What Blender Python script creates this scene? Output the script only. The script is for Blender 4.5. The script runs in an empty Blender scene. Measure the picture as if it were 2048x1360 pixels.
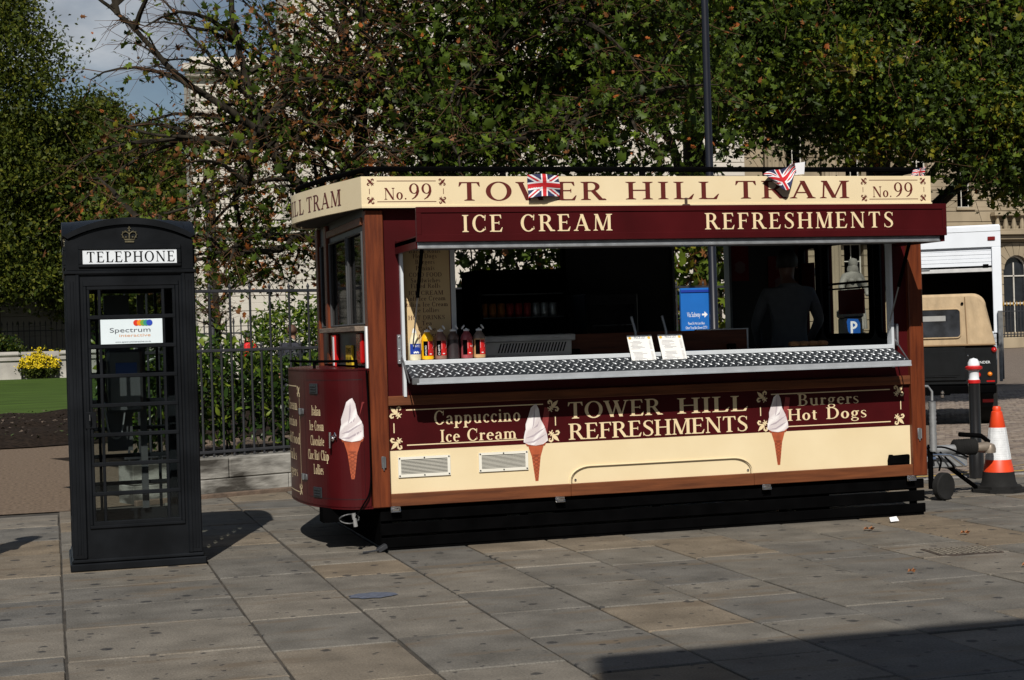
import bpy, math, random
import numpy as np
from mathutils import Vector, Matrix
random.seed(7); rng = np.random.default_rng(7)
sc = bpy.context.scene
COL = sc.collection
PI = math.pi
R = math.radians

# ------------------------------------------------------------------ camera
H_EYE = 1.6
_psi, _pit, _rol = 0.28278, -0.00293, -0.03001
_F = Vector((math.sin(_psi)*math.cos(_pit), math.cos(_psi)*math.cos(_pit), math.sin(_pit)))
_R0 = Vector((math.cos(_psi), -math.sin(_psi), 0)); _U0 = _R0.cross(_F)
_Rr = math.cos(_rol)*_R0 + math.sin(_rol)*_U0
_Ur = -math.sin(_rol)*_R0 + math.cos(_rol)*_U0
cd = bpy.data.cameras.new('camera'); cam = bpy.data.objects.new('camera', cd); COL.objects.link(cam)
cam.matrix_world = Matrix(((_Rr.x, _Ur.x, -_F.x, 0), (_Rr.y, _Ur.y, -_F.y, 0), (_Rr.z, _Ur.z, -_F.z, H_EYE), (0, 0, 0, 1)))
cd.sensor_width = 36.0; cd.lens = 36.0*3180.6/2048
cd.clip_start = 0.1; cd.clip_end = 2000
sc.camera = cam

# ------------------------------------------------------------------ sky and sun
SUN = Vector((0.35, 1.06, -1.0)).normalized()          # travel direction of the light
w = bpy.data.worlds.new('World'); sc.world = w; w.use_nodes = True
nt = w.node_tree; nt.nodes.clear()
wo = nt.nodes.new('ShaderNodeOutputWorld'); bg = nt.nodes.new('ShaderNodeBackground')
sky = nt.nodes.new('ShaderNodeTexSky'); sky.sky_type = 'NISHITA'; sky.sun_disc = False
sky.sun_elevation = math.asin(-SUN.z); sky.sun_rotation = math.atan2(-SUN.x, -SUN.y)
sky.air_density = 1.0; sky.dust_density = 0.6; sky.ozone_density = 1.0
tc = nt.nodes.new('ShaderNodeTexCoord'); mp = nt.nodes.new('ShaderNodeMapping'); mp.inputs['Scale'].default_value = (1, 1, 2.2); mp.inputs['Location'].default_value = (0, 0, 0)
nz = nt.nodes.new('ShaderNodeTexNoise'); nz.inputs['Scale'].default_value = 3.4; nz.inputs['Detail'].default_value = 9; nz.inputs['Roughness'].default_value = .58
cr = nt.nodes.new('ShaderNodeValToRGB'); cr.color_ramp.elements[0].position = .50; cr.color_ramp.elements[1].position = .68
mx = nt.nodes.new('ShaderNodeMix'); mx.data_type = 'RGBA'
nz2 = nt.nodes.new('ShaderNodeTexNoise'); nz2.inputs['Scale'].default_value = 7; nz2.inputs['Detail'].default_value = 6
cr2 = nt.nodes.new('ShaderNodeValToRGB')
cr2.color_ramp.elements[0].color = (2.7, 3.3, 4.3, 1); cr2.color_ramp.elements[1].color = (12.0, 12.7, 13.4, 1)
cr2.color_ramp.elements[0].position = .35; cr2.color_ramp.elements[1].position = .68
lk = nt.links.new
lk(tc.outputs['Generated'], mp.inputs['Vector']); lk(mp.outputs['Vector'], nz.inputs['Vector']); lk(mp.outputs['Vector'], nz2.inputs['Vector'])
lk(nz.outputs['Fac'], cr.inputs['Fac']); lk(nz2.outputs['Fac'], cr2.inputs['Fac'])
lk(cr.outputs['Color'], mx.inputs['Factor']); lk(sky.outputs['Color'], mx.inputs['A']); lk(cr2.outputs['Color'], mx.inputs['B'])
lk(mx.outputs['Result'], bg.inputs['Color']); lk(bg.outputs['Background'], wo.inputs['Surface'])
bg.inputs['Strength'].default_value = 0.05
sd = bpy.data.lights.new('sun', 'SUN'); sun = bpy.data.objects.new('sun', sd); COL.objects.link(sun)
sd.energy = 5.0; sd.angle = R(0.42); sd.color = (1.0, .945, .86)
sun.rotation_euler = SUN.to_track_quat('-Z', 'Y').to_euler(); sun.location = (-6, -15, 30)
sc.view_settings.view_transform = 'Standard'; sc.view_settings.look = 'None'
sc.view_settings.gamma = 1.0; sc.view_settings.use_curve_mapping = False
sc.view_settings.exposure = 0.0
sc.cycles.max_bounces = 8; sc.cycles.transparent_max_bounces = 24

# ------------------------------------------------------------------ materials
MATS = {}
def mat(name, col, rough=.6, metal=0., var=.12, scale=6., bump=0., bscale=60., stretch=None, spec=.5, coat=0., col2=None, rvar=.0, detail=5, rand=0., ramp=(.3, .7)):
    if name in MATS: return MATS[name]
    m = bpy.data.materials.new(name); m.use_nodes = True; MATS[name] = m
    n = m.node_tree; b = n.nodes['Principled BSDF']
    b.inputs['Roughness'].default_value = rough; b.inputs['Metallic'].default_value = metal
    b.inputs['Specular IOR Level'].default_value = spec
    if coat: b.inputs['Coat Weight'].default_value = coat; b.inputs['Coat Roughness'].default_value = .12
    t = n.nodes.new('ShaderNodeTexCoord'); mpn = n.nodes.new('ShaderNodeMapping')
    if stretch: mpn.inputs['Scale'].default_value = stretch
    n.links.new(t.outputs['Object'], mpn.inputs['Vector'])
    no = n.nodes.new('ShaderNodeTexNoise'); no.inputs['Scale'].default_value = scale; no.inputs['Detail'].default_value = detail
    n.links.new(mpn.outputs['Vector'], no.inputs['Vector'])
    rp = n.nodes.new('ShaderNodeValToRGB'); rp.color_ramp.elements[0].position = ramp[0]; rp.color_ramp.elements[1].position = ramp[1]
    c2 = col2 or tuple(c*(1+var) for c in col); c1 = tuple(c*(1-var) for c in col) if not col2 else col
    rp.color_ramp.elements[0].color = (*c1, 1); rp.color_ramp.elements[1].color = (*c2, 1)
    n.links.new(no.outputs['Fac'], rp.inputs['Fac'])
    last = rp.outputs['Color']
    if rand:
        oi = n.nodes.new('ShaderNodeObjectInfo'); mr = n.nodes.new('ShaderNodeMapRange')
        mr.inputs['To Min'].default_value = 1-rand; mr.inputs['To Max'].default_value = 1+rand
        n.links.new(oi.outputs['Random'], mr.inputs['Value'])
        mm = n.nodes.new('ShaderNodeMix'); mm.data_type = 'RGBA'; mm.blend_type = 'MULTIPLY'; mm.inputs['Factor'].default_value = 1
        n.links.new(last, mm.inputs['A']); n.links.new(mr.outputs['Result'], mm.inputs['B']); last = mm.outputs['Result']
    n.links.new(last, b.inputs['Base Color'])
    if rvar:
        rr = n.nodes.new('ShaderNodeMapRange'); rr.inputs['To Min'].default_value = max(.03, rough-rvar); rr.inputs['To Max'].default_value = min(1, rough+rvar)
        n.links.new(no.outputs['Fac'], rr.inputs['Value']); n.links.new(rr.outputs['Result'], b.inputs['Roughness'])
    if bump:
        nb = n.nodes.new('ShaderNodeTexNoise'); nb.inputs['Scale'].default_value = bscale; nb.inputs['Detail'].default_value = 4
        n.links.new(mpn.outputs['Vector'], nb.inputs['Vector'])
        bu = n.nodes.new('ShaderNodeBump'); bu.inputs['Strength'].default_value = bump; bu.inputs['Distance'].default_value = .02
        n.links.new(nb.outputs['Fac'], bu.inputs['Height']); n.links.new(bu.outputs['Normal'], b.inputs['Normal'])
    return m

def glassmat(name, tint, gloss=.12, rough=.03):
    m = bpy.data.materials.new(name); m.use_nodes = True; n = m.node_tree
    n.nodes.remove(n.nodes['Principled BSDF']); out = n.nodes['Material Output']
    tr = n.nodes.new('ShaderNodeBsdfTransparent'); tr.inputs['Color'].default_value = (*tint, 1)
    gl = n.nodes.new('ShaderNodeBsdfGlossy'); gl.inputs['Roughness'].default_value = rough
    lw = n.nodes.new('ShaderNodeLayerWeight'); lw.inputs['Blend'].default_value = .5
    pw = n.nodes.new('ShaderNodeMath'); pw.operation = 'POWER'; pw.inputs[1].default_value = 4; n.links.new(lw.outputs['Facing'], pw.inputs[0])
    fr = n.nodes.new('ShaderNodeMapRange'); fr.inputs['To Min'].default_value = .02; fr.inputs['To Max'].default_value = .5; n.links.new(pw.outputs['Value'], fr.inputs['Value'])
    ms = n.nodes.new('ShaderNodeMixShader')
    n.links.new(fr.outputs['Result'], ms.inputs['Fac']); n.links.new(tr.outputs['BSDF'], ms.inputs[1]); n.links.new(gl.outputs['BSDF'], ms.inputs[2])
    n.links.new(ms.outputs['Shader'], out.inputs['Surface'])
    return m

def leafmat(name, col, trans=.25, rough=.5):
    m = bpy.data.materials.new(name); m.use_nodes = True; n = m.node_tree; b = n.nodes['Principled BSDF']
    b.inputs['Roughness'].default_value = rough; b.inputs['Specular IOR Level'].default_value = .18
    t = n.nodes.new('ShaderNodeTexCoord'); no = n.nodes.new('ShaderNodeTexNoise'); no.inputs['Scale'].default_value = 3.5
    n.links.new(t.outputs['Object'], no.inputs['Vector'])
    rp = n.nodes.new('ShaderNodeValToRGB'); rp.color_ramp.elements[0].position = .3; rp.color_ramp.elements[1].position = .7
    rp.color_ramp.elements[0].color = (*[c*.6 for c in col], 1); rp.color_ramp.elements[1].color = (*[c*1.4 for c in col], 1)
    n.links.new(no.outputs['Fac'], rp.inputs['Fac']); n.links.new(rp.outputs['Color'], b.inputs['Base Color'])
    tl = n.nodes.new('ShaderNodeBsdfTranslucent'); n.links.new(rp.outputs['Color'], tl.inputs['Color'])
    ms = n.nodes.new('ShaderNodeMixShader'); ms.inputs['Fac'].default_value = trans
    n.links.new(b.outputs['BSDF'], ms.inputs[1]); n.links.new(tl.outputs['BSDF'], ms.inputs[2])
    n.links.new(ms.outputs['Shader'], n.nodes['Material Output'].inputs['Surface'])
    return m

CREAM = mat('cream_paint', (.70, .575, .36), .42, scale=2.2, bump=.03, bscale=9, col2=(.76, .64, .42), detail=9)
MAROON = mat('maroon_paint', (.050, .0038, .005), .36, var=.2, scale=3, spec=.25, coat=.06, detail=9)
MAROONT = mat('maroon_print', (.105, .016, .012), .45, var=.05, spec=.3)
CREAMT = mat('cream_print', (.74, .60, .37), .45, var=.03)
WOOD = mat('varnished_wood', (.070, .014, .005), .45, var=.5, scale=4, stretch=(9, 9, .7), bump=.12, bscale=30, col2=(.165, .038, .011), coat=.1, spec=.3)
WOODH = mat('varnished_wood_rail', (.085, .027, .011), .5, scale=4, stretch=(.7, 9, 9), bump=.12, bscale=30, col2=(.17, .055, .020), coat=.08, spec=.3)
DARKW = mat('dark_ceiling', (.03, .027, .025), .8)
BLACK = mat('black_gloss_paint', (.009, .010, .012), .33, spec=.35, var=.25, scale=5, bump=.03, bscale=18, rvar=.1)
BLACKM = mat('black_matt', (.002, .002, .0022), .9, var=.3, spec=.01)
IRON = mat('black_iron', (.030, .031, .035), .55, var=.25, spec=.25, bump=.1, bscale=40)
ALU = mat('aluminium', (.62, .65, .68), .38, .85, var=.08, scale=12, rvar=.1)
ALUW = mat('white_aluminium', (.66, .70, .74), .45, .25, var=.05)
STEEL = mat('dull_steel', (.24, .25, .26), .45, .8, var=.2, rvar=.12)
CHROME = mat('chrome', (.7, .7, .7), .15, 1., var=.05)
TREAD = mat('tread_plate', (.022, .026, .032), .5, .2, var=.2, scale=20, spec=.3)  # near-black colour stands in for the dark reflection in the metal
BUMPM = mat('tread_bump', (.55, .58, .61), .42, .6, var=.25, scale=9)  # same metal in a pale colour, painting the highlights on the raised treads
RUBBER = mat('rubber', (.014, .014, .014), .85, spec=.2, var=.3, bump=.1)
WHITE = mat('white_paint', (.72, .75, .79), .45, var=.04, scale=3)
WHITED = mat('white_print', (.78, .8, .82), .5, var=.02)
RED = mat('red_print', (.50, .012, .012), .4, var=.08)
BLUE = mat('blue_print', (.012, .04, .30), .4, var=.06)
NAVY = mat('navy_cloth', (.018, .022, .075), .8, var=.2)
REDC = mat('red_cloth', (.50, .012, .018), .75, var=.1)
WHITEC = mat('white_cloth', (.74, .74, .76), .8, var=.04)
YELLOW = mat('yellow_plastic', (.75, .40, .005), .4, var=.05)
ORANGE = mat('orange_cone', (.68, .055, .012), .45, var=.1, scale=9)
GLASS = glassmat('clear_glass', (.86, .89, .88))
GLASSD = glassmat('dark_glass', (.50, .53, .54))
DARK = mat('dark_void', (.006, .006, .007), .5)
SOOT = mat('dark_window', (.012, .014, .018), .12, var=.4, scale=1.5)

# ------------------------------------------------------------------ mesh helpers
class MB:
    def __init__(s): s.v = []; s.f = []; s.m = []; s.s = []
    def add(s, vs, fs, mi=0, sm=False):
        k = len(s.v); s.v += [tuple(p) for p in vs]
        for f in fs: s.f.append(tuple(i+k for i in f)); s.m.append(mi); s.s.append(sm)
        return s
    def box(s, x0, x1, y0, y1, z0, z1, c=0, mi=0, M=None):
        if x0 > x1: x0, x1 = x1, x0
        if y0 > y1: y0, y1 = y1, y0
        if z0 > z1: z0, z1 = z1, z0
        c = min(c, (x1-x0)*.45, (y1-y0)*.45, (z1-z0)*.45)
        if c <= 0:
            v = [(x, y, z) for x in (x0, x1) for y in (y0, y1) for z in (z0, z1)]
            f = [(0, 1, 3, 2), (4, 6, 7, 5), (0, 4, 5, 1), (2, 3, 7, 6), (0, 2, 6, 4), (1, 5, 7, 3)]
        else:
            v = []; idx = {}
            X = (x0, x1); Y = (y0, y1); Z = (z0, z1)
            for i in (0, 1):
                for j in (0, 1):
                    for k in (0, 1):
                        a, b, d = (1-2*i)*c, (1-2*j)*c, (1-2*k)*c
                        for ax in range(3):
                            p = [X[i]+a, Y[j]+b, Z[k]+d]
                            p[ax] = (X[i], Y[j], Z[k])[ax]
                            idx[(i, j, k, ax)] = len(v); v.append(tuple(p))
            f = []
            for ax in range(3):
                o = [q for q in range(3) if q != ax]
                for sd_ in (0, 1):
                    q = []
                    for a, b in ((0, 0), (1, 0), (1, 1), (0, 1)):
                        ii = [0, 0, 0]; ii[ax] = sd_; ii[o[0]] = a; ii[o[1]] = b
                        q.append(idx[(*ii, ax)])
                    if (sd_ == 0) == (ax != 1): q = q[::-1]
                    f.append(tuple(q))
                for a in (0, 1):
                    for b in (0, 1):
                        i0 = [0, 0, 0]; i1 = [0, 0, 0]; i0[ax] = 0; i1[ax] = 1
                        for ii in (i0, i1): ii[o[0]] = a; ii[o[1]] = b
                        q = [idx[(*i0, o[0])], idx[(*i1, o[0])], idx[(*i1, o[1])], idx[(*i0, o[1])]]
                        f.append(tuple(q))
            for i in (0, 1):
                for j in (0, 1):
                    for k in (0, 1): f.append((idx[(i, j, k, 0)], idx[(i, j, k, 1)], idx[(i, j, k, 2)]))
        if M is not None: v = [tuple(M @ Vector(p)) for p in v]
        return s.add(v, f, mi)
    def tube(s, pts, r, n=8, mi=0, caps=True):
        pts = [Vector(p) for p in pts]; rs = r if isinstance(r, (list, tuple)) else [r]*len(pts)
        v = []; prev = None
        for i, p in enumerate(pts):
            d = (pts[min(i+1, len(pts)-1)]-pts[max(i-1, 0)]).normalized()
            if prev is None: a = d.orthogonal().normalized()
            else:
                a = prev-d*prev.dot(d)
                a = a.normalized() if a.length > 1e-6 else d.orthogonal().normalized()
            prev = a; b = d.cross(a)
            for k in range(n):
                t = 2*PI*k/n; v.append(tuple(p+(a*math.cos(t)+b*math.sin(t))*rs[i]))
        f = [(i*n+k, i*n+(k+1) % n, (i+1)*n+(k+1) % n, (i+1)*n+k) for i in range(len(pts)-1) for k in range(n)]
        s.add(v, f, mi, True)
        if caps:
            k0 = len(s.v)-len(v)
            s.f.append(tuple(k0+k for k in reversed(range(n)))); s.m.append(mi); s.s.append(False)
            s.f.append(tuple(k0+(len(pts)-1)*n+k for k in range(n))); s.m.append(mi); s.s.append(False)
        return s
    def lathe(s, prof, n=16, c=(0, 0, 0), mi=0, M=None, mis=None):
        v = []; f = []
        for r, z in prof:
            for k in range(n): v.append((c[0]+r*math.cos(2*PI*k/n), c[1]+r*math.sin(2*PI*k/n), c[2]+z))
        if M is not None: v = [tuple(M @ Vector(p)) for p in v]
        k0 = len(s.v); s.v += v
        for i in range(len(prof)-1):
            for k in range(n):
                s.f.append((k0+i*n+k, k0+i*n+(k+1) % n, k0+(i+1)*n+(k+1) % n, k0+(i+1)*n+k)); s.m.append(mis[i] if mis else mi); s.s.append(True)
        for i, rev in ((0, True), (len(prof)-1, False)):
            if prof[i][0] > 1e-5:
                q = [k0+i*n+k for k in range(n)]
                s.f.append(tuple(q[::-1] if rev else q)); s.m.append((mis[min(i, len(mis)-1)] if mis else mi)); s.s.append(False)
        return s
    def prism(s, poly, a, b, plane='xz', mi=0):
        def P(u, v_, t): return (u, t, v_) if plane == 'xz' else ((t, u, v_) if plane == 'yz' else (u, v_, t))
        n = len(poly)
        v = [P(u, q, a) for u, q in poly]+[P(u, q, b) for u, q in poly]
        f = [tuple(range(n))[::-1], tuple(range(n, 2*n))]+[(i, (i+1) % n, n+(i+1) % n, n+i) for i in range(n)]
        return s.add(v, f, mi)
    def obj(s, name, mats, parent=None, ang=40, fix=True):
        me = bpy.data.meshes.new(name); me.from_pydata(s.v, [], s.f)
        if not isinstance(mats, (list, tuple)): mats = [mats]
        for m_ in mats: me.materials.append(m_)
        me.polygons.foreach_set('material_index', s.m); me.polygons.foreach_set('use_smooth', s.s)
        me.update()
        if fix:
            import bmesh
            bm = bmesh.new(); bm.from_mesh(me); bmesh.ops.recalc_face_normals(bm, faces=bm.faces); bm.to_mesh(me); bm.free()
        if any(s.s): me.set_sharp_from_angle(angle=R(ang))
        return link(name, me, parent)

INV = {}
def link(name, me, parent=None):
    o = bpy.data.objects.new(name, me); COL.objects.link(o)
    if parent is not None:
        o.parent = parent
        if parent.name in INV: o.matrix_parent_inverse = INV[parent.name]
    return o
def tag(o, label, cat, group=None):
    o['label'] = label; o['category'] = cat
    if group: o['group'] = group
    return o
def thing(name, label, cat, loc=(0, 0, 0), group=None, world=True):
    o = bpy.data.objects.new(name, None); COL.objects.link(o); o.location = loc
    o.empty_display_size = .2
    if world: INV[o.name] = Matrix.Translation(-Vector(loc))
    return tag(o, label, cat, group)
def struct(o, kind='structure'): o['kind'] = kind; return o
def dup(root, loc, rz=0, label=None, group=None, scale=None):
    r = root.copy(); COL.objects.link(r); r.location = loc; r.rotation_euler = (0, 0, rz)
    if scale: r.scale = scale
    if label: r['label'] = label
    if group: r['group'] = group
    for ch in list(root.children):
        c_ = ch.copy(); COL.objects.link(c_); c_.parent = r
        for g in list(ch.children):
            d = g.copy(); COL.objects.link(d); d.parent = c_
    return r

def holes(rect, hs):
    """rectangle minus rectangular holes -> list of rects"""
    xs = sorted({rect[0], rect[1], *[h[0] for h in hs], *[h[1] for h in hs]}); zs = sorted({rect[2], rect[3], *[h[2] for h in hs], *[h[3] for h in hs]})
    out = []
    for z0, z1 in zip(zs, zs[1:]):
        if z1 <= rect[2]+1e-6 or z0 >= rect[3]-1e-6: continue
        run = None
        for x0, x1 in zip(xs, xs[1:]):
            cx, cz = (x0+x1)/2, (z0+z1)/2
            ins = any(h[0] < cx < h[1] and h[2] < cz < h[3] for h in hs) or not rect[0] < cx < rect[1]
            if ins:
                if run: out.append((*run, z0, z1)); run = None
            else: run = (run[0], x1) if run else (x0, x1)
        if run: out.append((*run, z0, z1))
    return out

# ------------------------------------------------------------------ a small serif alphabet drawn with stems, bowls and slabs
S_, T_ = .155, .062
def _arc(cx, cy, rx, ry, a0, a1, T=S_, t=T_, n=16):
    o = []
    for i in range(n):
        q = []
        for a in (a0+(a1-a0)*i/n, a0+(a1-a0)*(i+1)/n):
            q.append((math.cos(R(a)), math.sin(R(a))))
        (c0, s0), (c1, s1) = q
        o.append([(cx+rx*c0, cy+ry*s0), (cx+rx*c1, cy+ry*s1), (cx+(rx-T)*c1, cy+(ry-t)*s1), (cx+(rx-T)*c0, cy+(ry-t)*s0)])
    return [o]
def _bar(x0, y0, x1, y1, w): return [[[(x0-w/2, y0), (x0+w/2, y0), (x1+w/2, y1), (x1-w/2, y1)]]]
def _hb(x0, x1, y, h=T_): return [[[(x0, y-h/2), (x1, y-h/2), (x1, y+h/2), (x0, y+h/2)]]]
def _slab(x, y, w=.32, up=1, s=S_):
    return [[[(x-w/2, y), (x+w/2, y), (x+w/2, y+.03*up), (x+s/2, y+.08*up), (x-s/2, y+.08*up), (x-w/2, y+.03*up)]]]
def _stem(x, y0=0, y1=1., b=1, t=1, w=S_):
    o = _bar(x, y0, x, y1, w)
    if b: o += _slab(x, y0, w+.19, 1, w)
    if t: o += _slab(x, y1, w+.19, -1, w)
    return o
def _str(pts, ws):
    o = []
    P = [Vector(p) for p in pts]; L_ = []
    for i, p in enumerate(P):
        d = (P[min(i+1, len(P)-1)]-P[max(i-1, 0)]); n_ = Vector((-d.y, d.x)).normalized()*ws[i]/2
        L_.append((p+n_, p-n_))
    for (a, b), (c, d) in zip(L_, L_[1:]): o.append([tuple(a), tuple(c), tuple(d), tuple(b)])
    return [o]
def _sshape(w, h):
    P = [(.86, .80), (.80, .90), (.66, .965), (.48, .975), (.30, .93), (.20, .80), (.24, .67), (.40, .575), (.60, .475), (.78, .36), (.83, .22), (.74, .09), (.54, .025), (.34, .03), (.19, .09), (.12, .21)]
    W_ = [.035, .05, .055, .06, .09, .13, .15, .165, .165, .15, .13, .09, .06, .055, .05, .035]
    return _str([(x*w, y*h) for x, y in P], [q*.95*(.75 if h < .8 else 1) for q in W_])
XH = .62
def glyph(c):
    s = _stem
    if c == 'A': return .86, _bar(.11, 0, .42, 1, .07)+_bar(.72, 0, .42, 1, .17)+_slab(.11, 0, .26, 1, .08)+_slab(.72, 0, .32)+_hb(.24, .6, .33)
    if c == 'B': return .74, s(.17)+_hb(.17, .40, .975)+_hb(.17, .40, .52)+_hb(.17, .40, .025)+_arc(.38, .757, .24, .243, -90, 90)+_arc(.38, .272, .30, .272, -90, 90)
    if c == 'C': return .82, _arc(.44, .5, .40, .52, 42, 318)+_bar(.715, .66, .74, .99, .045)+_bar(.745, .12, .72, .3, .03)
    if c == 'D': return .88, s(.17)+_arc(.37, .5, .46, .5, -90, 90)+_hb(.17, .38, .975)+_hb(.17, .38, .025)
    if c in 'EF':
        o = s(.17)+_hb(.17, .60, .975)+_hb(.17, .50, .52)+_bar(.50, .42, .50, .62, .035)+[[[(.5, 1), (.61, 1), (.63, .78), (.60, .78)]]]
        if c == 'E': o += _hb(.17, .62, .025)+[[[(.5, 0), (.63, 0), (.69, .26), (.66, .26)]]]
        return (.72 if c == 'E' else .66), o
    if c == 'H': return .90, s(.17)+s(.73)+_hb(.17, .73, .52)
    if c == 'I': return .36, s(.18)
    if c == 'L': return .68, s(.17)+_hb(.17, .60, .025)+[[[(.46, 0), (.61, 0), (.69, .30), (.66, .30)]]]
    if c == 'M': return 1.06, _bar(.14, 0, .18, 1, .06)+_slab(.14, 0, .24, 1, .06)+_bar(.20, 1, .52, .02, .16)+_bar(.82, 1, .52, .02, .06)+s(.88)+_slab(.17, 1, .2, -1, .1)
    if c == 'N': return .92, _bar(.15, 0, .15, 1, .06)+_slab(.15, 0, .24, 1, .06)+_bar(.16, 1, .76, 0, .17)+_bar(.76, 0, .76, 1, .06)+_slab(.76, 1, .24, -1, .06)+_slab(.13, 1, .18, -1, .1)
    if c == 'O': return .92, _arc(.46, .5, .43, .525, 0, 360, S_*1.05, T_, 26)
    if c == 'P': return .70, s(.17)+_arc(.37, .73, .29, .27, -90, 90)+_hb(.17, .39, .975)+_hb(.17, .39, .485)
    if c == 'R': return .84, s(.17)+_arc(.37, .74, .28, .26, -90, 90)+_hb(.17, .39, .975)+_hb(.17, .39, .505)+_bar(.42, .5, .70, .0, .17)+_slab(.76, 0, .22, 1, .12)
    if c == 'S': return .64, _sshape(.64, 1)+_bar(.55, .74, .555, .97, .03)+_bar(.075, .04, .07, .26, .03)
    if c == 'T': return .78, s(.39, 0, .97, 1, 0)+_hb(.06, .72, .97, .06)+[[[(.04, .76), (.07, .76), (.16, .97), (.06, 1)]], [[(.74, .76), (.71, .76), (.62, .97), (.72, 1)]]]
    if c == 'U': return .88, _bar(.19, .32, .19, 1, S_)+_slab(.19, 1, .34, -1)+_bar(.71, .32, .71, 1, .06)+_slab(.71, 1, .25, -1, .06)+_arc(.43, .34, .315, .36, 180, 360, .11, .07)
    if c == 'W': return 1.22, _bar(.13, 1, .40, 0, .17)+_bar(.64, 1, .40, 0, .07)+_bar(.56, 1, .83, 0, .17)+_bar(1.08, 1, .83, 0, .07)+_slab(.13, 1, .3, -1)+_slab(.60, 1, .3, -1)+_slab(1.08, 1, .26, -1, .07)
    if c == 'K': return .84, s(.17)+_bar(.2, .45, .64, 1, .07)+_bar(.34, .6, .68, 0, .17)+_slab(.7, 0, .3)+_slab(.64, 1, .26, -1, .08)
    if c == '9': return .62, _arc(.30, .68, .27, .335, 0, 360, .125, .05, 22)+_str([(.50, .70), (.52, .52), (.46, .30), (.34, .12), (.17, 0)], [.13, .13, .12, .09, .04])
    if c == '.': return .26, _arc(.13, .07, .07, .07, 0, 360, .07, .07, 10)
    X = XH
    bowl = lambda x: _arc(x, X/2, .27, X/2+.015, 0, 360, .155, .065, 18)
    fl = lambda x, y: [[[(x-.16, y-.05), (x, y-.06), (x, y+.02)]]]
    if c == 'o': return .60, bowl(.30)
    if c == 'c': return .52, _arc(.30, X/2, .27, X/2+.015, 45, 315, .155, .065)+_arc(.43, X-.13, .065, .065, 0, 360, .065, .065, 8)
    if c == 'e': return .56, _arc(.30, X/2, .27, X/2+.015, 5, 312, .155, .065)+_hb(.1, .54, .36)
    if c == 'a': return .58, _bar(.43, .04, .43, .44, .15)+_arc(.28, .42, .215, .215, 0, 165, .14, .06)+_arc(.25, .175, .225, .19, 60, 300, .15, .06)+_hb(.24, .43, .345, .04)+_bar(.46, 0, .56, .03, .1)
    if c == 'i': return .32, s(.16, 0, X, 1, 0, .15)+fl(.16, X)+_arc(.16, .84, .075, .08, 0, 360, .075, .08, 10)
    if c == 'l': return .32, s(.16, 0, 1.02, 1, 0, .15)+fl(.16, 1.02)
    sh = lambda x: _arc(x, .36, .235, .275, 0, 150, .13, .06)
    if c == 'n': return .68, s(.16, 0, X, 1, 0, .15)+fl(.16, X)+sh(.315)+s(.485, 0, .38, 1, 0, .15)
    if c == 'm': return 1.0, s(.16, 0, X, 1, 0, .15)+fl(.16, X)+sh(.315)+s(.485, 0, .38, 1, 0, .15)+sh(.64)+s(.81, 0, .38, 1, 0, .15)
    if c == 'h': return .68, s(.16, 0, 1.02, 1, 0, .15)+fl(.16, 1.02)+sh(.315)+s(.485, 0, .38, 1, 0, .15)
    if c == 'k': return .64, s(.16, 0, 1.02, 1, 0, .15)+fl(.16, 1.02)+_bar(.2, .28, .46, X, .06)+_bar(.3, .38, .52, 0, .14)+_slab(.53, 0, .24)
    if c == 'p': return .64, s(.15, -.3, X, 1, 0, .15)+fl(.15, X)+_arc(.34, X/2, .26, X/2+.015, 0, 360, .155, .065, 18)
    if c == 'b': return .64, s(.15, 0, 1.02, 0, 0, .15)+fl(.15, 1.02)+_arc(.34, X/2, .26, X/2+.015, 0, 360, .155, .065, 18)
    if c == 'd': return .66, _bar(.49, 0, .49, 1.02, .15)+fl(.49, 1.02)+_slab(.54, 0, .2, 1, .1)+_arc(.30, X/2, .26, X/2+.015, 0, 360, .155, .065, 18)
    if c == 'w': return .92, _bar(.10, X, .29, 0, .14)+_bar(.46, X, .29, 0, .06)+_bar(.43, X, .62, 0, .14)+_bar(.80, X, .62, 0, .06)+_slab(.1, X, .24, -1)+_slab(.8, X, .2, -1, .06)
    if c == 'g': return .60, _arc(.28, .405, .22, .235, 0, 360, .135, .06, 16)+_arc(.29, -.12, .26, .165, 0, 360, .09, .05, 16)+_str([(.16, .22), (.10, .12), (.16, .04), (.36, .03)], [.05, .06, .08, .1])+_hb(.4, .57, .585, .07)
    if c == 'r': return .46, s(.16, 0, X, 1, 0, .15)+fl(.16, X)+_str([(.2, .44), (.28, .56), (.38, .58)], [.04, .07, .1])+_arc(.385, .54, .065, .07, 0, 360, .065, .07, 8)
    if c == 's': return .46, _sshape(.44, X+.01)
    if c == 't': return .40, s(.18, .06, .8, 0, 0, .15)+_hb(.03, .36, X-.02, .05)+_arc(.26, .13, .145, .14, 180, 320, .12, .05)
    if c == 'f': return .38, s(.16, 0, .86, 1, 0, .15)+_hb(.02, .34, X-.02, .05)+_arc(.28, .86, .185, .17, 40, 180, .13, .05)
    if c == 'u': return .68, _bar(.16, .2, .16, X, .15)+fl(.16, X)+_arc(.33, .2, .235, .215, 180, 320, .13, .06)+s(.50, 0, X, 0, 0, .15)+fl(.5, X)+_slab(.54, 0, .18, 1, .1)
    return .34, []
def text(mb, s, place, x0, x1, y0, H, mi=0, sp=.06, k0=0):
    adv = 0; lay = []
    for c in s:
        if c == ' ': adv += .42; continue
        w_, st = glyph(c); lay.append((adv, st)); adv += w_+sp
    adv -= sp; sx = (x1-x0)/adv
    for off, st in lay:
        for k, grp in enumerate(st):
            for poly in grp:
                P = [(x0+(off+x)*sx, y0+y*H) for x, y in poly]
                mb.add([place(u, v, k+k0) for u, v in P], [tuple(range(len(P)))], mi)
    return mb
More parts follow.
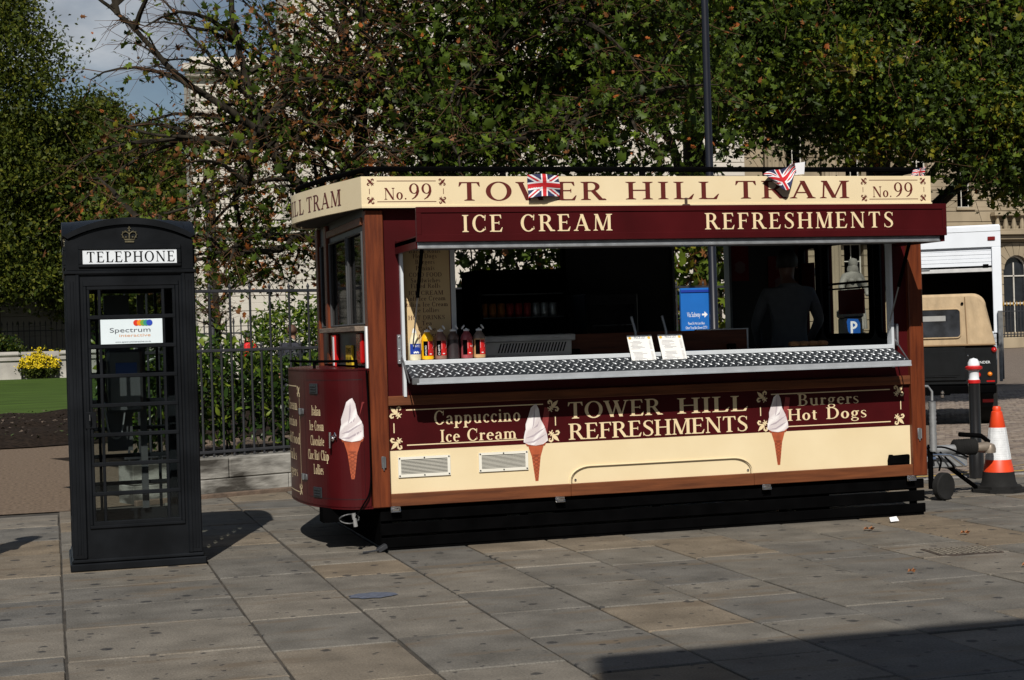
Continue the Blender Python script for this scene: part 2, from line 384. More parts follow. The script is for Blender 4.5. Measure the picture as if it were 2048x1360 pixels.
def flat(mb, poly, place, k=0, mi=0):
    c_ = getattr(place, 'cut', 0)
    if c_:
        u0, u1 = min(p[0] for p in poly), max(p[0] for p in poly); n_ = max(1, int((u1-u0)/c_)+1)
        for i in range(n_):
            q_ = clip(clip(poly, -1, 0, -(u0+(u1-u0)*i/n_)), 1, 0, u0+(u1-u0)*(i+1)/n_) if n_ > 1 else poly
            if len(q_) > 2: mb.add([place(u, v, k) for u, v in q_], [tuple(range(len(q_)))], mi)
        return mb
    mb.add([place(u, v, k) for u, v in poly], [tuple(range(len(poly)))], mi); return mb
def rectf(mb, x0, x1, z0, z1, place, k=0, mi=0): return flat(mb, [(x0, z0), (x1, z0), (x1, z1), (x0, z1)], place, k, mi)
def words(parent, m_, place, items, mi=0):
    """one lettering object per printed word: (word, x0, x1, baseline, cap height[, spacing])"""
    for it in items:
        q = MB(); text(q, *it[:1], place, *it[1:5], 0, it[5] if len(it) > 5 else .06); q.obj('lettering', m_, parent, fix=False)
def sans(mb, s, place, x0, x1, y0, H, mi=0, k=0):
    """plain sans lettering from the built-in font, laid out by place()"""
    cu = bpy.data.curves.new('t', 'FONT'); cu.body = s; cu.size = 1
    o = bpy.data.objects.new('t', cu); COL.objects.link(o)
    dg = bpy.context.evaluated_depsgraph_get(); me = bpy.data.meshes.new_from_object(o.evaluated_get(dg))
    co = [v.co.copy() for v in me.vertices]
    if co:
        a = min(c.x for c in co); b = max(c.x for c in co); sx = (x1-x0)/(b-a)
        mb.add([place(x0+(c.x-a)*sx, y0+c.y*H/.69, k) for c in co], [tuple(p.vertices) for p in me.polygons], mi)
    bpy.data.objects.remove(o); bpy.data.curves.remove(cu); bpy.data.meshes.remove(me)
    return mb
def fleur(mb, place, cx, cy, s, ang, mi=0, k=0):
    ca, sa = math.cos(ang), math.sin(ang)
    pl = lambda u, v, kk: place(cx+(u*ca-v*sa)*s, cy+(u*sa+v*ca)*s, k+kk)
    flat(mb, [(0, -.1), (.13, .12), (.17, .34), (.1, .55), (0, .78), (-.1, .55), (-.17, .34), (-.13, .12)], pl, 0, mi)
    for q in (1, -1):
        pts = [(.05*q, -.1), (.16*q, .1), (.36*q, .26), (.54*q, .22), (.58*q, .06), (.46*q, -.04), (.36*q, .02)]
        for poly in _str(pts, [.05, .1, .17, .2, .17, .12, .08])[0]: flat(mb, poly, pl, 1 if q > 0 else 2, mi)
        for poly in _str([(.04*q, -.2), (.14*q, -.34), (.28*q, -.36)], [.06, .09, .1])[0]: flat(mb, poly, pl, 3 if q > 0 else 4, mi)
    flat(mb, [(-.22, -.19), (.22, -.19), (.22, -.1), (-.22, -.1)], pl, 5, mi)
    flat(mb, [(0, -.56), (.07, -.36), (.05, -.2), (-.05, -.2), (-.07, -.36)], pl, 6, mi)
def clip(poly, a, b, c):
    o = []
    for i in range(len(poly)):
        p, q = poly[i], poly[(i+1) % len(poly)]
        dp, dq = a*p[0]+b*p[1]-c, a*q[0]+b*q[1]-c
        if dp <= 0: o.append(p)
        if dp*dq < 0:
            t = dp/(dp-dq); o.append((p[0]+(q[0]-p[0])*t, p[1]+(q[1]-p[1])*t))
    return o

# ------------------------------------------------------------------ people
def skin_mesh(name, joints, bones, mats, assign, parent=None, sub=2):
    """joints: name -> (x,y,z,rx,ry); one continuous skinned body"""
    names = list(joints); me = bpy.data.meshes.new(name)
    me.from_pydata([joints[n][:3] for n in names], [(names.index(a), names.index(b)) for a, b in bones], [])
    o = bpy.data.objects.new(name, me); COL.objects.link(o)
    md = o.modifiers.new('skin', 'SKIN'); md.use_smooth_shade = True
    for i, n in enumerate(names):
        sv = me.skin_vertices[0].data[i]; sv.radius = joints[n][3:5]; sv.use_root = (i == 0)
    ss = o.modifiers.new('sub', 'SUBSURF'); ss.levels = sub; ss.render_levels = sub
    dg = bpy.context.evaluated_depsgraph_get(); new = bpy.data.meshes.new_from_object(o.evaluated_get(dg))
    bpy.data.objects.remove(o)
    new.materials.clear()
    for m_ in mats: new.materials.append(m_)
    for p in new.polygons: p.material_index = assign(p.center); p.use_smooth = True
    new.name = name
    return link(name, new, parent)
def human(root, h=1.75, arms='down', lean=0., mats=None, stride=.0, turn=0., hair=None, armpose=None):
    """standing figure at the root's origin, facing -Y before rotation; mats = skin, top, trousers, shoes"""
    k = h/1.75
    def J(x, y, z, rx, ry=None):
        yy = y-lean*max(0, z-.95); zz = z-abs(lean)*.12*max(0, z-.95)
        return (x*k, yy*k, zz*k, rx*k, (ry or rx)*k)
    jt = {'pelvis': J(0, 0, .95, .155, .115), 'waist': J(0, .0, 1.10, .142, .105), 'chest': J(0, .0, 1.30, .172, .118), 'neckb': J(0, .015, 1.44, .085, .075),
          'neck': J(0, .0, 1.51, .056), 'chin': J(0, -.025, 1.575, .068, .072), 'head': J(0, -.01, 1.655, .082, .098), 'top': J(0, .0, 1.73, .055, .066)}
    bones = [('pelvis', 'waist'), ('waist', 'chest'), ('chest', 'neckb'), ('neckb', 'neck'), ('neck', 'chin'), ('chin', 'head'), ('head', 'top')]
    for q, sfx in ((-1, 'l'), (1, 'r')):
        st = stride*q
        jt['sh'+sfx] = J(.185*q, .01, 1.40, .068)
        ap = (armpose or {}).get(sfx) or [(.235*q, .02+st*.2, 1.14), (.245*q, -.05+st*.35, .90), (.245*q, -.075+st*.4, .80)]
        jt['el'+sfx] = J(*ap[0], .048); jt['wr'+sfx] = J(*ap[1], .034); jt['hd'+sfx] = J(*ap[2], .038, .026)
        jt['hip'+sfx] = J(.092*q, 0, .86, .098); jt['kn'+sfx] = J(.105*q, -.02-st*.6, .49, .066); jt['an'+sfx] = J(.11*q, .02-st*1.0, .09, .046); jt['toe'+sfx] = J(.13*q, -.14-st*1.0, .045, .042)
        bones += [('chest', 'sh'+sfx), ('sh'+sfx, 'el'+sfx), ('el'+sfx, 'wr'+sfx), ('wr'+sfx, 'hd'+sfx), ('pelvis', 'hip'+sfx), ('hip'+sfx, 'kn'+sfx), ('kn'+sfx, 'an'+sfx), ('an'+sfx, 'toe'+sfx)]
    hz = {s_: jt['wr'+s_] for s_ in 'lr'}
    def asg(c):
        z = c.z/k
        for s_ in 'lr':
            w_ = Vector(hz[s_][:3]); d_ = Vector(jt['hd'+s_][:3])-w_
            if (c-w_).dot(d_) > -.01*k*d_.length and (c-w_).length < .2*k: return 0
        if z > 1.5*(1-abs(lean)*.12): return 0
        if z < .095: return 3
        if z < .93: return 2
        return 1
    b = skin_mesh('body', jt, bones, mats, asg, root)
    if hair is not None:
        hd = Vector(jt['head'][:3]); mb = MB(); n = 14; v = []; f = []
        for i in range(9):
            th = PI*i/8
            for j in range(n):
                ph = 2*PI*j/n; d = Vector((math.sin(th)*math.cos(ph)*.094, math.sin(th)*math.sin(ph)*.112+.012, math.cos(th)*.112+.022))
                cut = -.03+(.10 if d.y < -.045 else 0)
                d.z = max(d.z, cut); v.append(tuple(hd+d*k+Vector((random.uniform(-.004, .004), random.uniform(-.004, .004), random.uniform(-.003, .006)))*k))
        for i in range(8):
            for j in range(n): f.append((i*n+j, i*n+(j+1) % n, (i+1)*n+(j+1) % n, (i+1)*n+j))
        mb.add(v, f, 0, True).obj('hair', hair, root, ang=80, fix=False)
        # ears and nose
        for q in (-1, 1):
            e_ = MB(); e_.lathe([(0, -.03), (.014, -.018), (.018, 0), (.014, .018), (0, .03)], 8, M=Matrix.Translation(hd+Vector((.083*q, 0, -.02))*k) @ Matrix.Diagonal((.5*k, k, k, 1)))
            e_.obj('ear', mats[0], root)
        e_ = MB(); e_.add([tuple(hd+Vector(p)*k) for p in ((-.016, -.088, -.035), (.016, -.088, -.035), (0, -.122, -.03), (0, -.09, .015))], [(0, 1, 2), (0, 2, 3), (2, 1, 3)]); e_.obj('nose', mats[0], root)
        for q in (-1, 1):
            e_ = MB(); e_.lathe([(0, -.011), (.009, -.006), (.011, 0), (.009, .006), (0, .011)], 8, M=Matrix.Translation(hd+Vector((.032*q, -.092, .0))*k)); e_.obj('eye', [DARK], root)
        e_ = MB(); e_.box(-.024*k, .024*k, -.006*k, .004*k, -.005*k, .005*k, .002, M=Matrix.Translation(hd+Vector((0, -.094, -.065))*k)); e_.obj('mouth', RED, root)
    return b
# ================================================================== THE GROUND
def ground_mats():
    m = mat('paving_stone', (.137, .126, .110), .7, var=.26, scale=3.2, detail=9, bump=.25, bscale=55, spec=.25)
    n = m.node_tree; b = n.nodes['Principled BSDF']
    geo = n.nodes.new('ShaderNodeNewGeometry')
    base = b.inputs['Base Color'].links[0].from_socket
    # per slab tone
    oi = n.nodes.new('ShaderNodeObjectInfo')
    cr = n.nodes.new('ShaderNodeValToRGB'); e = cr.color_ramp.elements
    e[0].color = (.80, .83, .87, 1); e[1].color = (1.20, 1.02, .80, 1); e[0].position = 0; e[1].position = 1
    q = cr.color_ramp.elements.new(.45); q.color = (1.0, 1.0, .98, 1)
    q = cr.color_ramp.elements.new(.7); q.color = (1.16, 1.13, 1.08, 1)
    n.links.new(oi.outputs['Random'], cr.inputs['Fac'])
    def mul(a, bb, f=1):
        x = n.nodes.new('ShaderNodeMix'); x.data_type = 'RGBA'; x.blend_type = 'MULTIPLY'; x.inputs['Factor'].default_value = f
        n.links.new(a, x.inputs['A']); n.links.new(bb, x.inputs['B']); return x.outputs['Result']
    c = mul(base, cr.outputs['Color'])
    # fine grain and ochre stains
    fn = n.nodes.new('ShaderNodeTexNoise'); fn.inputs['Scale'].default_value = 90; fn.inputs['Detail'].default_value = 6
    n.links.new(geo.outputs['Position'], fn.inputs['Vector'])
    fr = n.nodes.new('ShaderNodeValToRGB'); fr.color_ramp.elements[0].color = (.72, .72, .72, 1); fr.color_ramp.elements[1].color = (1.25, 1.25, 1.25, 1)
    fr.color_ramp.elements[0].position = .3; fr.color_ramp.elements[1].position = .7
    n.links.new(fn.outputs['Fac'], fr.inputs['Fac']); c = mul(c, fr.outputs['Color'])
    sn = n.nodes.new('ShaderNodeTexNoise'); sn.inputs['Scale'].default_value = 1.7; sn.inputs['Detail'].default_value = 8; sn.inputs['Roughness'].default_value = .65
    mpn = n.nodes.new('ShaderNodeMapping'); mpn.inputs['Scale'].default_value = (.55, 2.4, 1); n.links.new(geo.outputs['Position'], mpn.inputs['Vector']); n.links.new(mpn.outputs['Vector'], sn.inputs['Vector'])
    sr = n.nodes.new('ShaderNodeValToRGB'); sr.color_ramp.elements[0].position = .54; sr.color_ramp.elements[1].position = .68
    n.links.new(sn.outputs['Fac'], sr.inputs['Fac'])
    st = n.nodes.new('ShaderNodeMix'); st.data_type = 'RGBA'; st.blend_type = 'MIX'
    n.links.new(sr.outputs['Color'], st.inputs['Factor']); n.links.new(c, st.inputs['A']); st.inputs['B'].default_value = (.125, .098, .070, 1); c = st.outputs['Result']
    # trodden gum spots: cells with a small random disc in some of them
    for sc_, thr, r0, r1 in ((3.6, .50, .05, .155), (7.5, .70, .045, .15)):
        vo = n.nodes.new('ShaderNodeTexVoronoi'); vo.inputs['Scale'].default_value = sc_; vo.voronoi_dimensions = '2D'
        wn = n.nodes.new('ShaderNodeTexNoise'); wn.inputs['Scale'].default_value = 30
        n.links.new(geo.outputs['Position'], wn.inputs['Vector'])
        ad = n.nodes.new('ShaderNodeMix'); ad.data_type = 'RGBA'; ad.blend_type = 'ADD'; ad.inputs['Factor'].default_value = .035
        n.links.new(geo.outputs['Position'], ad.inputs['A']); n.links.new(wn.outputs['Color'], ad.inputs['B']); n.links.new(ad.outputs['Result'], vo.inputs['Vector'])
        sep = n.nodes.new('ShaderNodeSeparateColor'); n.links.new(vo.outputs['Color'], sep.inputs['Color'])
        rad = n.nodes.new('ShaderNodeMapRange'); rad.inputs['From Min'].default_value = thr; rad.inputs['To Min'].default_value = r0; rad.inputs['To Max'].default_value = r1
        n.links.new(sep.outputs['Red'], rad.inputs['Value'])
        lt = n.nodes.new('ShaderNodeMath'); lt.operation = 'SUBTRACT'; n.links.new(rad.outputs['Result'], lt.inputs[0]); n.links.new(vo.outputs['Distance'], lt.inputs[1])
        sm = n.nodes.new('ShaderNodeMapRange'); sm.inputs['From Min'].default_value = 0; sm.inputs['From Max'].default_value = .035
        n.links.new(lt.outputs['Value'], sm.inputs['Value'])
        gt = n.nodes.new('ShaderNodeMath'); gt.operation = 'GREATER_THAN'; gt.inputs[1].default_value = thr; n.links.new(sep.outputs['Red'], gt.inputs[0])
        mu = n.nodes.new('ShaderNodeMath'); mu.operation = 'MULTIPLY'; n.links.new(gt.outputs['Value'], mu.inputs[0]); n.links.new(sm.outputs['Result'], mu.inputs[1])
        m2 = n.nodes.new('ShaderNodeMath'); m2.operation = 'MULTIPLY'; m2.inputs[1].default_value = .80; n.links.new(mu.outputs['Value'], m2.inputs[0])
        g = n.nodes.new('ShaderNodeMix'); g.data_type = 'RGBA'; n.links.new(m2.outputs['Value'], g.inputs['Factor']); n.links.new(c, g.inputs['A']); g.inputs['B'].default_value = (.026, .026, .028, 1); c = g.outputs['Result']
    n.links.new(c, b.inputs['Base Color'])
    return m
PAVE = ground_mats()
JOINT = mat('paving_joint', (.040, .034, .027), .95, var=.5, scale=7, bump=.3)
GROUND = mat('far_ground', (.085, .08, .072), .9, var=.15, scale=.7, bump=.2)
PATHM = mat('brown_gravel', (.072, .050, .034), .92, scale=24, bump=.45, bscale=90, detail=9, col2=(.215, .160, .115), spec=.2)
SOIL = mat('dark_soil', (.017, .0115, .008), .95, var=.6, scale=14, bump=1., bscale=18, spec=.1)
LAWN = mat('mown_lawn', (.045, .080, .012), .9, var=.35, scale=.9, bump=.6, bscale=40, detail=9, spec=.15, stretch=(.35, 1, 1))
SETT = mat('brick_sett', (.19, .15, .12), .8, var=.25, scale=9, bump=.3, bscale=60, rand=.15)
YLINE = mat('yellow_road_paint', (.34, .23, .05), .8, var=.4, scale=25)

g = MB(); g.add([(-400, -300, -.03), (600, -300, -.03), (600, 600, -.03), (-400, 600, -.03)], [(0, 1, 2, 3)])
struct(g.obj('ground', GROUND))

def in_view(x, y, m=.03):
    a = math.atan2(x, y)-_psi
    return y > 5.5 and abs(a) < math.atan(1024/3180.6)+m
def fence_y(x): return 17.0+.36*(x-1.5)
bed = MB(); bed.add([(-5, 2, -.012), (16, 2, -.012), (16, 19.3, -.012), (-5, 16.9, -.012)], [(0, 1, 2, 3)])
pav = struct(bed.obj('pavement', JOINT))
lines = [-3.2, -2.45, -1.7, -.95, .035, 1.063, 1.73, 2.385, 3.02, 3.66, 4.30, 4.96, 5.66, 6.36, 7.02, 7.68, 8.33, 9.0, 9.66, 10.3, 11, 11.7, 12.4]
slabs = []
for i, (xa, xb) in enumerate(zip(lines, lines[1:])):
    y = 5.2+random.uniform(0, .8)
    fix = {3: [8.2, 8.6, 9.66, 10.6, 11.7, 12.95, 13.9, 15, 15.95], 4: [6.9, 7.65, 8.43, 9.40, 10.18, 11.0, 11.75, 12.6, 13.5, 14.4, 15.2, 16.3]}.get(i)
    ys = []
    if fix: ys = [5.2]+fix
    else:
        while y < 19: ys.append(y); y += random.choice((.62, .78, .86, .95, 1.08))*random.uniform(.96, 1.04)
    end = 16.28 if xb < .1 else 99
    for ya, yb in zip(ys, ys[1:]):
        lim = min(end, fence_y((xa+xb)/2)-.18, 14.42 if xa > 7.6 else 99)
        if ya >= lim-.1: continue
        slabs.append((xa, xb, ya, min(yb, lim)))
slabs.append(None); slabs.pop()
def slab_mesh(xa, xb, ya, yb):
    b = MB(); g_ = .006+random.random()*.006; z = random.uniform(-.0025, .0025); tx, ty = random.uniform(-.003, .003), random.uniform(-.003, .003)
    c = .006
    # gently worn edge: top ring inset
    j = lambda: random.uniform(-.004, .004)
    p = [(xa+g_+j(), ya+g_+j()), (xb-g_+j(), ya+g_+j()), (xb-g_+j(), yb-g_+j()), (xa+g_+j(), yb-g_+j())]
    cx, cy = (xa+xb)/2, (ya+yb)/2
    v = [(x, y_, -.03) for x, y_ in p]+[(x, y_, -.006+z) for x, y_ in p]
    v += [(x+(c if x < cx else -c), y_+(c if y_ < cy else -c), z+tx*(x-cx)+ty*(y_-cy)) for x, y_ in p]
    f = [(8, 9, 10, 11)]+[(i, (i+1) % 4, 4+(i+1) % 4, 4+i) for i in range(4)]+[(4+i, 4+(i+1) % 4, 8+(i+1) % 4, 8+i) for i in range(4)]
    b.add(v, f); return b
vis = [s for s in slabs if in_view((s[0]+s[1])/2, (s[2]+s[3])/2, .05) and s[3] < 17.5 and not (2.5 < s[0] < 6.5 and s[2] > 12.2)]
vis.sort(key=lambda s: s[2]); vis = vis[:270]; vset = set(vis)
for s in vis: slab_mesh(*s).obj('paving_slab', PAVE, pav, fix=False)
rest = MB()
for s in slabs:
    if s not in vset:
        q = slab_mesh(*s); rest.add(q.v, q.f)
o = rest.obj('outer_paving', PAVE, pav, fix=False); o['kind'] = 'stuff'

# path, soil bed, lawn
p = MB(); p.add([(-14, 16.29, .0), (.06, 16.29, .0), (.98, 16.6, .0), (5.2, 27.5, .0), (9, 31, 0), (-14, 27.5, .0)], [(0, 1, 2, 3, 4, 5)])
struct(p.obj('gravel_path', PATHM))
p = MB(); N = 40
vv = []; ff = []
for i in range(N+1):
    for j in range(25):
        x = -14+26*i/N; y = 27.2+.25*math.sin(x*2.1)+(40.5-27.2)*j/24
        vv.append((x, y, .02+(random.uniform(0, .14) if 0 < j < 24 else 0)))
for i in range(N):
    for j in range(24): ff.append((i*25+j, (i+1)*25+j, (i+1)*25+j+1, i*25+j+1))
p.add(vv, ff); struct(p.obj('soil_bed', SOIL))
p = MB(); p.add([(-60, 40, .06), (14, 40, .06), (14, 88, .06), (-60, 88, .06)], [(0, 1, 2, 3)])
struct(p.obj('lawn', LAWN))
p = MB()
for i in range(420):
    x, y = random.uniform(-3, 2), random.uniform(27.6, 39.8); s_ = random.uniform(.02, .05); a = random.uniform(0, PI)
    p.add([(x+s_*math.cos(a+k*2.1), y+s_*math.sin(a+k*2.1), .12+random.uniform(0, .05)) for k in range(3)], [(0, 1, 2)], random.choice((0, 0, 0, 1)))
o = p.obj('soil_crumbs', [mat('pale_chips', (.085, .062, .045), .9), mat('weed_green', (.06, .1, .02), .7)], fix=False); o['kind'] = 'stuff'
# road of brick setts beyond the pavement
rd = MB(); rd.add([(7.66, 14.44, -.008), (90, 14.44, -.008), (150, 140, -.008), (9.0, 140, -.008), (9.0, 19, -.008), (7.66, 16.5, -.008)], [(0, 1, 2, 3, 4, 5)])
road = struct(rd.obj('road', mat('sett_road', (.145, .115, .092), .85, var=.35, scale=3.5, bump=.4, bscale=25, stretch=(1, 5, 1), detail=8)))
sm_ = MB()
y = 14.75
row = 0
while y < 32:
    x0 = y*math.tan(_psi+.268)-.3; x1 = y*math.tan(_psi+.325)+.5
    x = x0+(row % 2)*.105
    while x < x1:
        z = random.uniform(-.002, .005)
        sm_.add([(x, y, -.02), (x+.2, y, -.02), (x+.2, y+.092, -.02), (x, y+.092, -.02), (x+.006, y+.006, z), (x+.194, y+.006, z), (x+.194, y+.088, z), (x+.006, y+.088, z)],
                [(4, 5, 6, 7), (0, 1, 5, 4), (1, 2, 6, 5), (2, 3, 7, 6), (3, 0, 4, 7)], random.choice((0, 0, 1, 2)))
        x += .21
    y += .102; row += 1
o = sm_.obj('setts', [SETT, mat('brick_sett_dark', (.145, .115, .10), .85, var=.25, scale=9), mat('brick_sett_pale', (.23, .19, .155), .8, var=.25, scale=9)], road, fix=False); o['kind'] = 'stuff'
k_ = MB()
for i in range(26):
    k_.add([], [])
kx = 7.7
while kx < 14.5:
    b = MB(); b.box(kx+.004, kx+.9, 14.43, 14.55, -.05, .006+random.uniform(-.002, .002), .008); b.obj('kerb_stone', mat('granite_kerb', (.21, .20, .19), .8, var=.2, scale=40, bump=.2), road); kx += .91
b = MB(); b.add([(7.8, 14.60, .012), (20, 14.60, .012), (20, 14.70, .012), (7.8, 14.70, .012)], [(0, 1, 2, 3)]); b.obj('yellow_line', YLINE, road)
b = MB(); b.add([(9.1, 14.9, .013), (9.2, 14.9, .013), (10.6, 15.3, .013), (10.5, 15.3, .013)], [(0, 1, 2, 3)]); b.obj('yellow_line', YLINE, road)
# blue mark sprayed on a slab
b = MB(); b.add([(1.886+.15*math.cos(a*PI/9)*(1+.12*math.sin(a*2.7)), 9.78+.11*math.sin(a*PI/9)*(1+.1*math.cos(a*3.1)), .0062) for a in range(18)], [tuple(range(18))])
m_ = mat('blue_spray', (.078, .092, .128), .8, var=.3, scale=30); b.obj('blue_paint_mark', m_, pav)

# inspection cover
b = MB(); M = Matrix.Translation((6.06, 9.78, 0)) @ Matrix.Rotation(-.12, 4, 'Z')
cv = thing('inspection_cover', 'small rusty metal inspection cover let into the paving slabs', 'cover', (6.06, 9.78, .0))
q = MB(); q.box(-.235, .235, -.165, .165, -.01, .0075, .002, M=M); q.obj('cover_frame', mat('rusty_iron', (.055, .042, .034), .8, .2, var=.5, scale=25, bump=.3), cv)
q = MB()
for i in range(11):
    for j in range(8):
        x, y_ = -.2+i*.04, -.13+j*.037
        q.box(x-.013, x+.013, y_-.011, y_+.011, .006, .0125, .002, M=M @ Matrix.Rotation(0, 4, 'Z'))
o = q.obj('cover_studs', mat('worn_iron', (.17, .15, .12), .6, .3, var=.4, scale=30), cv); o['kind'] = 'stuff'

# ================================================================== BUILDING CASTING THE SHADE (behind the camera)
b = thing('ticket_building', 'dark brick building behind the viewer whose shadow crosses the near paving', 'building', (6, -6, 0))
q = MB()
for x0, x1, z0, z1 in holes((-.65, 24, 0, 9.1), [(2+3.6*i, 4+3.6*i, 1+3.6*k, 3.2+3.6*k) for i in range(6) for k in range(2)]): q.box(x0, x1, -2.7, -2.2, z0, z1)
q.box(-.65, 24, -14, -2.7, 0, 9.1); q.obj('wall', mat('dark_brick', (.05, .042, .036), .9, var=.3, scale=8, bump=.3), b)
for i in range(6):
    for k in range(2):
        w_ = MB(); w_.box(2+3.6*i, 4+3.6*i, -2.5, -2.46, 1+3.6*k, 3.2+3.6*k); w_.obj('window', SOOT, b)
# ================================================================== REFRESHMENT TRAM
YF = 11.79
TR = thing('refreshment_tram', 'cream and maroon refreshment kiosk built like a tram with a raised serving hatch', 'food kiosk', (4.6, 13, 0))
def fp(y0):
    return lambda u, v, k: (u, y0-.0012-k*.00022, v)
XL, XR, YB = 2.30, 7.0, 14.0
# underframe, floor, ceiling
q = MB(); q.box(2.45, 6.95, 11.95, 13.9, .20, .36); q.box(3.2, 3.4, 12.0, 13.8, .05, .2); q.box(6.0, 6.2, 12.0, 13.8, .05, .2); q.obj('underframe', BLACKM, TR)
q = MB(); q.box(2.34, 6.98, 11.85, YB-.02, .36, .42); q.obj('floor', mat('grey_floor', (.06, .06, .06), .7), TR)
nose_lo = [(2.29, 11.80), (2.19, 11.805), (2.098, 11.863), (2.03, 11.95), (1.978, 12.055), (1.902, 12.305), (1.868, 12.58), (1.861, 12.83), (1.872, 13.05), (1.915, 13.32), (2.0, 13.6), (2.12, 13.85), (2.29, 13.98)]
nose_hi = [(2.27, 11.74), (2.183, 12.12), (2.092, 12.50), (2.014, 12.95), (1.985, 13.2), (1.992, 13.42), (2.06, 13.75), (2.16, 13.95), (2.27, YB+.05)]
def ribbon(path, z0, z1, th, mbx, mi=0):
    n = len(path); v = []
    for i, (x, y) in enumerate(path):
        a = Vector(path[max(i-1, 0)]); c = Vector(path[min(i+1, n-1)]); d = (c-a).normalized(); nn = Vector((d.y, -d.x))
        v += [(x, y, z0), (x, y, z1), (x+nn.x*th, y+nn.y*th, z1), (x+nn.x*th, y+nn.y*th, z0)]
    f = [(0, 3, 2, 1), (4*n-4, 4*n-3, 4*n-2, 4*n-1)]
    for i in range(n-1):
        for k in range(4):
            f.append((4*i+k, 4*i+(k+1) % 4, 4*i+4+(k+1) % 4, 4*i+4+k))
    mbx.add(v, f, mi); return mbx
class Curve2:
    def __init__(s, path):
        s.p = [Vector(p) for p in path]; s.c = [0]
        for a, b in zip(s.p, s.p[1:]): s.c.append(s.c[-1]+(b-a).length)
    def at(s, u):
        u = max(0, min(u, s.c[-1]-1e-6))
        for i in range(len(s.c)-1):
            if u <= s.c[i+1]: break
        t = (u-s.c[i])/(s.c[i+1]-s.c[i]); p = s.p[i].lerp(s.p[i+1], t); d = (s.p[i+1]-s.p[i]).normalized()
        return p, Vector((-d.y, d.x))
def curveplace(path, off=.0016):
    c = Curve2(path)
    def f(u, v, k):
        p, n = c.at(u)
        if n.x > 0: n = -n
        return (p.x+n.x*(off+k*.0003), p.y+n.y*(off+k*.0003), v)
    f.cut = .025
    return f
def smooth(path, n=6):
    P = [Vector(p) for p in path]; o = []
    for i in range(len(P)-1):
        p0, p1, p2, p3 = P[max(i-1, 0)], P[i], P[i+1], P[min(i+2, len(P)-1)]
        for k in range(n):
            t = k/n; o.append(tuple(.5*((2*p1)+(-p0+p2)*t+(2*p0-5*p1+4*p2-p3)*t*t+(-p0+3*p1-3*p2+p3)*t**3)))
    return o+[tuple(P[-1])]
nose_lo = smooth(nose_lo, 4); nose_hi = smooth(nose_hi, 4)
# roof
q = MB(); pl = [(x+.045, y) for x, y in nose_hi[2:-2]]+[(7.03, YB+.02), (7.03, 11.78), (2.32, 11.78)]
q.prism(pl, 2.60, 2.66, 'xy'); q.obj('roof', DARKW, TR)
# fascia sign board
sb = MB(); sb.box(2.27, 7.08, YF-.055, YF-.015, 2.588, 2.822, .003); sb.box(2.27, 7.083, YF-.062, YF-.055, 2.585, 2.603); fas = sb.obj('sign_board', CREAM, TR)
q = MB(); q.box(7.04, 7.08, YF-.01, YB, 2.588, 2.82); q.box(2.3, 7.08, YB, YB+.03, 2.588, 2.82); q.obj('side_sign_board', CREAM, TR)
P = fp(YF-.055)
words(fas, MAROONT, P, [('TOWER', 3.012, 4.205, 2.637, .142, .12), ('HILL', 4.375, 5.165, 2.64, .138, .17), ('TRAM', 5.30, 6.325, 2.642, .142, .14), ('No.', 2.442, 2.62, 2.648, .088), ('99', 2.632, 2.815, 2.65, .118), ('No.', 6.535, 6.715, 2.648, .088), ('99', 6.73, 6.912, 2.65, .118)])
def border(mbx, place, x0, x1, z0, z1, s, w_=.006, mi=0):
    for cx, cz, a in ((x0, z0, R(135)), (x1, z0, R(225)), (x1, z1, R(-45)), (x0, z1, R(45))):
        fleur(mbx, place, cx, cz, s, a, mi)
    e = s*.85
    rectf(mbx, x0+e, x1-e, z1-w_/2+s*.25, z1+w_/2+s*.25, place, 0, mi); rectf(mbx, x0+e, x1-e, z0-w_/2-s*.25, z0+w_/2-s*.25, place, 0, mi)
    rectf(mbx, x0-w_/2-s*.25, x0+w_/2-s*.25, z0+e, z1-e, place, 0, mi); rectf(mbx, x1-w_/2+s*.25, x1+w_/2+s*.25, z0+e, z1-e, place, 0, mi)
for x0, x1 in ((2.345, 2.89), (6.462, 7.0)):
    q = MB(); border(q, P, x0, x1, 2.645, 2.775, .052, .005); q.obj('border_ornament', MAROONT, fas, fix=False)
sb = MB(); ribbon(nose_hi, 2.588, 2.822, .03, sb); nf = sb.obj('nose_sign_board', CREAM, TR)
q = MB(); PN = curveplace([(p[0], p[1]) for p in nose_hi])
# reading direction along the nose runs toward the front corner, so u is mirrored
ln = Curve2(nose_hi).c[-1]
PNm = lambda u, v, k: PN(-u, v, k)
PNm.cut = .025
words(nf, MAROONT, PNm, [('TRAM', -1.13, -.38, 2.64, .125, .1), ('HILL', -1.78, -1.20, 2.64, .125, .12)])
# posts and rails of varnished wood
for x0, x1, nm in ((2.300, 2.437, 'corner_post'), (6.867, 6.998, 'corner_post')):
    q = MB(); q.box(x0, x1, YF-.012, YF+.10, .33, 2.572, .006); q.obj(nm, WOOD, TR)
q = MB(); q.box(2.28, 2.40, 13.45, 13.56, 1.40, 2.58, .006); q.obj('end_post', WOOD, TR)
q = MB(); q.box(2.28, 2.40, YB-.1, YB+.01, .33, 2.58, .006); q.obj('corner_post', WOOD, TR)
q = MB(); q.box(6.88, 7.0, YB-.1, YB+.01, .33, 2.58, .006); q.obj('corner_post', WOOD, TR)
q = MB(); q.box(2.4372, 6.8668, YF-.004, YF+.05, 1.094, 1.167, .004); q.obj('wood_rail', WOODH, TR)
for x0, x1 in ((2.4372, 3.868), (3.870, 5.425), (5.427, 6.8668)):
    q = MB(); q.box(x0, x1, YF-.006, YF+.05, .333, .428, .004); q.obj('bottom_rail', WOODH, TR)
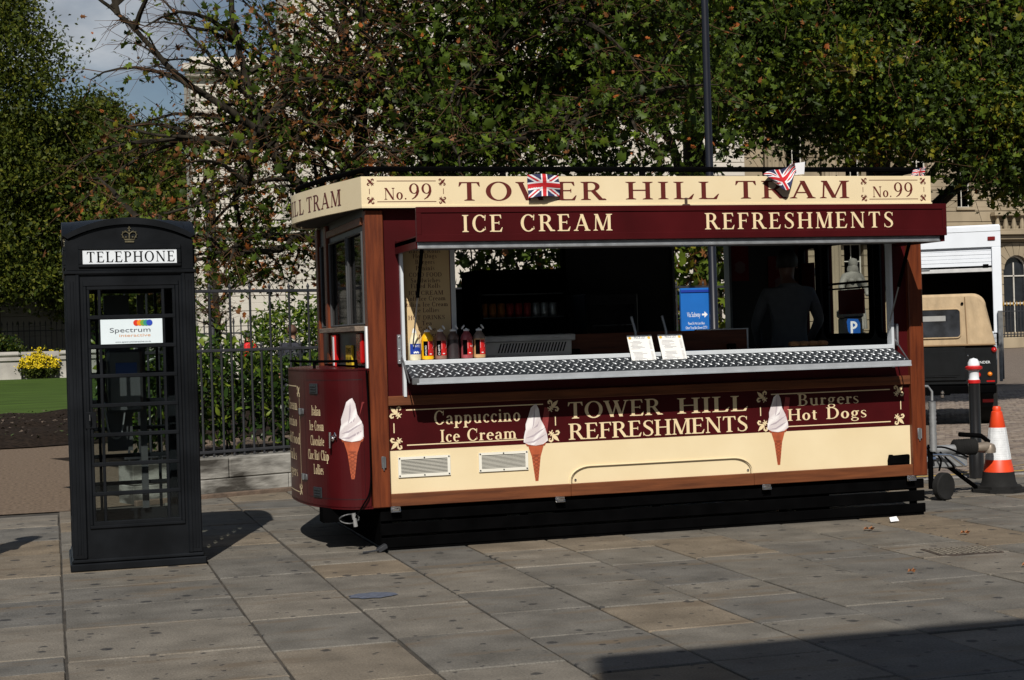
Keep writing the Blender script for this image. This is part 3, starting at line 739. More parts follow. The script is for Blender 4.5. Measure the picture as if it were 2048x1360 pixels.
# wall panels (maroon, cream below)
YW = YF+.03
for x0, x1, z0, z1 in holes((2.43, 6.87, 1.16, 2.60), [(2.578, 6.70, 1.40, 2.275)]):
    q = MB(); q.box(x0, x1, YW, YW+.03, z0, z1); q.obj('wall_panel', MAROON, TR)
lp = MB(); lp.box(2.437, 6.867, YW, YW+.03, .752, 1.095); lowp = lp.obj('lower_panel', MAROON, TR)
cp = MB(); cp.box(2.437, 6.867, YW, YW+.03, .42, .7515); crp = cp.obj('skirt_panel', CREAM, TR)
PL = fp(YW)
words(lowp, CREAMT, PL, [('Cappuccino', 2.793, 3.485, .936, .105), ('Ice', 2.84, 2.995, .80, .094), ('Cream', 3.05, 3.452, .80, .094)])
words(lowp, CREAMT, PL, [('TOWER', 3.865, 4.66, .935, .128, .02), ('HILL', 4.79, 5.40, .935, .122, .06), ('REFRESHMENTS', 3.872, 5.402, .770, .125, .01)])
words(lowp, CREAMT, PL, [('Burgers', 5.845, 6.405, .955, .094), ('Hot', 5.752, 6.02, .836, .094), ('Dogs', 6.10, 6.474, .836, .094)])
for x0, x1 in ((2.505, 3.745), (5.535, 6.765)):
    q = MB(); border(q, PL, x0, x1, .812, 1.035, .088, .008); q.obj('border_ornament', CREAMT, lowp, fix=False)
# printed ice cream cones
def swirl_mat(nm, c1, c2):
    m = mat(nm, c1, .5, var=.02); n = m.node_tree; b = n.nodes['Principled BSDF']
    t = n.nodes.new('ShaderNodeTexCoord'); mpn = n.nodes.new('ShaderNodeMapping'); mpn.inputs['Rotation'].default_value = (0, .9, 0)
    wv = n.nodes.new('ShaderNodeTexWave'); wv.inputs['Scale'].default_value = 3.2; wv.inputs['Distortion'].default_value = 9; wv.inputs['Detail'].default_value = 2; wv.bands_direction = 'Z'
    r = n.nodes.new('ShaderNodeValToRGB'); r.color_ramp.elements[0].color = (*c1, 1); r.color_ramp.elements[1].color = (*c2, 1); r.color_ramp.elements[0].position = .45
    n.links.new(t.outputs['Object'], mpn.inputs['Vector']); n.links.new(mpn.outputs['Vector'], wv.inputs['Vector']); n.links.new(wv.outputs['Fac'], r.inputs['Fac']); n.links.new(r.outputs['Color'], b.inputs['Base Color'])
    return m
SWIRL = swirl_mat('printed_ice_cream', (.62, .56, .57), (.80, .77, .77)); SWIRLD = mat('printed_ice_cream_fold', (.42, .36, .40), .5)
CONE = mat('printed_wafer', (.38, .082, .030), .5, var=.25, scale=16); CONED = mat('printed_wafer_dark', (.24, .05, .02), .5); FLAKE = mat('printed_chocolate', (.22, .03, .03), .5, var=.3, scale=30)
def cone_print(place, cx, z0, z1, wd):
    """z0 cone tip, z1 top of the swirl"""
    q = MB(); h = z1-z0
    U = lambda pts: [(cx+a*wd, z0+b*h) for a, b in pts]
    q.add([place(u, v, 0) for u, v in U([(.20, .62), (.40, .95), (.62, .94), (.46, .58)])], [(0, 1, 2, 3)], 3)
    flat(q, U([(-.06, .0), (.06, .0), (.19, .335), (-.19, .335)]), place, 1, 1)
    flat(q, U([(-.19, .325), (.19, .325), (.33, .47), (-.33, .47)]), place, 2, 1)
    flat(q, U([(-.37, .455), (.37, .455), (.42, .50), (-.42, .50)]), place, 3, 2); flat(q, U([(-.40, .47), (.40, .47), (.43, .515), (-.43, .515)]), place, 4, 1)
    for i in range(7):
        t = i/7; a = .06+.13*t; z = .335*t
        flat(q, U([(-a, z), (-a, z+.012), (a*.8, z+.06), (a*.8, z+.048)]), place, 5, 2)
        flat(q, U([(a, z), (a, z+.012), (-a*.8, z+.06), (-a*.8, z+.048)]), place, 6, 2)
    flat(q, U([(-.12, .33), (.12, .33), (.14, .345), (-.14, .345)]), place, 7, 2)
    flat(q, U([(-.50, .51), (-.30, .475), (0, .46), (.30, .475), (.50, .52), (.47, .60), (.40, .68), (.26, .72), (-.26, .74), (-.42, .66), (-.48, .58)]), place, 8, 0)
    flat(q, U([(-.40, .66), (.34, .62), (.38, .70), (.22, .80), (.16, .93), (.06, 1.0), (-.04, .985), (-.17, .95), (-.26, .86), (-.40, .74)]), place, 9, 0)
    for s_ in ([(-.42, .56), (-.1, .60), (.2, .66), (.40, .685), (.2, .64), (-.1, .575)], [(-.46, .505), (-.1, .52), (.2, .575), (.46, .61), (.2, .55), (-.1, .50)], [(-.02, .97), (.0, .85), (-.05, .74), (-.14, .66), (-.09, .75), (-.06, .86)], [(.18, .80), (.1, .74), (-.1, .68), (.1, .71)]):
        flat(q, U(s_), place, 10, 4)
    return q.obj('ice_cream_picture', [SWIRL, CONE, CONED, FLAKE, SWIRLD], None, fix=False)
o = cone_print(PL, 3.602, .463, 1.062, .198); o.parent = lowp
o = cone_print(PL, 5.662, .482, 1.062, .188); o.parent = lowp
# louvred vents
for x0, x1, z0, z1 in ((2.505, 2.912, .548, .702), (3.138, 3.533, .556, .704)):
    q = MB(); y0 = YW-.004
    for r_ in holes((x0, x1, z0, z1), [(x0+.022, x1-.022, z0+.024, z1-.02)]): q.box(r_[0], r_[1], y0-.008, y0, r_[2], r_[3])
    vt = q.obj('vent', mat('white_plastic', (.72, .70, .62), .45, var=.04), TR)
    q = MB(); q.box(x0+.02, x1-.02, y0-.002, y0+.001, z0+.02, z1-.018); q.obj('vent_backing', DARK, vt)
    n = 10
    sl = None
    for i in range(n):
        z = z0+.031+i*(z1-z0-.05)/n
        if sl is None:
            q = MB(); q.box(x0+.022, x1-.022, y0-.007, y0-.003, -.0022, .0018)
            sl = q.obj('slat', MATS['white_plastic'], vt); sl.location.z = z
        else:
            d = sl.copy(); COL.objects.link(d); d.location.z = z
    for sx_ in (x0+.011, (x0+x1)/2, x1-.011):
        for sz in (z0+.012, z1-.01):
            q = MB(); q.lathe([(.0055, 0), (.0055, .004), (0, .005)], 8, M=Matrix.Translation((sx_, y0-.008, sz)) @ Matrix.Rotation(PI/2, 4, 'X')); q.obj('screw', BLACKM, vt)
# wheel arch trim
def archpath(x0, x1, z0, z1, r):
    o = [(x0, z0)]
    for i in range(9): a = PI-PI/2*i/8; o.append((x0+r+r*math.cos(a), z1-r*.62+r*.62*math.sin(a)))
    for i in range(9): a = PI/2-PI/2*i/8; o.append((x1-r+r*math.cos(a), z1-r*.62+r*.62*math.sin(a)))
    return o+[(x1, z0)]
q = MB(); q.tube([(x, YW-.006, z) for x, z in archpath(3.872, 5.424, .425, .560, .17)], .007, 6); q.obj('wheel_arch_trim', CREAM, TR)
q = MB(); q.tube([(x, YW-.003, z) for x, z in archpath(3.886, 5.410, .425, .548, .165)], .0035, 6); q.obj('wheel_arch_seal', mat('brown_seal', (.12, .09, .05), .8), TR)
for x in (3.915, 5.385):
    q = MB(); q.lathe([(.011, 0), (.009, .006), (0, .009)], 10, M=Matrix.Translation((x, YW-.002, .455)) @ Matrix.Rotation(PI/2, 4, 'X')); q.obj('rivet', CHROME, TR)
# toggle latches under the rail and hinges on the posts
for x in (2.47, 3.775, 5.53, 6.845):
    q = MB(); q.box(x-.038, x+.038, YF-.012, YF-.004, .29, .336, .003); q.box(x-.028, x+.028, YF-.024, YF-.012, .296, .322, .004); q.tube([(x-.034, YF-.02, .312), (x-.034, YF-.026, .296), (x+.034, YF-.026, .296), (x+.034, YF-.02, .312)], .003, 6); q.obj('latch', CHROME, TR)
for x, z in ((2.386, .672), (6.928, .682)):
    q = MB(); q.box(x-.016, x+.016, YF-.02, YF-.012, z-.045, z+.045, .003); q.tube([(x+.012, YF-.024, z-.04), (x+.012, YF-.024, z+.04)], .007, 8); q.box(x-.005, x+.005, YF-.026, YF-.02, z-.062, z-.04, .002); q.obj('hinge', STEEL, TR)
q = MB(); q.prism([(6.648, .428), (6.648, .47), (6.66, .515), (6.685, .515), (6.69, .507), (6.835, .512), (6.842, .50), (6.838, .428)], YW-.03, YW-.003); q.box(6.66, 6.83, YW-.036, YW-.03, .44, .495, .004); q.obj('socket_cover', BLACKM, TR)
# skirt boards
for z0, z1, y0, nm in ((.222, .30, YF+.03, 'skirt_board'), (.115, .205, YF+.022, 'skirt_board'), (.022, .098, YF+.012, 'skirt_board')):
    q = MB(); q.box(2.36, 6.985, y0, y0+.022, z0, z1, .004); q.obj(nm, BLACKM, TR)
q = MB(); q.box(2.362, 6.97, YF+.02, YF+.06, .004, .022); q.obj('skirt_foot', BLACKM, TR)
for x in (2.42, 3.5, 4.6, 5.7, 6.9):
    q = MB(); q.box(x-.03, x+.03, YF+.055, YF+.08, .02, .33); q.obj('skirt_bracket', BLACKM, TR)
q = MB(); q.box(2.36, 2.40, YF+.06, 13.9, .03, .29); q.obj('end_skirt_board', BLACKM, TR)
# serving hatch
HX0, HX1, HY = 2.53, 6.80, 11.06
q = MB(); q.box(HX0, HX1, HY+.03, YF+.02, 2.29, 2.32); hat = q.obj('serving_hatch', MAROON, TR)
q = MB(); q.box(HX0, HX1, HY, HY+.03, 2.285, 2.534, .003); hs = q.obj('hatch_sign', MAROON, hat)
MAR2 = mat('maroon_panel', (.060, .007, .008), .35, var=.08, scale=4)
q = MB()
for r_ in holes((HX0, HX1, 2.285, 2.534), [(HX0+.035, HX1-.035, 2.335, 2.492)]): q.box(r_[0], r_[1], HY-.008, HY-.0005, r_[2], r_[3], .002)
q.obj('hatch_sign_frame', MAROON, hat)
PH = fp(HY-.0005)
def hx(px, Y):   # lateral position on a plane parallel to the front, used once to lay out the sign
    return Y*math.tan(_psi+math.atan((px-1024)/3180.6))
for wd, a, b in (('ICE', 925, 1007), ('CREAM', 1041, 1226), ('REFRESHMENTS', 1411, 1789)):
    words(hs, CREAMT, PH, [(wd, hx(a, HY)+.022, hx(b, HY)+.022, 2.352, .122, .16)])
q = MB(); q.box(HX0+.01, HX1-.05, HY+.02, HY+.06, 2.238, 2.284, .003); q.box(HX0+.01, HX1-.05, HY+.012, HY+.02, 2.238, 2.252, .002); q.obj('hatch_edge_strip', ALU, hat)
q = MB(); q.box(HX0+.06, HX1-.1, HY+.07, YF-.05, 2.262, 2.288); q.obj('hatch_lining', mat('hatch_grey', (.10, .10, .105), .6), hat)
for x0 in (HX0, HX1-.03):
    q = MB(); q.box(x0, x0+.03, HY+.03, YF+.02, 2.24, 2.33); q.obj('hatch_side', MAROON, hat)
q = MB(); q.box(2.535, 2.9, YF-.03, YF+.03, 2.29, 2.345, .004); q.obj('hatch_hinge_rail', MAROON, TR)
# gas struts that hold the hatch
for x, m1 in ((2.64, 1.45), (6.66, 1.45)):
    a = Vector((x, YF-.02, 1.55)); b_ = Vector((x, HY+.32, 2.26)); 
    q = MB(); mid = a.lerp(b_, .5); q.tube([a, mid], .006, 8, 1); q.tube([mid, b_], .014, 8, 0); q.obj('gas_strut', [BLACKM, STEEL], TR)
# window opening frame
q = MB(); q.box(2.560, 2.582, YF-.012, YF+.06, 1.16, 2.275); q.obj('opening_frame', ALUW, TR)
q = MB(); q.box(6.698, 6.722, YF-.012, YF+.06, 1.24, 2.275); q.obj('opening_frame', ALUW, TR)
# counter flap
CY0, CY1 = YF-.03, 11.515
cm = MB(); cm.add([(2.566, CY0, 1.397), (6.70, CY0, 1.397), (6.70, CY1, 1.302), (2.566, CY1, 1.302), (2.566, CY0, 1.375), (6.70, CY0, 1.375), (6.70, CY1, 1.280), (2.566, CY1, 1.280)],
    [(0, 1, 2, 3), (4, 7, 6, 5), (0, 4, 5, 1), (1, 5, 6, 2), (2, 6, 7, 3), (3, 7, 4, 0)])
ctr = cm.obj('counter', TREAD, TR)
bm_ = MB(); dz = (1.302-1.397)/(CY1-CY0)
pit = .064
for i in range(int(4.13/pit)+1):
    for j in range(6):
        x = 2.58+i*pit+(.0 if j % 2 else pit/2); y = CY0-.022-j*.039
        if x > 6.69 or x < 2.575: continue
        a = R(50) if j % 2 else R(-50); L_, W_ = .0225, .0052
        ca, sa = math.cos(a), math.sin(a); vv = []
        for u, v_, hh in ((-L_, 0, 0), (-L_*.3, -W_, 0), (L_*.3, -W_, 0), (L_, 0, 0), (L_*.3, W_, 0), (-L_*.3, W_, 0), (-L_*.4, 0, .006), (L_*.4, 0, .006)):
            px, py = x+u*ca-v_*sa, y+u*sa+v_*ca; vv.append((px, py, 1.3972+dz*(py-CY0)+hh))
        bm_.add(vv, [(0, 1, 6), (1, 2, 7, 6), (2, 3, 7), (3, 4, 7), (4, 5, 6, 7), (5, 0, 6)])
o = bm_.obj('tread_bumps', BUMPM, ctr); o['kind'] = 'stuff'
q = MB(); q.box(2.60, 6.715, CY1-.012, CY1+.012, 1.256, 1.301, .002); q.box(2.60, 6.715, CY1-.016, CY1-.01, 1.256, 1.268); q.obj('counter_edge', mat('grey_aluminium', (.50, .53, .57), .42, .45, var=.08, scale=9, rvar=.1), ctr)
q = MB(); q.box(2.566, 2.62, CY1-.014, CY1+.014, 1.256, 1.304, .004); q.obj('edge_cap', STEEL, ctr)
q = MB(); q.box(2.57, 6.70, CY0-.006, YF+.03, 1.398, 1.432, .003); q.obj('counter_lip', ALUW, ctr)
for x in (2.552, 6.728):
    q = MB(); q.tube([(x, YF-.012, 1.47), (x, CY1+.02, 1.27)], .0055, 6); q.obj('stay', STEEL, ctr)
q = MB(); q.box(2.525, 2.55, YF+.0, YF+.03, 1.41, 1.63, .003); q.obj('stay_plate', ALU, TR)
for z in (1.43, 1.52, 1.61):
    q = MB(); q.lathe([(.008, 0), (.006, .004), (0, .006)], 8, M=Matrix.Translation((2.537, YF, z)) @ Matrix.Rotation(PI/2, 4, 'X')); q.obj('bolt', CHROME, TR)
q = MB(); q.box(6.745, 6.76, YF-.02, YF+.03, 1.42, 1.60, .003); q.obj('stay_plate', ALU, TR)
# inside worktop and wooden back board
q = MB(); q.box(2.60, 6.70, YF+.03, YF+.36, 1.385, 1.424); q.obj('worktop', mat('worktop_grey', (.20, .20, .21), .5), TR)
q = MB(); q.box(3.98, 5.66, 12.36, 12.39, 1.425, 1.595, .003); bb = q.obj('back_board', mat('reddish_board', (.11, .030, .012), .5, var=.4, scale=5, stretch=(.6, 9, 9)), TR)
q = MB(); q.box(5.20, 5.672, 12.352, 12.396, 1.594, 1.602); q.box(5.658, 5.67, 12.352, 12.396, 1.425, 1.594); q.obj('board_edge', ALUW, bb)
for x in (4.12, 5.50):
    q = MB(); q.box(x-.03, x+.03, 12.30, 12.36, 1.425, 1.475, .004); q.obj('board_clip', BLACKM, bb)
# menu board
YM = YF+.17
MB1 = MB(); MB1.box(2.60, 3.0, YM, YM+.02, 1.43, 2.35); mn = MB1.obj('menu_board', mat('menu_cream', (.62, .46, .25), .5, var=.04), TR)
q = MB(); q.box(2.993, 3.03, YM-.012, YM+.02, 1.43, 2.34, .002); q.obj('menu_frame', ALUW, mn)
q = MB(); q.box(2.987, 2.9925, YM-.003, YM, 1.43, 2.34); q.obj('menu_line', MAROONT, mn)
PM = fp(YM)
for s, zc, wd, hh in (('Bacon Rolls', 2.255, .25, .03), ('Hot Dogs', 2.215, .19, .034), ('Burgers', 2.17, .155, .034), ('Paninis', 2.122, .15, .034), ('COLD FOOD', 2.072, .26, .032), ('Sandwiches', 2.028, .235, .034), ('Filled Rolls', 1.985, .235, .034),
                      ('ICE CREAM', 1.932, .275, .032), ('Soft Ice Cream', 1.888, .31, .034), ('Italian Ice Cream', 1.842, .345, .034), ('Ice Lollies', 1.798, .205, .034), ('HOT DRINKS', 1.742, .29, .032), ('Tea', 1.698, .08, .034), ('Coffee', 1.652, .14, .034), ('Cappuccino', 1.606, .25, .034), ('Hot Chocolate', 1.558, .27, .034)):
    words(mn, mat('menu_print', (.07, .015, .015), .5), PM, [(s, 2.795-wd/2, 2.795+wd/2, zc, hh, .08)])
# rear wall with its openings and the glazed ends
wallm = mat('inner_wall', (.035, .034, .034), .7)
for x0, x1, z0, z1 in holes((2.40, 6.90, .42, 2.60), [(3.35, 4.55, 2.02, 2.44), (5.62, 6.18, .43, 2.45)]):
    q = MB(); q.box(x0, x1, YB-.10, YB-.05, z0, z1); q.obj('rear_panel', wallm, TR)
q = MB()
for r_ in holes((3.33, 4.57, 2.0, 2.46), [(3.36, 4.54, 2.03, 2.43)]): q.box(r_[0], r_[1], YB-.11, YB-.04, r_[2], r_[3])
q.obj('rear_window_frame', BLACKM, TR)
q = MB(); q.box(5.60, 5.625, YB-.16, YB-.04, .43, 2.46); q.box(6.175, 6.20, YB-.16, YB-.04, .43, 2.46); q.obj('door_jamb', STEEL, TR)
def ywall(mbx, x0, x1, rs):
    for y0, y1, z0, z1 in rs: mbx.box(x0, x1, y0, y1, z0, z1)
    return mbx
hs_ = [(12.0, 12.40, 1.50, 2.36), (12.50, 13.36, 1.50, 2.36), (13.50, 13.84, 1.50, 2.36)]
q = ywall(MB(), 6.93, 6.97, holes((11.90, YB-.1, .43, 2.60), hs_)); q.obj('end_panel', wallm, TR)
for i, h_ in enumerate(hs_):
    q = MB(); r = .07; y0, y1, z0, z1 = h_; pts = []
    for cx, cz, a0 in ((y1-r, z1-r, 0), (y0+r, z1-r, 90), (y0+r, z0+r, 180), (y1-r, z0+r, 270)):
        for k in range(5): a = R(a0+90*k/4); pts.append((6.925, cx+r*math.cos(a), cz+r*math.sin(a)))
    q.tube(pts+[pts[0]], .028, 6); fr_ = q.obj('end_window', BLACKM, TR)
    q = MB(); q.box(6.945, 6.95, y0, y1, z0, z1); q.obj('pane', GLASS, fr_)
q = MB(); q.box(6.90, 6.925, 12.50, 13.36, 1.97, 1.99); q.box(6.90, 6.925, 12.50, 13.36, 1.925, 1.94); q.obj('window_bar', BLACKM, TR)
q = MB(); q.box(6.905, 6.922, 12.62, 13.08, 1.70, 1.92); q.obj('window_poster', mat('dark_red_poster', (.10, .008, .008), .5), TR)
q = MB(); q.box(6.905, 6.922, 13.56, 13.8, 1.9, 2.2); q.obj('window_poster', MATS['dark_red_poster'], TR)
# a frosted ragged edge film on the front end window
q = MB(); pts = [(12.02, 1.53)]+[(12.13+.04*math.sin(i*1.7)+random.uniform(-.02, .02), 1.53+i*.08) for i in range(10)]+[(12.02, 2.33)]
q.prism(pts, 6.938, 6.943, 'yz'); q.obj('window_film', mat('grey_green_film', (.10, .12, .10), .6), TR)
# outside of the tow end
q = ywall(MB(), 6.975, 7.0, holes((11.90, YB-.1, .42, 2.59), hs_)); q.obj('end_cladding', MAROON, TR)
# glazed nose: three windows above the dash shelf
q = ywall(MB(), 2.31, 2.35, holes((11.89, YB-.1, 1.40, 2.60), [(11.95, 12.55, 1.72, 2.42), (12.62, 13.40, 1.72, 2.42), (13.60, 13.86, 1.72, 2.42)])); q.obj('nose_window_frame', mat('dark_frame', (.025, .022, .022), .45), TR)
for y0, y1 in ((11.95, 12.55), (12.62, 13.40), (13.60, 13.86)):
    q = MB(); q.box(2.327, 2.333, y0, y1, 1.72, 2.42); q.obj('nose_window', GLASSD, TR)
    q = MB(); q.tube([(2.306, y0, 1.72), (2.306, y0, 2.42), (2.306, y1, 2.42), (2.306, y1, 1.72), (2.306, y0, 1.72)], .012, 6); q.obj('window_seal', mat('dark_seal', (.045, .046, .048), .5), TR)
q = MB(); q.box(2.285, 2.31, 11.90, 13.45, 2.47, 2.53, .004); q.obj('nose_rail', WOODH, TR)
q = MB(); q.box(2.22, 2.31, 11.90, 13.55, 1.665, 1.705, .004); q.obj('nose_sill', mat('weathered_wood', (.16, .12, .09), .7, var=.4, scale=8, stretch=(9, .7, 9)), TR)
# nose body
q = MB(); ribbon(nose_lo, .335, 1.375, .03, q); nb = q.obj('nose_panel', MAROON, TR)
q = MB(); q.prism(nose_lo+[(2.4, 13.98), (2.4, 11.80)], 1.365, 1.385, 'xy'); q.prism(nose_lo+[(2.4, 13.98), (2.4, 11.80)], .325, .345, 'xy'); q.obj('nose_shelf', MAROON, TR)
PC = curveplace(nose_lo); CM = lambda u, v, k: PC(-u, v, k)
CM.cut = .025
q = MB()
for a, b_, z in ((-.70, -.045, 1.30),): rectf(q, a, b_, z, z+.004, CM, 0); rectf(q, a, b_, .40, .404, CM, 0)
rectf(q, -.75, -.746, .40, 1.30, CM, 0); rectf(q, -.045, -.041, .40, 1.30, CM, 0); q.obj('door_gap', DARK, nb, fix=False)
for s, a, b_, z, hh in (('Italian', -.61, -.46, 1.03, .075), ('Ice', -.655, -.59, .915, .075), ('Cream', -.565, -.415, .915, .075), ('Chocolate', -.645, -.42, .80, .075), ('Choc', -.70, -.60, .69, .075), ('Mint', -.58, -.50, .69, .075), ('Chip', -.475, -.36, .69, .075), ('Lollies', -.60, -.44, .58, .075)):
    words(nb, CREAMT, CM, [(s, a, b_, z, hh, .04)])
o = cone_print(CM, -.135, .555, 1.165, .21); o.parent = nb
for s, a, b_, z in (('Ice Cream', -1.72, -1.02, 1.06), ('Cappuccino', -1.85, -1.06, .93), ('Cold Food', -1.66, -.97, .79), ('Drinks', -1.6, -1.10, .66), ('Burgers', -1.7, -1.08, .53)): words(nb, CREAMT, CM, [(s, a+.06, b_+.06, z, .085)])
q = MB()
rectf(q, -.905, -.897, .46, 1.16, CM); rectf(q, -1.4, -.98, 1.245, 1.252, CM); rectf(q, -1.4, -.98, .408, .415, CM)
fleur(q, CM, -.93, 1.20, .085, R(-45)); fleur(q, CM, -.93, .44, .085, R(-135)); q.obj('nose_border', CREAMT, nb, fix=False)
C2 = Curve2(nose_lo)
def on_nose(u, z, out=0):
    p, n = C2.at(u)
    if n.x > 0: n = -n
    return Matrix.Translation((p.x+n.x*out, p.y+n.y*out, z)) @ Matrix.Rotation(math.atan2(-n.x, n.y)+PI, 4, 'Z')
for u, z in ((.56, 1.235), (.54, .44)):
    q = MB(); M = on_nose(u, z, .003)
    q.box(-.065, .065, -.006, .006, -.04, .04, .003, M=M)
    for k in (-1, 0, 1): q.box(-.045, .045, -.012, -.006, k*.02-.006, k*.02+.006, .002, M=M)
    q.obj('door_vent', mat('blackened_steel', (.035, .04, .045), .4, .5), nb)
for u, z in ((.84, 1.055), (.80, .545)):
    q = MB(); M = on_nose(u, z, .004); q.box(-.07, .07, -.006, .006, -.022, .022, .003, M=M); q.tube([M @ Vector((0, -.01, -.024)), M @ Vector((0, -.01, .024))], .009, 8); q.obj('door_hinge', STEEL, nb)
q = MB(); M = on_nose(.30, .86, .004); q.lathe([(.02, 0), (.02, .012), (.012, .02), (.012, .035)], 10, M=M @ Matrix.Rotation(PI/2, 4, 'X')); q.tube([M @ Vector((0, -.035, .05)), M @ Vector((0, -.04, -.07))], [.011, .008], 8); q.tube([M @ Vector((.02, -.02, .02)), M @ Vector((.05, -.03, .045)), M @ Vector((.055, -.03, .02))], .007, 6); q.obj('door_handle', CHROME, nb)
# dash shelf things: reflectors, plates, and the white strip beside the post
q = MB(); q.box(2.286, 2.302, 11.815, 11.86, 1.375, 1.70, .002); q.obj('white_strip', WHITED, TR)
LAMP = mat('red_lamp_glass', (.42, .006, .006), .15, coat=.6)
for y0, y1 in ((11.98, 12.16), (13.08, 13.3)):
    q = MB(); q.box(2.275, 2.31, y0, y1, 1.415, 1.655, .012); q.obj('tail_lamp', LAMP, TR)
q = MB(); q.box(2.285, 2.305, 12.42, 12.68, 1.40, 1.56, .003); pl_ = q.obj('number_plate', mat('plate_yellow', (.60, .42, .02), .45), TR)
q = MB(); PP = lambda u, v, k: (2.284-k*.0003, -u, v)
sans(q, 'TOWER', PP, -12.66, -12.44, 1.495, .045); sans(q, 'HILL 99', PP, -12.66, -12.44, 1.42, .045); q.obj('lettering', BLACKM, pl_, fix=False)
q = MB(); q.box(2.2, 2.215, 12.70, 12.79, 1.39, 1.64, .003, 0); q.box(2.197, 2.2, 12.715, 12.775, 1.40, 1.63, 0, 1); q.obj('reflector_board', [RED, WHITED], TR)
q = MB(); q.tube([(2.24, 11.98, 1.385), (2.24, 11.98, 1.44), (2.0, 12.5, 1.44), (1.93, 13.0, 1.44), (1.95, 13.4, 1.44)], .012, 6); q.tube([(2.0, 12.5, 1.385), (2.0, 12.5, 1.44)], .012, 6); q.obj('shelf_rail', BLACKM, TR)
# a cable down the side of the nose and its coiled plug
q = MB(); q.tube(smooth([(2.275, 11.775, 1.37), (2.285, 11.765, .9), (2.28, 11.768, .5), (2.22, 11.77, .36), (2.14, 11.80, .24)], 5), .0065, 8); q.obj('cable', BLACKM, TR)
q = MB(); q.tube([(2.13+.075*math.cos(a*.42), 11.86+.02*math.sin(a*.9), .255+.035*math.sin(a*.42)) for a in range(34)], .005, 6); q.tube([(2.15, 11.80, .30), (2.165, 11.80, .20)], .016, 8, 1); q.obj('coiled_lead', [mat('grey_lead', (.06, .062, .065), .5), mat('grey_plug', (.22, .22, .22), .5)], TR)
q = MB(); q.box(1.95, 2.14, 11.98, 12.15, .22, .33); q.obj('step_bracket', BLACKM, TR)
# roof rail
RZ = 2.885
q = MB(); path = [(7.03, 11.83, RZ), (2.33, 11.80, RZ)]+[(x+.06, y+.05, RZ) for x, y in nose_hi[3:-3]]+[(2.33, YB, RZ), (7.03, YB, RZ), (7.03, 11.83, RZ)]
for a, b_ in zip(path, path[1:]):
    q.tube([a, b_], .021, 6)
rr = q.obj('roof_rail', BLACKM, TR)
for x, y in [(7.03, 11.83), (2.33, 11.82), (2.14, 12.7), (4.55, 11.82), (5.62, 11.82), (3.4, 11.82), (7.03, YB), (5, YB), (3, YB)]:
    q = MB(); q.box(x-.02, x+.02, y-.02, y+.02, 2.64, RZ-.01); q.obj('rail_post', BLACKM, rr)
q = MB(); q.box(4.868, 4.888, YF-.075, YF-.06, 2.585, 2.65, .002); q.prism([(4.83, 2.572), (4.93, 2.572), (4.90, 2.60), (4.85, 2.60)], YF-.078, YF-.064); q.obj('hatch_catch', mat('worn_catch', (.06, .03, .02), .7), TR)
# drawbar, jockey wheel and breakaway gear
q = MB(); q.box(7.0, 8.06, 12.86, 13.0, .27, .38, .01); q.obj('drawbar', mat('galvanised', (.36, .37, .38), .5, .6, var=.15, scale=14), TR)
q = MB(); q.tube([(7.05, 12.93, .43), (7.98, 12.93, .43)], .045, 12); db = q.obj('coupling_tube', MATS['galvanised'], TR)
q = MB(); q.tube([(7.96+.0125*i, 12.93, .445) for i in range(18)], [.062+.016*(i % 2) for i in range(18)], 12); q.obj('rubber_gaiter', RUBBER, db)
q = MB(); q.tube([(8.14, 12.93, .43), (8.30, 12.93, .435), (8.36, 12.93, .42)], [.038, .052, .045], 10); q.lathe([(.0, .05), (.05, .035), (.062, 0), (.06, -.04)], 12, (8.33, 12.93, .42)); q.obj('coupling_head', mat('worn_steel', (.30, .25, .20), .5, .6, var=.3), db)
q = MB(); q.tube([(8.33, 12.93, .48), (8.25, 12.93, .54), (8.02, 12.93, .565)], .022, 8); q.obj('coupling_handle', BLACKM, db)
q = MB(); q.tube([(7.66, 12.82, .40), (7.84, 12.80, .39), (7.97, 12.78, .29)], .013, 8); q.tube([(7.62, 12.84, .36), (7.7, 12.83, .36)], .03, 8); q.obj('brake_lever', CHROME, db)
for k, (a, b_, c_) in enumerate((((7.6, 12.82, .46), (7.8, 12.82, .46), (8.05, 12.84, .36)), ((7.66, 12.84, .45), (7.74, 12.80, .36), (7.74, 12.83, .25)), ((7.76, 12.84, .42), (7.86, 12.80, .30), (7.9, 12.82, .22)))):
    q = MB(); q.tube(smooth([a, b_, c_], 6), .009, 6); q.obj('lead', BLACKM, db)
q = MB(); n_ = 26; q.tube([(7.61, 12.70, .44+.018*i) for i in range(n_)], [.030+.005*(i % 2) for i in range(n_)], 10); q.tube([(7.61, 12.70, .90), (7.61, 12.70, .98), (7.57, 12.70, 1.03), (7.02, 12.70, 1.06)], .012, 8); q.obj('spring_hose', MATS['galvanised'], TR)
jw = MB(); M = Matrix.Translation((7.69, 12.68, .125)) @ Matrix.Rotation(PI/2, 4, 'X') @ Matrix.Rotation(.35, 4, 'Y')
jw.lathe([(.05, -.035), (.115, -.035), (.125, -.025), (.125, .025), (.115, .035), (.05, .035)], 24, M=M); jo = jw.obj('jockey_wheel', RUBBER, TR)
q = MB(); q.lathe([(.0, -.03), (.06, -.028), (.06, .028), (0, .03)], 14, M=M); q.obj('wheel_hub', STEEL, jo)
q = MB(); q.tube([(7.60, 12.74, .10), (7.60, 12.74, .50)], .024, 10); q.tube([(7.60, 12.72, .12), (7.69, 12.70, .125)], .014, 8); q.obj('jockey_stem', BLACKM, TR)
q = MB(); q.tube([(7.9, 12.93, .27), (8.3, 13.1, .04)], .02, 6); q.obj('prop_stay', BLACKM, TR)
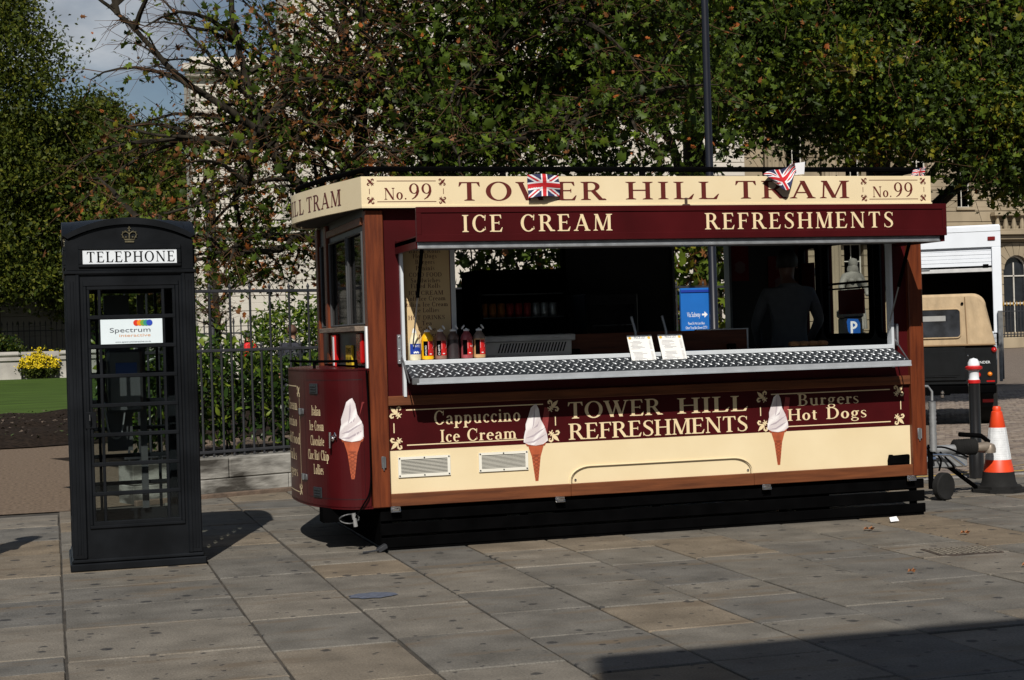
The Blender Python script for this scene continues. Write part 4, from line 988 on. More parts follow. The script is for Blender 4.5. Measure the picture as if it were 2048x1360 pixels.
# two small flags tied to the roof rail
def flag(lbl, mapf, extra):
    t = thing('union_flag', lbl, 'flag', mapf(.5, .5, 0), 'small flags tied along the roof rail')
    q = MB(); W_, H_ = 1., .6; lay = 0
    rect = [(0, 0), (W_, 0), (W_, H_), (0, H_)]
    def strip(poly, k, mi):
        n = 14
        for i in range(n):
            for j in range(6):
                p = poly
                for a, b_, c_ in ((-1, 0, -W_*i/n), (1, 0, W_*(i+1)/n), (0, -1, -H_*j/6), (0, 1, H_*(j+1)/6)):
                    p = clip(p, a, b_, c_)
                    if len(p) < 3: break
                if len(p) >= 3: q.add([mapf(u, v/H_, k) for u, v in p], [tuple(range(len(p)))], mi)
    def diag(s, w0, w1):
        d = Vector((W_, H_*s)).normalized(); n = Vector((-d.y, d.x)); c_ = Vector((W_/2, H_/2))
        P_ = [c_-d*2+n*w0, c_+d*2+n*w0, c_+d*2+n*w1, c_-d*2+n*w1]; p = [tuple(x) for x in P_]
        for a, b_, cc in ((-1, 0, 0), (1, 0, W_), (0, -1, 0), (0, 1, H_)): p = clip(p, a, b_, cc)
        return p
    strip(rect, 0, 0)
    for s in (1, -1): strip(diag(s, -.065, .065), 1 if s > 0 else 2, 1)
    for s in (1, -1): strip(diag(s, -.022, .022), 3 if s > 0 else 4, 2)
    strip([(0, .2), (W_, .2), (W_, .4), (0, .4)], 5, 1); strip([(.4, 0), (.6, 0), (.6, H_), (.4, H_)], 6, 1)
    strip([(0, .24), (W_, .24), (W_, .36), (0, .36)], 7, 2); strip([(.44, 0), (.56, 0), (.56, H_), (.44, H_)], 8, 2)
    q.obj('flag_cloth', [NAVY, WHITEC, REDC], t, fix=False)
    if extra: 
        e = MB(); e.tube(extra, .005, 6); e.obj('flag_tie', WHITEC, t)
def mf1(u, v, k): return (3.562+u*.255+.004*math.sin(v*5), 11.700-.022*math.sin(u*3.1)-.012*math.cos(v*6+u*3)-k*.0007, 2.668+v*.160+.006*math.sin(u*4)-(.018*(1-u)*(1-v)))
def mf2(u, v, k):
    a = R(33); x = u*.27; z = v*.155
    return (5.545+x*math.cos(a)+z*.45*u-.02+ (1-v)*.10, 11.695-.035*math.sin(u*4.4+v*2)-k*.0007, 2.83+x*math.sin(a)*.62-(1-v)*(.06+.11*math.sin(PI*min(1, u*1.1)))+.012*math.sin(u*7))
flag('small union flag hanging flat over the W and E of the cream sign', mf1, None)
flag('small crumpled union flag blown up against the roof rail over TRAM', mf2, None)
def mf3(u, v, k): return (6.93+u*.13+.02*v, 11.79-.02*math.sin(u*5)-k*.0005, 2.828+v*.05+.03*u*v)
flag('folded little union flag lying on the roof edge at the tow end', mf3, None)
q = MB(); P_ = [(5.83, 11.74, 2.83), (5.93, 11.75, 2.84), (5.94, 11.75, 2.94), (5.80, 11.74, 2.92)]; q.add([(x, y, z) for x, y, z in P_]+[(x+.01, y+.02, z-.01) for x, y, z in P_], [(0, 1, 2, 3), (4, 7, 6, 5), (0, 4, 5, 1), (1, 5, 6, 2), (2, 6, 7, 3), (3, 7, 4, 0)])
tag(q.obj('paper_scrap', WHITEC), 'torn pale scrap of bunting caught on the roof rail beside a flag', 'scrap')
# ================================================================== TELEPHONE BOX
TB = thing('telephone_box', 'black telephone box with a domed roof and a TELEPHONE sign', 'telephone box', (.575, 12.26, 0))
PX, PY = .575, 12.26
PB = mat('telephone_black', (.0055, .0066, .0084), .40, var=.4, scale=3, bump=.04, bscale=14, rvar=.12, spec=.2)
q = MB(); q.box(PX-.48, PX+.48, PY-.475, PY+.475, 0, .055, .008); q.box(PX-.467, PX+.467, PY-.462, PY+.462, .055, .085, .01); q.obj('plinth', PB, TB)
hw, hd = .455, .455
for sx in (-1, 1):
    for sy in (-1, 1):
        q = MB(); cx, cy = PX+sx*(hw-.05), PY+sy*(hd-.05)
        q.box(cx-.05, cx+.05, cy-.05, cy+.05, .085, 2.13, .008)
        for k in (-.022, .0, .022):
            yy = cy+sy*.05; q.box(cx+k-.005, cx+k+.005, yy-.004, yy+.004, .12, 2.08, .002)
        q.obj('corner_post', PB, TB)
def tb_side(name, M, sign, back=False):
    """one face of the box built in a local frame: x across, y outward is -y, z up"""
    g0, g1, z0, z1 = -.302, .302, .335, 2.03
    q = MB()
    for a, b, c, d in holes((-.355, .355, .085, 2.13), [(g0, g1, z0, z1)]): q.box(a, b, -hd+.012, -hd+.05, c, d, 0, M=M)
    # mouldings round the door and round the glazing
    for a, b, c, d in holes((-.385, .385, .09, 2.15), [(-.362, .362, .04, 2.125)]): q.box(a, b, -hd-.006, -hd+.02, c, d, .003, M=M)
    for a, b, c, d in holes((g0-.035, g1+.035, z0-.035, z1+.05), [(g0-.012, g1+.012, z0-.012, z1+.012)]): q.box(a, b, -hd-.002, -hd+.02, c, d, .004, M=M)
    f = q.obj(name, PB, TB)
    if back:
        return f
    xs = [g0, g0+.078, g1-.078, g1]; bw = .022; bars = MB()
    for x in xs: bars.box(x-bw/2, x+bw/2, -hd+.006, -hd+.035, z0-.01, z1+.01, .004, M=M)
    n = 8; zz = [z0+(z1-z0)*i/n for i in range(n+1)]
    for z in zz: bars.box(g0-.01, g1+.01, -hd+.003, -hd+.037, z-.0145, z+.0145, .004, M=M)
    bars.obj('glazing_bars', PB, f)
    proto = {}
    for i in range(n):
        for a, b in zip(xs, xs[1:]):
            w_ = round(b-a, 3)
            if w_ not in proto:
                p = MB(); p.box(-w_/2+bw/2, w_/2-bw/2, -.002, .002, -(z1-z0)/n/2+.014, (z1-z0)/n/2-.014); o_ = p.obj('pane', GLASS, f); proto[w_] = o_
            else: o_ = proto[w_].copy(); COL.objects.link(o_)
            T = M @ Matrix.Translation(((a+b)/2, -hd+.022, (zz[i]+zz[i+1])/2)); o_.matrix_local = T
    return f
Mf = Matrix.Translation((PX, PY, 0))
front = tb_side('door', Mf, True)
tb_side('side_panel', Mf @ Matrix.Rotation(PI/2, 4, 'Z'), True); tb_side('side_panel', Mf @ Matrix.Rotation(-PI/2, 4, 'Z'), True)
tb_side('side_panel', Mf @ Matrix.Rotation(PI, 4, 'Z'), True)
# header, sign boxes, arched pediment, domed roof
q = MB(); q.box(PX-hw-.012, PX+hw+.012, PY-hd-.012, PY+hd+.012, 2.13, 2.155, .005); q.box(PX-hw+.005, PX+hw-.005, PY-hd+.005, PY+hd-.005, 2.155, 2.38, .004); hdr = q.obj('header', PB, TB)
def arc_poly(w_, zb, zt, n=18, drop=0):
    r = (w_*w_+(zt-zb)**2)/(2*(zt-zb)); a0 = math.asin(w_/r)
    return [(PX+r*math.sin(-a0+2*a0*i/n), zt-r+r*math.cos(-a0+2*a0*i/n)) for i in range(n+1)]
top = arc_poly(.425, 2.375, 2.485)
q = MB(); q.prism([(PX-.425, 2.36)]+top+[(PX+.425, 2.36)], PY-.445, PY+.445, 'xz')
q.obj('pediment', PB, TB)
ytop = [(y-PX+PY, z) for y, z in top]
q = MB(); q.prism([(PY-.425, 2.36)]+ytop+[(PY+.425, 2.36)], PX-.445, PX+.445, 'yz'); q.obj('pediment', PB, TB)
# roof: barrel arches crossing into a shallow dome with a moulded edge
q = MB()
outer = arc_poly(.462, 2.405, 2.535); inner = arc_poly(.432, 2.385, 2.487)
q.prism(outer+inner[::-1], PY-.468, PY-.40, 'xz'); q.prism(outer+inner[::-1], PY+.40, PY+.468, 'xz')
oy = [(x-PX+PY, z) for x, z in outer]; iy = [(x-PX+PY, z) for x, z in inner]
q.prism(oy+iy[::-1], PX-.4679, PX-.4001, 'yz'); q.prism(oy+iy[::-1], PX+.4001, PX+.4679, 'yz')
q.obj('roof_edge', PB, TB)
q = MB(); n = 16; v = []; f = []
for i in range(n+1):
    for j in range(n+1):
        x, y = -1+2*i/n, -1+2*j/n
        zx = 1-x*x; zy = 1-y*y
        v.append((PX+x*.455, PY+y*.455, 2.402+.128*max(zx, zy)+.03*zx*zy))
for i in range(n):
    for j in range(n): f.append((i*(n+1)+j, (i+1)*(n+1)+j, (i+1)*(n+1)+j+1, i*(n+1)+j+1))
q.add(v, f, 0, True); q.obj('roof', PB, TB)
OPAL = mat('opal_glass', (.66, .70, .74), .35, var=.03)
for M, nm in ((Mf, 'f'), (Mf @ Matrix.Rotation(PI/2, 4, 'Z'), 'r'), (Mf @ Matrix.Rotation(-PI/2, 4, 'Z'), 'l'), (Mf @ Matrix.Rotation(PI, 4, 'Z'), 'b')):
    q = MB()
    for a, b, c, d in holes((-.362, .362, 2.178, 2.338), [(-.333, .333, 2.20, 2.305)]): q.box(a, b, -hd-.012, -hd+.02, c, d, .004, M=M)
    q.obj('sign_frame', PB, hdr)
    q = MB(); q.box(-.331, .331, -hd-.001, -hd+.004, 2.202, 2.303, 0, M=M); sg = q.obj('telephone_sign', OPAL, TB)
    q = MB(); pl = lambda u, v_, k: tuple(M @ Vector((u, -hd-.002-k*.0002, v_)))
    text(q, 'TELEPHONE', pl, -.305, .318, 2.214, .076, 0, .12); q.obj('lettering', BLACKM, sg, fix=False)
    # royal crown in relief
    q = MB(); GOLD = mat('tarnished_gilt', (.115, .10, .058), .5, .4, var=.4, scale=60)
    cz = 2.352
    cc = lambda x, z, r, d=.012: q.lathe([(r, 0), (r*.9, d*.7), (r*.5, d), (0, d)], 8, M=M @ Matrix.Translation((x, -.446, cz+z)) @ Matrix.Rotation(PI/2, 4, 'X'))
    q.box(-.033, .033, -.458, -.444, cz, cz+.014, .003, M=M); q.box(-.037, .037, -.454, -.444, cz+.018, cz+.028, .002, M=M)
    for s_ in (-1, 1):
        q.tube([M @ Vector(p) for p in ((s_*.036, -.448, cz+.03), (s_*.050, -.452, cz+.055), (s_*.044, -.454, cz+.075), (s_*.022, -.454, cz+.08), (0, -.452, cz+.066))], .0045, 6)
        for x, z in ((.048, .04), (.053, .058), (.046, .078), (.028, .086)): cc(s_*x, z, .0045)
    q.tube([M @ Vector(p) for p in ((0, -.450, cz+.028), (0, -.456, cz+.05), (0, -.453, cz+.068))], .005, 6)
    for x in (-.024, 0, .024): cc(x, .041, .008)
    cc(0, .086, .009); q.box(-.003, .003, -.455, -.446, cz+.092, cz+.118, 0, M=M); q.box(-.010, .010, -.455, -.446, cz+.101, cz+.107, 0, M=M)
    q.obj('crown_emblem', GOLD, TB)
# notice behind the glass
q = MB(); q.box(PX-.222, PX+.214, PY-hd-.004, PY-hd+.002, 1.622, 1.800, .001); nt_ = q.obj('notice', mat('notice_white', (.66, .74, .78), .35, var=.03, scale=9), TB)
PNn = fp(PY-hd-.004)
for cx, c in ((.03, (.60, .03, .01)), (.055, (.75, .22, .01)), (.078, (.16, .33, .03)), (.10, (.03, .25, .20)), (.122, (.02, .06, .42))):
    q = MB(); flat(q, [(PX+cx+.022*math.cos(a*PI/12), 1.772+.022*math.sin(a*PI/12)) for a in range(24)], PNn, round(cx*60)-1); q.obj('logo_disc', mat('logo_%d' % round(cx*1000), c, .4, var=.02), nt_, fix=False)
q = MB(); sans(q, 'Spectrum', PNn, PX-.158, PX+.128, 1.706, .033); q.obj('lettering', mat('notice_grey', (.07, .08, .10), .5), nt_, fix=False)
q = MB(); sans(q, 'interactive', PNn, PX-.092, PX+.128, 1.673, .021); q.obj('lettering', mat('notice_orange', (.62, .27, .09), .5), nt_, fix=False)
q = MB(); sans(q, 'www.spectruminteractive.co.uk', PNn, PX-.122, PX+.13, 1.632, .011); q.obj('lettering', MATS['notice_grey'], nt_, fix=False)
# payphone on its backboard
q = MB(); q.box(PX-.17, PX+.02, PY+.36, PY+.40, .80, 2.0); q.box(PX+.08, PX+.13, PY+.36, PY+.40, .35, 2.0); q.obj('backboard', mat('grey_backboard', (.05, .052, .056), .45), TB)
ph = MB(); ph.box(PX-.16, PX+.10, PY+.22, PY+.36, 1.10, 1.58, .02); pho = ph.obj('payphone', mat('payphone_steel', (.14, .15, .16), .35, .7), TB)
q = MB(); q.tube([(PX-.19, PY+.24, 1.20), (PX-.20, PY+.20, 1.27), (PX-.20, PY+.20, 1.42), (PX-.19, PY+.24, 1.49)], [.028, .02, .02, .028], 8); q.obj('handset', BLACK, pho)
q = MB(); q.box(PX-.10, PX+.06, PY+.212, PY+.22, 1.38, 1.48, .003); q.obj('phone_display', mat('phone_blue', (.04, .09, .30), .3), pho)
q = MB(); q.tube(smooth([(PX-.19, PY+.24, 1.2), (PX-.16, PY+.22, .95), (PX-.08, PY+.22, .92), (PX-.04, PY+.25, 1.1)], 5), .008, 6); q.obj('cord', STEEL, pho)
q = MB(); q.box(PX-.44, PX-.40, PY-.2, PY+.3, .35, .9); q.obj('inner_panel', mat('pale_inner', (.22, .23, .23), .5), TB)
q = MB(); q.box(PX-.35, PX-.27, PY-hd-.004, PY-hd+.004, 1.02, 1.14, .004); q.tube([(PX-.315, PY-hd-.02, 1.05), (PX-.315, PY-hd-.035, 1.08), (PX-.315, PY-hd-.02, 1.12)], .006, 6); q.obj('door_handle', PB, TB)

# ================================================================== ON AND IN THE KIOSK
def bottle(x, y, lbl, body, cap, band, art, kind):
    t = thing('sauce_bottle', lbl, 'sauce bottle', (x, y, 1.433), 'squeezy sauce bottles in a row on the counter')
    r = .0465; M = Matrix.Translation((x, y, 1.433))
    q = MB()
    prof = [(.040, 0), (r, .006), (r, .03), (r*.985, .035), (r*.985, .15), (r, .156), (r*.9, .178), (r*.62, .195), (.022, .205), (.020, .216)] if kind != 'mayo' else [(.044, 0), (.048, .006), (.048, .12), (.040, .155), (.026, .19), (.017, .212)]
    q.lathe(prof, 20, M=M, mis=body[1] if isinstance(body, tuple) else None); q.obj('bottle_body', body[0] if isinstance(body, tuple) else body, t)
    zt = prof[-1][1]
    q = MB()
    if kind == 'mayo': q.lathe([(.019, zt-.004), (.014, zt+.012), (.008, zt+.03), (0, zt+.031)], 12, M=M)
    else:
        q.lathe([(.024, zt-.004), (.024, zt+.008), (.010, zt+.011), (.006, zt+.018), (0, zt+.018)], 14, M=M)
        a = random.uniform(-.4, .8); q.lathe([(.019, -.003), (.019, .004), (0, .004)], 12, M=M @ Matrix.Translation((.026*(1 if kind != 'left' else -1), 0, zt+.026)) @ Matrix.Rotation((.9 if kind != 'left' else -.9)+a*.3, 4, 'Y'))
    q.obj('cap', cap, t)
    if band:
        rr_ = (r*.985 if kind != 'mayo' else .048)+.0008
        def lab(mbx, a0, a1, z0, z1, mi, k=0):
            n = 10; v = []; f = []
            for i in range(n+1):
                a = R(a0+(a1-a0)*i/n)-PI/2+.28
                for z in (z0, z1): v.append((x+(rr_+k*.0004)*math.cos(a), y+(rr_+k*.0004)*math.sin(a), 1.433+z))
            for i in range(n): f.append((2*i, 2*i+2, 2*i+3, 2*i+1))
            mbx.add(v, f, mi)
        cyl = lambda u, v_, k: (x+(rr_+.0005+k*.0003)*math.cos(u/rr_-PI/2+.28), y+(rr_+.0005+k*.0003)*math.sin(u/rr_-PI/2+.28), 1.433+v_)
        L = MB()
        if art == 'blue':
            lab(L, -75, 60, .045, .125, 0); o_ = L.obj('label', BLUE, t, fix=False)
            w_ = MB(); sans(w_, 'MAYO', cyl, -.035, .018, .098, .018)
            for i in range(5): flat(w_, [(-.028+.008*i+.006*math.cos(k*PI/4), .058+.004*(i % 2)+.007*math.sin(k*PI/4)) for k in range(8)], cyl, 1)
            w_.obj('lettering', WHITED, o_, fix=False)
        else:
            if kind != 'half':
                lab(L, -70, -25, .03, .142, 2); lab(L, -25, 72, .03, .142, 0)
            else: lab(L, -5, 75, .03, .142, 0)
            for poly in [[(-.016, .142), (.03, .142), (.040, .125), (.036, .105), (.020, .088), (-.016, .078)]]: flat(L, poly, cyl, 1, 1)
            # a splash
            sp = []
            for i in range(18):
                a = 2*PI*i/18; rr2 = (.017 if i % 2 else .008)*(1.25 if i in (9, 5, 13) else 1); sp.append((.010+rr2*.8*math.cos(a), .112+rr2*1.1*math.sin(a)))
            flat(L, sp, cyl, 2, 0)
            for z in (.070, .062, .054): rectf(L, -.004, .034, z, z+.0022, cyl, 2, 3)
            flat(L, [(.0+.010*math.cos(k*PI/5), .044+.004*math.sin(k*PI/5)) for k in range(10)], cyl, 2, 1)
            o_ = L.obj('label', [RED, WHITED, BLACKM, mat('label_pink', (.72, .22, .16), .5)], t, fix=False)
            word = {'mustard': 'MUSTARD', 'chilli': 'CHILLI'}.get(art)
            if word:
                w_ = MB(); rot = lambda u, v_, k: cyl(-.0365+(v_), .034+u, k+3)
                sans(w_, word, rot, 0, .075, -.006, .013); w_.obj('lettering', WHITED, o_, fix=False)
            if art == 'tomato':
                w_ = MB(); sans(w_, 'TOM', cyl, .0, .032, .088, .013, 0, 4); w_.obj('lettering', WHITED, o_, fix=False)
TRANS = lambda nm, c: mat(nm, c, .35, var=.12, scale=30, spec=.5)
MAYO = TRANS('mayo_bottle', (.74, .66, .46)); MUST = TRANS('mustard_bottle', (.78, .42, .004)); CHIL = TRANS('chilli_bottle', (.23, .12, .09)); BRN = TRANS('empty_bottle', (.11, .07, .055)); BRS = TRANS('brown_sauce', (.03, .022, .024)); TOM = TRANS('tomato_bottle', (.30, .06, .07)); BUR = TRANS('burger_bottle', (.50, .30, .14)); CLR = TRANS('hazy_plastic', (.20, .15, .12))
bx = [2.668, 2.768, 2.872, 2.972, 3.078, 3.178]; by = YF+.055
bottle(bx[0], by, 'cream mayonnaise bottle with a blue label and pointed nozzle', MAYO, WHITED, True, 'blue', 'mayo')
bottle(bx[1], by, 'bright yellow mustard bottle with a red and white label', MUST, WHITED, True, 'mustard', '')
bottle(bx[2], by, 'sauce bottle with CHILLI on a black strip beside a red label', CHIL, WHITED, True, 'chilli', '')
bottle(bx[3], by, 'half empty brown sauce bottle without any label', ([BRN, BRS], [1]*4+[0]*6), WHITED, False, None, '')
bottle(bx[4], by, 'pinkish red tomato sauce bottle with cap flipped to the left', TOM, WHITED, True, 'tomato', 'left')
bottle(bx[5], by, 'pale orange sauce bottle with a red label nearest the display cabinet', ([BUR, CLR], [0]*4+[1]*6), WHITED, True, 'burger', '')
def price_card(x, lbl, rows):
    t = thing('price_card', lbl, 'price list', (x, 11.70, 1.3), 'price lists hung over the counter')
    M = Matrix.Translation((x, 11.735, 1.435)) @ Matrix.Rotation(R(-27), 4, 'X')
    q = MB(); q.box(-.103, .103, -.004, .0, -.150, .150, M=M); c = q.obj('sheet', mat('card_white', (.72, .72, .70), .35, var=.02), t)
    pl = lambda u, v, k: tuple(M @ Vector((u, -.0045-k*.0003, v)))
    q = MB(); sans(q, 'PRICE LIST', pl, -.045, .05, .118, .02); q.obj('lettering', mat('card_navy', (.03, .05, .12), .5), c, fix=False)
    q = MB()
    for i in range(rows):
        z = .095-.011*i-(.02 if i > 6 else 0); a = random.uniform(-.09, -.06); l_ = random.uniform(.05, .11)
        rectf(q, a, a+l_, z, z+.0035, pl, 0); rectf(q, .07, .09, z, z+.0035, pl, 0)
    q.obj('small_print', mat('card_grey', (.22, .22, .25), .5), c, fix=False)
    q = MB()
    for sx in (-.082, .078):
        flat(q, [(sx+.013*math.cos(k*PI/5), .126+.012*math.sin(k*PI/5)) for k in range(10)], pl, 0)
    for i in range(9): flat(q, [(-.085+.021*i+.009*math.cos(k*PI/4), -.128+.008*math.sin(k*PI/4)+.003*(i % 2)) for k in range(8)], pl, 0)
    q.obj('coin_print', mat('card_gold', (.62, .38, .05), .5), c, fix=False)
    q = MB(); q.tube([(x-.02, 11.80, 1.43), (x-.022, 11.82, 1.60), (x-.045, 11.84, 1.72)], .011, 8); q.obj('card_stem', STEEL, t)
price_card(4.475, 'price list card on the counter, the one nearer the sauce bottles', 16)
price_card(4.735, 'price list card on the counter, the one nearer the blue sign behind', 17)
# glass display cabinet
DF = thing('display_cabinet', 'dark glass food display cabinet with pale louvred base inside the kiosk', 'display cabinet', (3.7, 12.6, 1.42))
WMET = mat('pale_metal', (.90, .90, .88), .3, .75)
q = MB(); q.box(3.32, 4.08, 12.30, 12.85, 1.43, 1.56, .006); bs = q.obj('cabinet_base', WMET, DF)
q = MB(); q.box(3.30, 4.10, 12.26, 12.30, 1.545, 1.60, .008); q.box(3.34, 4.06, 12.28, 12.31, 1.425, 1.445, .003); q.obj('base_trim', WMET, DF)
for i in range(22):
    q = MB(); q.add([(3.45+i*.026, 12.297, 1.46), (3.462+i*.026, 12.297, 1.46), (3.488+i*.026, 12.297, 1.535), (3.476+i*.026, 12.297, 1.535)], [(0, 1, 2, 3)]); q.obj('louvre_slot', DARK, bs, fix=False)
q = MB(); side = [(12.30, 1.60), (12.30, 1.72), (12.36, 2.02), (12.44, 2.10), (12.85, 2.10), (12.85, 1.60)]
for x in (3.31, 4.06): q.prism(side, x, x+.03, 'yz')
q.box(3.31, 4.09, 12.82, 12.85, 1.60, 2.10); q.box(3.31, 4.09, 12.42, 12.86, 2.10, 2.135, .004); q.box(3.31, 4.09, 12.295, 12.31, 1.60, 1.625); q.obj('cabinet_frame', BLACKM, DF)
q = MB(); q.add([(3.34, y, z) for y, z in side[:4]]+[(4.06, y, z) for y, z in side[:4]], [(0, 1, 5, 4), (1, 2, 6, 5), (2, 3, 7, 6)], 0, True); q.obj('curved_glass', GLASSD, DF)
for z in (1.74, 1.93):
    q = MB(); q.box(3.34, 4.06, 12.42, 12.82, z, z+.008); q.obj('glass_shelf', STEEL, DF)
canc = [mat('orange_can', (.55, .17, .02), .35, .3), mat('red_can', (.45, .02, .02), .35, .3), mat('silver_can', (.5, .52, .53), .35, .6)]
can = MB(); can.lathe([(.027, 0), (.032, .006), (.032, .105), (.026, .115), (.024, .114), (0, .112)], 12); canmesh = None
for i in range(9):
    t = None
    if canmesh is None or i % 3 == 0:
        t = can.obj('drink_can', canc[i//3]); canmesh = t
    else: t = canmesh.copy(); COL.objects.link(t)
    t.location = (3.40+i*.074, 12.50, 1.748)
    pos = ('first from the left', 'middle', 'last')[i % 3]
    tag(t, '%s drink can on the cabinet shelf, %s of its three' % (('orange', 'red', 'silver')[i//3], pos), 'drink can', 'drink cans behind the cabinet glass')
# ghostly kitchen fittings at the back
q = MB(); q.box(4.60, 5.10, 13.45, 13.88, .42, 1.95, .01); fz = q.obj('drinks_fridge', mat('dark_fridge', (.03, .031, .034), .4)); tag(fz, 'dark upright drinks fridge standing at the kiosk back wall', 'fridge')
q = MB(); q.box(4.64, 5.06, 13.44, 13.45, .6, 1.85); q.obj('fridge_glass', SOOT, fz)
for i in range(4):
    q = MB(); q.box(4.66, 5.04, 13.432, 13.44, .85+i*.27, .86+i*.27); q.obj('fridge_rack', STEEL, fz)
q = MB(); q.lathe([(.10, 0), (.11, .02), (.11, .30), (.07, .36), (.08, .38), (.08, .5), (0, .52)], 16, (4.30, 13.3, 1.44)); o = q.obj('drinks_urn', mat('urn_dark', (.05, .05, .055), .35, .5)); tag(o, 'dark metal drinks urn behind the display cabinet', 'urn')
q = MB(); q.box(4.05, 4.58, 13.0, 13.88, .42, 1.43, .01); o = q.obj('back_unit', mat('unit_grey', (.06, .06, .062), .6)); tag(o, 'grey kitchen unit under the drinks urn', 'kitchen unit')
def wall_poster(x0, x1, z0, z1, y, lbl):
    q = MB(); q.box(x0, x1, y-.006, y, z0, z1); o = q.obj('wall_poster', mat('poster_red', (.16, .008, .010), .4)); tag(o, lbl, 'poster')
    p_ = MB(); pl = fp(y-.006); flat(p_, [((x0+x1)/2+.05*math.cos(k*PI/6)*(1+.3*(k % 2)), z0+(z1-z0)*.35+.06*math.sin(k*PI/6)) for k in range(12)], pl, 0); p_.obj('poster_print', mat('poster_grey', (.2, .12, .12), .5), o, fix=False)
wall_poster(6.22, 6.40, 2.05, 2.42, YB-.105, 'dark red poster on the kiosk back wall beside the doorway')
wall_poster(6.60, 6.84, 1.88, 2.28, YB-.105, 'dark red poster tilted near the corner behind the vendor')
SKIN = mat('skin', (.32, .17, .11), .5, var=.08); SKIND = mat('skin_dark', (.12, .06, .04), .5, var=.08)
HAIRB = mat('black_hair', (.010, .009, .008), .6, var=.3, scale=60, bump=.4, bscale=150); HAIRN = mat('brown_hair', (.07, .03, .015), .6, var=.3, scale=60, bump=.4, bscale=150)
TEE = mat('grey_teeshirt', (.10, .11, .13), .85, var=.1, scale=14, bump=.1); JEANS = mat('dark_jeans', (.02, .022, .03), .85); SHOE = mat('shoes', (.015, .015, .015), .6)
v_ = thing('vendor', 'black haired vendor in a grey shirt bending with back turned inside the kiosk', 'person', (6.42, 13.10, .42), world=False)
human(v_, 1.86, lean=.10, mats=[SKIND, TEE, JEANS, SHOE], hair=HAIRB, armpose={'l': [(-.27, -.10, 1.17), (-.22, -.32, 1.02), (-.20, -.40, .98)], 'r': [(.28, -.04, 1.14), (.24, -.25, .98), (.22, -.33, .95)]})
v_.rotation_euler = (0, 0, PI-.35)
# bread tray left on the worktop
q = MB()
for i in range(4): q.lathe([(0, -.03), (.045, -.02), (.055, .005), (.04, .03), (0, .04)], 10, M=Matrix.Translation((5.95+i*.085, 12.06, 1.455)) @ Matrix.Diagonal((1, 1, .7, 1)))
o = q.obj('bread_rolls', mat('bread_crust', (.30, .15, .06), .7, var=.3, scale=15)); tag(o, 'row of brown bread rolls on the worktop in front of the vendor', 'bread')

# ================================================================== STREET FURNITURE NEARBY
CN = thing('traffic_cone', 'orange and white traffic cone on a black base beside the tow bar', 'traffic cone', (8.50, 13.05, 0), world=False)
q = MB(); pts = []
for i in range(8): a = PI/8+PI/4*i; pts.append((.262*math.cos(a), .262*math.sin(a)))
q.prism(pts, 0, .035, 'xy'); q.prism([(x*.82, y*.82) for x, y in pts], .035, .06, 'xy'); q.lathe([(.175, .055), (.155, .10), (.142, .19)], 24); q.obj('cone_base', RUBBER, CN)
prof = [(.142, .19, 0), (.118, .305, 0), (.118, .305, 1), (.075, .61, 1), (.075, .61, 0), (.052, .745, 0), (.040, .755, 0), (.040, .775, 0), (.034, .785, 0), (.026, .80, 0)]
q = MB(); q.lathe([(.142, .19), (.117, .305), (.1165, .306), (.0755, .60), (.0765, .602), (.050, .748), (.038, .756), (.040, .785), (.030, .80), (0, .80)], 24); q.obj('cone_body', ORANGE, CN)
q = MB(); q.lathe([(.1185, .303), (.078, .602)], 24); slv = q.obj('reflective_sleeve', mat('reflective_white', (.62, .64, .66), .4, var=.12, scale=22), CN)
q = MB()
for z in [.325+.021*i for i in range(13)]:
    r = .1192-.0405*(z-.303)/.3; q.lathe([(r, z-.0012), (r, z+.0012)], 24)
for k in range(12):
    a = k*PI/6; q.tube([(.1190*math.cos(a), .1190*math.sin(a), .305), (.0787*math.cos(a), .0787*math.sin(a), .60)], .0012, 4)
o = q.obj('sleeve_pattern', mat('sleeve_line', (.8, .82, .84), .3), slv); CN.rotation_euler = (0, 0, .3)
BO = thing('bollard', 'black bollard with a white and red domed top behind the traffic cone', 'bollard', (9.06, 14.30, 0), world=False)
q = MB(); q.lathe([(.075, 0), (.075, .26), (.066, .28), (.056, .30), (.056, .98)], 20); q.obj('bollard_post', mat('bollard_black', (.012, .012, .013), .3), BO)
q = MB(); q.lathe([(.070, .255), (.070, .285)], 20); q.lathe([(.062, .97), (.062, 1.0), (.056, 1.005)], 20); q.lathe([(.058, 1.10), (.085, 1.115), (.088, 1.135), (.06, 1.15)], 20); q.obj('red_band', RED, BO)
q = MB(); q.lathe([(.056, 1.0), (.050, 1.02), (.050, 1.09), (.056, 1.10)], 20); q.lathe([(.060, 1.148), (.058, 1.18), (.04, 1.215), (.0, 1.228)], 20); q.obj('white_top', WHITE, BO)
LPn = thing('lamp_post', 'tall slim dark lamp post rising behind the kiosk roof', 'lamp post', (7.16, 16.5, 0), world=False)
q = MB(); q.lathe([(.11, 0), (.11, .9), (.085, .95), (.05, 1.0), (.043, 4), (.036, 8.6)], 14); q.obj('pole', mat('lamp_black', (.008, .009, .015), .35), LPn)
q = MB(); q.tube([(0, 0, 8.5), (.1, -.5, 8.8), (.3, -1.0, 8.85)], .03, 8); q.lathe([(.12, 0), (.16, .06), (.1, .14), (0, .16)], 12, (.3, -1.0, 8.78)); q.obj('lamp_head', IRON, LPn)
BS = thing('blue_sign', 'blue notice board with white lettering seen through the kiosk doorway', 'sign', (7.0, 16.6, 0))
q = MB(); q.box(6.80, 7.17, 16.58, 16.62, 1.05, 2.07, .004); bsb = q.obj('sign_panel', mat('sign_blue', (.012, .13, .46), .4, var=.05), BS)
